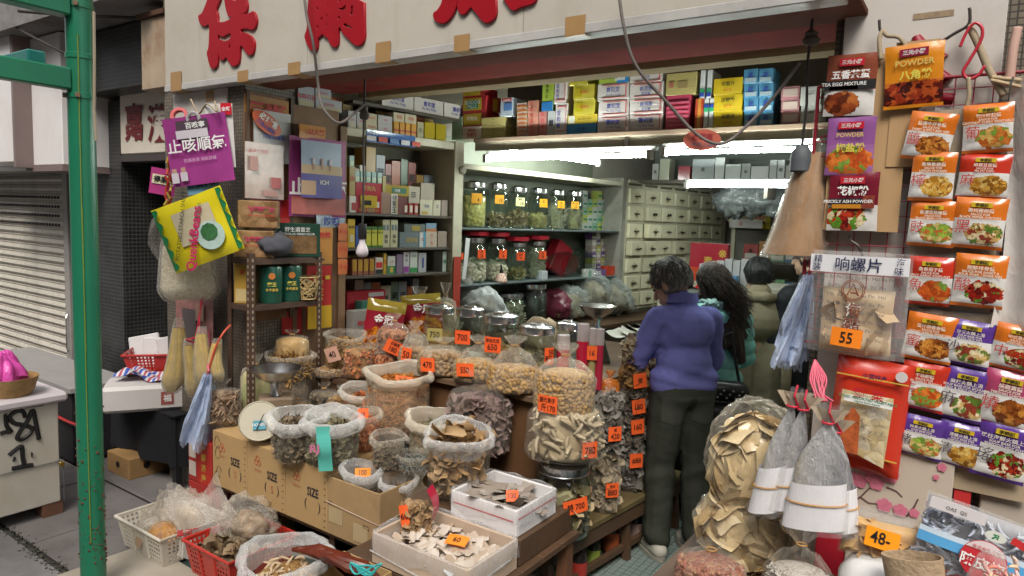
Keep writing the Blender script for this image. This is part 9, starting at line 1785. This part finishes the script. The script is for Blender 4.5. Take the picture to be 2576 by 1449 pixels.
TR=PM('dark_olive_trousers',(.048,.052,.040),.85,.25,7,bump=.9,bs=19,spec=.12)
def tr_x(c):return .009*math.sin(c.z*46+c.x*30)*max(0,1-c.z/.2)+.006*math.sin(c.z*50+c.y*40)*max(0,1-abs(c.z-.45)/.14)
tr_=blobm([('c',(-.065,-.01,.87),(.065,-.01,.87),.106,.106),('c',(-.075,0,.84),(-.095,.02,.45),.10,.08),('c',(-.095,.02,.45),(-.10,.0,.11),.08,.074),('c',(.075,0,.84),(.095,-.01,.45),.10,.08),('c',(.095,-.01,.45),(.10,-.05,.11),.08,.074)],.0095,7,folds(.009,(6,6,8),6,tr_x))
ob('trousers',tr_,TR,man);patch(man,tr_,'back_pocket',.02,.15,.74,.87,PM('olive_pocket',(.056,.061,.047),.85,.2,9));patch(man,tr_,'back_pocket',-.15,-.02,.74,.87,PM('olive_pocket',(.056,.061,.047),.85,.2,9))
for s,y in((-1,.0),(1,-.05)):
 o=ob('shoe',blobm([('c',(s*.105,y-.05,.045),(s*.11,y+.08,.04),.042,.04),('e',(s*.112,y+.13,.035),(.042,.07,.034)),('c',(s*.105,y-.03,.08),(s*.105,y-.02,.1),.042,.04)],.007,5),PM('white_sneaker',(.46,.44,.38),.6,.15,20),man)
 ob('sole',MB().lathe([(.001,0),(.95,0),(1,.1),(.97,1),(.001,1)],24,M=Matrix.Translation((s*.108,y+.05,.001))@Matrix.Diagonal((.049,.15,.022,1))).mesh('s',True,ang=40),PM('grey_sole',(.25,.24,.2),.7),man)
wm=thing('person','woman in turquoise padded jacket with fur hood and long dark hair, seen from behind','person',(aD(1803,672,4.0).x,aD(1803,672,4.0).y,0),R(38))
hp,HW_=head_parts((-.01,.06,1.385),R(12),R(14),.95)
bp=hp+[('c',(0,.02,1.2),(0,.045,1.31),.055,.05),('e',(0,0,1.05),(.13,.08,.17)),('e',(0,0,.85),(.13,.09,.1)),('c',(-.15,.02,1.18),(-.21,.08,.98),.04,.036),('c',(-.21,.08,.98),(-.1,.27,.98),.034,.026),('c',(.15,.02,1.18),(.21,.06,.96),.04,.036),('c',(.21,.06,.96),(.1,.25,.96),.034,.026),('c',(-.08,0,.82),(-.085,0,.06),.07,.035),('c',(.08,0,.82),(.085,0,.06),.07,.035)]+hand((-.1,.27,.98),(.4,.9,-.2),(1,-.4,0),(0,.2,1),.9)+hand((.1,.25,.96),(-.4,.9,-.2),(-1,-.4,0),(0,.2,1),.9)
ob('body',blobm(bp,.0075,4),SKIN,wm)
JK=PM('turquoise_nylon',(.22,.56,.54),.38,.15,8,bump=.15,bs=120,spec=.45)
def quilt(c):return .016*abs(math.sin(c.z*38+.6*math.sin(c.x*9)))**.6
ob('padded_jacket',blobm([('e',(0,.0,1.1),(.175,.13,.15)),('e',(0,.0,.93),(.17,.135,.18)),('c',(-.11,.01,1.185),(.11,.01,1.185),.075,.075),('c',(-.15,.02,1.175),(-.215,.08,.97),.078,.07),('c',(-.215,.08,.97),(-.12,.24,.98),.066,.05),('c',(.15,.02,1.175),(.215,.06,.95),.078,.07),('c',(.215,.06,.95),(.12,.22,.96),.066,.05),('c',(-.07,0,.78),(.07,0,.78),.13,.13)],.009,6,folds(.006,(7,7,9),9,quilt)),JK,wm)
def fur(c):return .014*noise.noise(c*60)+.010*noise.noise(c*120)
ob('hood',blobm([('c',(-.09,-.07,1.235),(.0,-.125,1.21),.05,.055),('c',(.0,-.125,1.21),(.1,-.07,1.235),.055,.05),('e',(.02,-.12,1.13),(.10,.05,.09))],.009,4,folds(.006,(9,9,9),3)),JK,wm)
ob('fur_trim',blobm([('c',(-.11,-.03,1.26),(-.05,-.115,1.275),.032,.036),('c',(-.05,-.115,1.275),(.06,-.12,1.27),.036,.036),('c',(.06,-.12,1.27),(.125,-.04,1.24),.036,.03)],.006,1,fur),PM('pale_turquoise_fur',(.34,.55,.53),.95,.3,60),wm)
HRB=hair_mat('dark_brown_hair',(.012,.008,.007),(.07,.042,.03),.4)
def strand(c):return .0035*math.sin(34*math.atan2(c.x,c.y+.05)+5*math.sin(c.z*14))+.007*noise.noise(Vector((c.x*30,c.y*30,c.z*6)))
ob('hair',blobm([('e',(-.01,.035,1.42),(.09,.105,.1)),('e',(-.0,-.005,1.34),(.098,.088,.11)),('c',(.03,-.05,1.32),(.06,-.13,1.14),.088,.07),('c',(.06,-.13,1.14),(.12,-.15,.97),.068,.03),('c',(.0,-.09,1.22),(.02,-.15,1.06),.06,.035),('c',(.09,-.03,1.3),(.15,-.09,1.1),.04,.025),('c',(-.08,.0,1.3),(-.12,-.02,1.15),.045,.02)],.007,4,strand),HRB,wm)
st=MB();rs=random.Random(11)
for _ in range(620):
 a=rs.uniform(1.2,5.1);e=rs.uniform(.25,1.5);x,y,z=.094*math.sin(e)*math.sin(a)-.008,.106*math.sin(e)*math.cos(a)+.02,1.40+.105*math.cos(e);P=[];L=rs.uniform(.12,.33);w0=rs.uniform(0,6)
 for j in range(8):
  t=j/7;P.append((x*(1-.15*t)+.035*t+.08*t*t+.012*math.sin(w0+7*t)+.006*rs.uniform(-1,1),min(y,.03)-.13*t+.02*t*t*rs.uniform(-1,1)-.012,z-L*t))
 st.tube(P,[.002,.0024,.0024,.0022,.002,.0017,.0012,.0005],3,False)
ob('hair_strands',st.mesh('st',True,ang=0),HRB,[o for o in wm.children if o.name.startswith('hair')][0])['kind']='stuff'
ob('skirt',blobm([('c',(-.08,0,.72),(-.09,0,.2),.12,.13),('c',(.08,0,.72),(.09,0,.2),.12,.13)],.014,4,folds(.012,(9,9,3),5)),PM('black_wool',(.008,.008,.009),.9),wm)
for s in(-1,1):ob('shoe',blobm([('c',(s*.085,-.04,.05),(s*.085,.1,.035),.042,.034)],.01,3),BLK,wm)
hbg=thing('handbag','black studded handbag hanging at the hip of the woman in turquoise','handbag',(aD(1815,950,3.72).x,aD(1815,950,3.72).y,.62),R(25));ob('bag',blobm([('c',(-.13,0,.08),(.13,0,.08),.07,.07),('c',(-.1,0,.22),(.1,0,.22),.05,.05)],.012,4,folds(.008,(8,8,8),1)),PM('black_leather',(.010,.010,.011),.35),hbg)
stm=MB().lathe([(.001,-.004),(.006,-.002),(.006,.002),(.001,.003)],8,M=Matrix.Rotation(R(90),4,'X')).mesh('stud',True);stm.materials.append(STEEL())
for i in range(16):ob('stud',stm,None,hbg,(-.12+.016*i,-.066-.002*(i%2),.19+.02*(i%3)))
ob('strap',MB().tube([(-.1,0,.25),(-.04,.02,.5),(.04,.04,.53),(.1,.02,.25)],.009,6),BLK,hbg)
p3=thing('person','person with short black hair in taupe coat and leopard-trimmed shawl','person',(aD(1918,650,4.4).x,aD(1918,650,4.4).y,0),R(24))
hp,H3=head_parts((-.01,.05,1.41),R(10),R(20),.98)
ob('body',blobm(hp+[('c',(0,.0,1.2),(0,.03,1.33),.058,.055),('e',(0,0,1.0),(.14,.09,.25)),('c',(-.08,0,.8),(-.085,0,.06),.07,.035),('c',(.08,0,.8),(.085,0,.06),.07,.035),('c',(-.16,0,1.2),(-.2,.08,.95),.042,.036),('c',(-.2,.08,.95),(-.1,.25,.95),.034,.026),('c',(.16,0,1.2),(.2,.06,.95),.042,.036),('c',(.2,.06,.95),(.1,.24,.94),.034,.026)]+hand((-.1,.25,.95),(.4,.9,-.2),(1,-.4,0),(0,.2,1),.9)+hand((.1,.24,.94),(-.4,.9,-.2),(-1,-.4,0),(0,.2,1),.9),.0085,4),SKIN,p3)
hairm('hair',p3,H3,1.03,hair_mat('black_hair',(.008,.008,.009),(.03,.03,.032),.35),puff=.02,seed=8,lo=-.085)
TP=PM('taupe_wool',(.25,.215,.145),.95,.2,8,bump=.8,bs=20,spec=.1)
ob('coat',blobm([('e',(0,0,1.12),(.2,.14,.16)),('c',(-.13,0,1.2),(.13,0,1.2),.085,.085),('c',(-.1,0,.95),(-.1,0,.5),.13,.14),('c',(.1,0,.95),(.1,0,.5),.13,.14),('c',(-.17,0,1.19),(-.22,.08,.94),.08,.07),('c',(.17,0,1.19),(.22,.06,.94),.08,.07),('c',(-.22,.08,.94),(-.12,.23,.95),.065,.05),('c',(.22,.06,.94),(.12,.22,.94),.065,.05),('c',(0,-.02,1.22),(0,.0,1.3),.09,.075)],.011,6,folds(.012,(8,8,4),12)),TP,p3)
def leopard():
 m,t=mat('leopard_trim')
 if t is None:return m
 v=nd(t,'ShaderNodeTexVoronoi');v.inputs['Scale'].default_value=55;v.feature='DISTANCE_TO_EDGE';t.links.new(coords(t),v.inputs['Vector']);t.links.new(ramp(t,v.outputs['Distance'],[(.12,c4((.42,.38,.3))),(.2,c4((.02,.018,.016)))]).outputs[0],bsdf(t).inputs['Base Color']);bsdf(t).inputs['Roughness'].default_value=.9;return m
SHW=MB().sheet(lambda u,v:(.06+.19*math.sin(.4+u*1.9)+.02*math.sin(13*u),-.17+.26*u-.02*math.sin(9*v+6*u),1.27-.62*v-.05*(1-u)+.02*math.sin(11*u)),22,22)
ob('shawl',SHW.mesh('s',True,ang=0),TP,p3);ob('shawl_trim',MB().sheet(lambda u,v:(.06+.19*math.sin(.4+u*1.9)+.02*math.sin(13*u)+.004,-.175+.26*u-.02*math.sin(9+6*u),.655-.05*(1-u)+.02*math.sin(11*u)-.05*v),22,2).mesh('t',True),leopard(),p3)
ob('shawl_trim',MB().sheet(lambda u,v:(.06+.19*math.sin(2.3)+.05*u,.09-.02*math.sin(9*v+6)-.01,1.25-.6*v),3,16).mesh('t',True),leopard(),p3)
ob('collar_fold',blobm([('c',(-.07,-.06,1.28),(.02,-.095,1.29),.035,.04),('c',(.02,-.095,1.29),(.1,-.03,1.28),.04,.03)],.009,4,folds(.008,(12,12,12),2)),TP,p3)
for s in(-1,1):ob('shoe',blobm([('c',(s*.085,-.04,.05),(s*.085,.1,.035),.042,.034)],.01,3),BLK,p3)
p4=thing('person','person in dark buttoned jacket half hidden behind the hanging amber bag','person',(aD(2046,650,4.4).x,aD(2046,650,4.4).y,0),R(62))
hp,H4=head_parts((0,.04,1.545),R(12),R(10),1.0)
ob('body',blobm(hp+[('c',(0,.0,1.32),(0,.02,1.46),.06,.056),('e',(0,0,1.1),(.15,.1,.25)),('c',(-.09,0,.85),(-.09,0,.07),.08,.04),('c',(.09,0,.85),(.09,0,.07),.08,.04),('c',(-.18,0,1.3),(-.22,.05,1.03),.045,.04),('c',(-.22,.05,1.03),(-.14,.26,.98),.036,.028),('c',(.18,0,1.3),(.23,.04,1.03),.045,.04),('c',(.23,.04,1.03),(.14,.25,.98),.036,.028)]+hand((-.14,.26,.98),(.4,.9,-.2),(1,-.4,0),(0,.2,1))+hand((.14,.25,.98),(-.4,.9,-.2),(-1,-.4,0),(0,.2,1)),.0085,4),SKIN,p4);eyes(p4,H4,1.)
hairm('hair',p4,H4,1.03,hair_mat('black_hair',(.008,.008,.009),(.03,.03,.032),.35),puff=.015,seed=5,lo=-.06)
NV=PM('navy_black_jacket',(.010,.011,.016),.7,.2,9,bump=.2,bs=200)
ob('jacket',blobm([('e',(0,0,1.2),(.2,.14,.18)),('c',(-.1,0,1.0),(.1,0,1.0),.14,.14),('c',(-.14,0,1.3),(.14,0,1.3),.085,.085),('c',(-.18,0,1.29),(-.24,.05,1.02),.085,.075),('c',(-.24,.05,1.02),(-.15,.23,.99),.07,.05),('c',(.18,0,1.29),(.24,.04,1.02),.085,.075),('c',(.24,.04,1.02),(.15,.22,.99),.07,.05),('c',(0,0,1.34),(0,.015,1.41),.085,.07)],.011,6,folds(.01,(7,7,9),15)),NV,p4)
ob('trousers',blobm([('c',(-.09,0,.9),(-.095,0,.1),.11,.08),('c',(.09,0,.9),(.095,0,.1),.11,.08)],.013,5,folds(.01,(7,7,7),4)),NV,p4)
for i in range(4):ob('button',stm,None,p4,(-.14,.12-.004*i,1.3-.1*i),(0,0,R(-120)))
for s in(-1,1):ob('shoe',blobm([('c',(s*.09,-.04,.05),(s*.09,.1,.035),.042,.034)],.01,3),BLK,p4)
pp=man.matrix_basis@Vector((-.03,.4,.965));hs_=thing('white_bag','thin white plastic bag held open by the man','bag',(pp.x,pp.y,pp.z-.2),R(50));ob('bag',MB().sheet(lambda u,v:(.11*math.cos(2*math.pi*u)*(.8+.2*v)+.01*math.sin(5*v),.05*math.sin(2*math.pi*u)*(.6+.4*v)+.006*math.sin(20*u),.24*v),30,12).mesh('b',True,ang=0),WBAG,hs_)
# ================================================================== wording for look-alikes, letters
ORD=('first','second','third','fourth','fifth','sixth','seventh','eighth','ninth','tenth','eleventh','twelfth')
sets={}
for o in SC.objects:
 if o.parent is None and 'group' in o and 'label' in o:sets.setdefault((o['group'],o['label']),[]).append(o)
for(g,l),L in sets.items():
 if not 2<=len(L)<=12 or 'string' in g:continue
 cols={}
 for o in L:
  k=next((c for c in cols if(Vector((o.location.x,o.location.y))-Vector(c)).length<.045),None)
  if k is None:k=(o.location.x,o.location.y);cols[k]=[]
  cols[k].append(o)
 wall=abs(max(c[1] for c in cols)-min(c[1] for c in cols))>abs(max(c[0] for c in cols)-min(c[0] for c in cols))
 ref='doorway' if wall else 'wall cabinet'
 for i,c in enumerate(sorted(cols,key=lambda c:c[1] if wall else c[0])):
  st=sorted(cols[c],key=lambda o:o.location.z)
  for j,o in enumerate(st):
   a='' if len(st)==1 else('lowest' if j==0 else 'topmost' if j==len(st)-1 else ORD[j]+' up')
   b_='' if len(cols)==1 else(ORD[i]+(' from the '+ref if not a else ' column from the '+ref))
   sfx=a+' '+b_ if a and b_ else a or b_;wd=l.split()[:16-len(sfx.split())]
   while wd[-1].strip(',') in('in','on','the','of','a','with','and','one','beside','to','over','at','its','large','right','left','big'):wd.pop()
   o['label']=' '.join(wd).rstrip(',')+', '+sfx
flush_text()
bpy.context.view_layer.update()
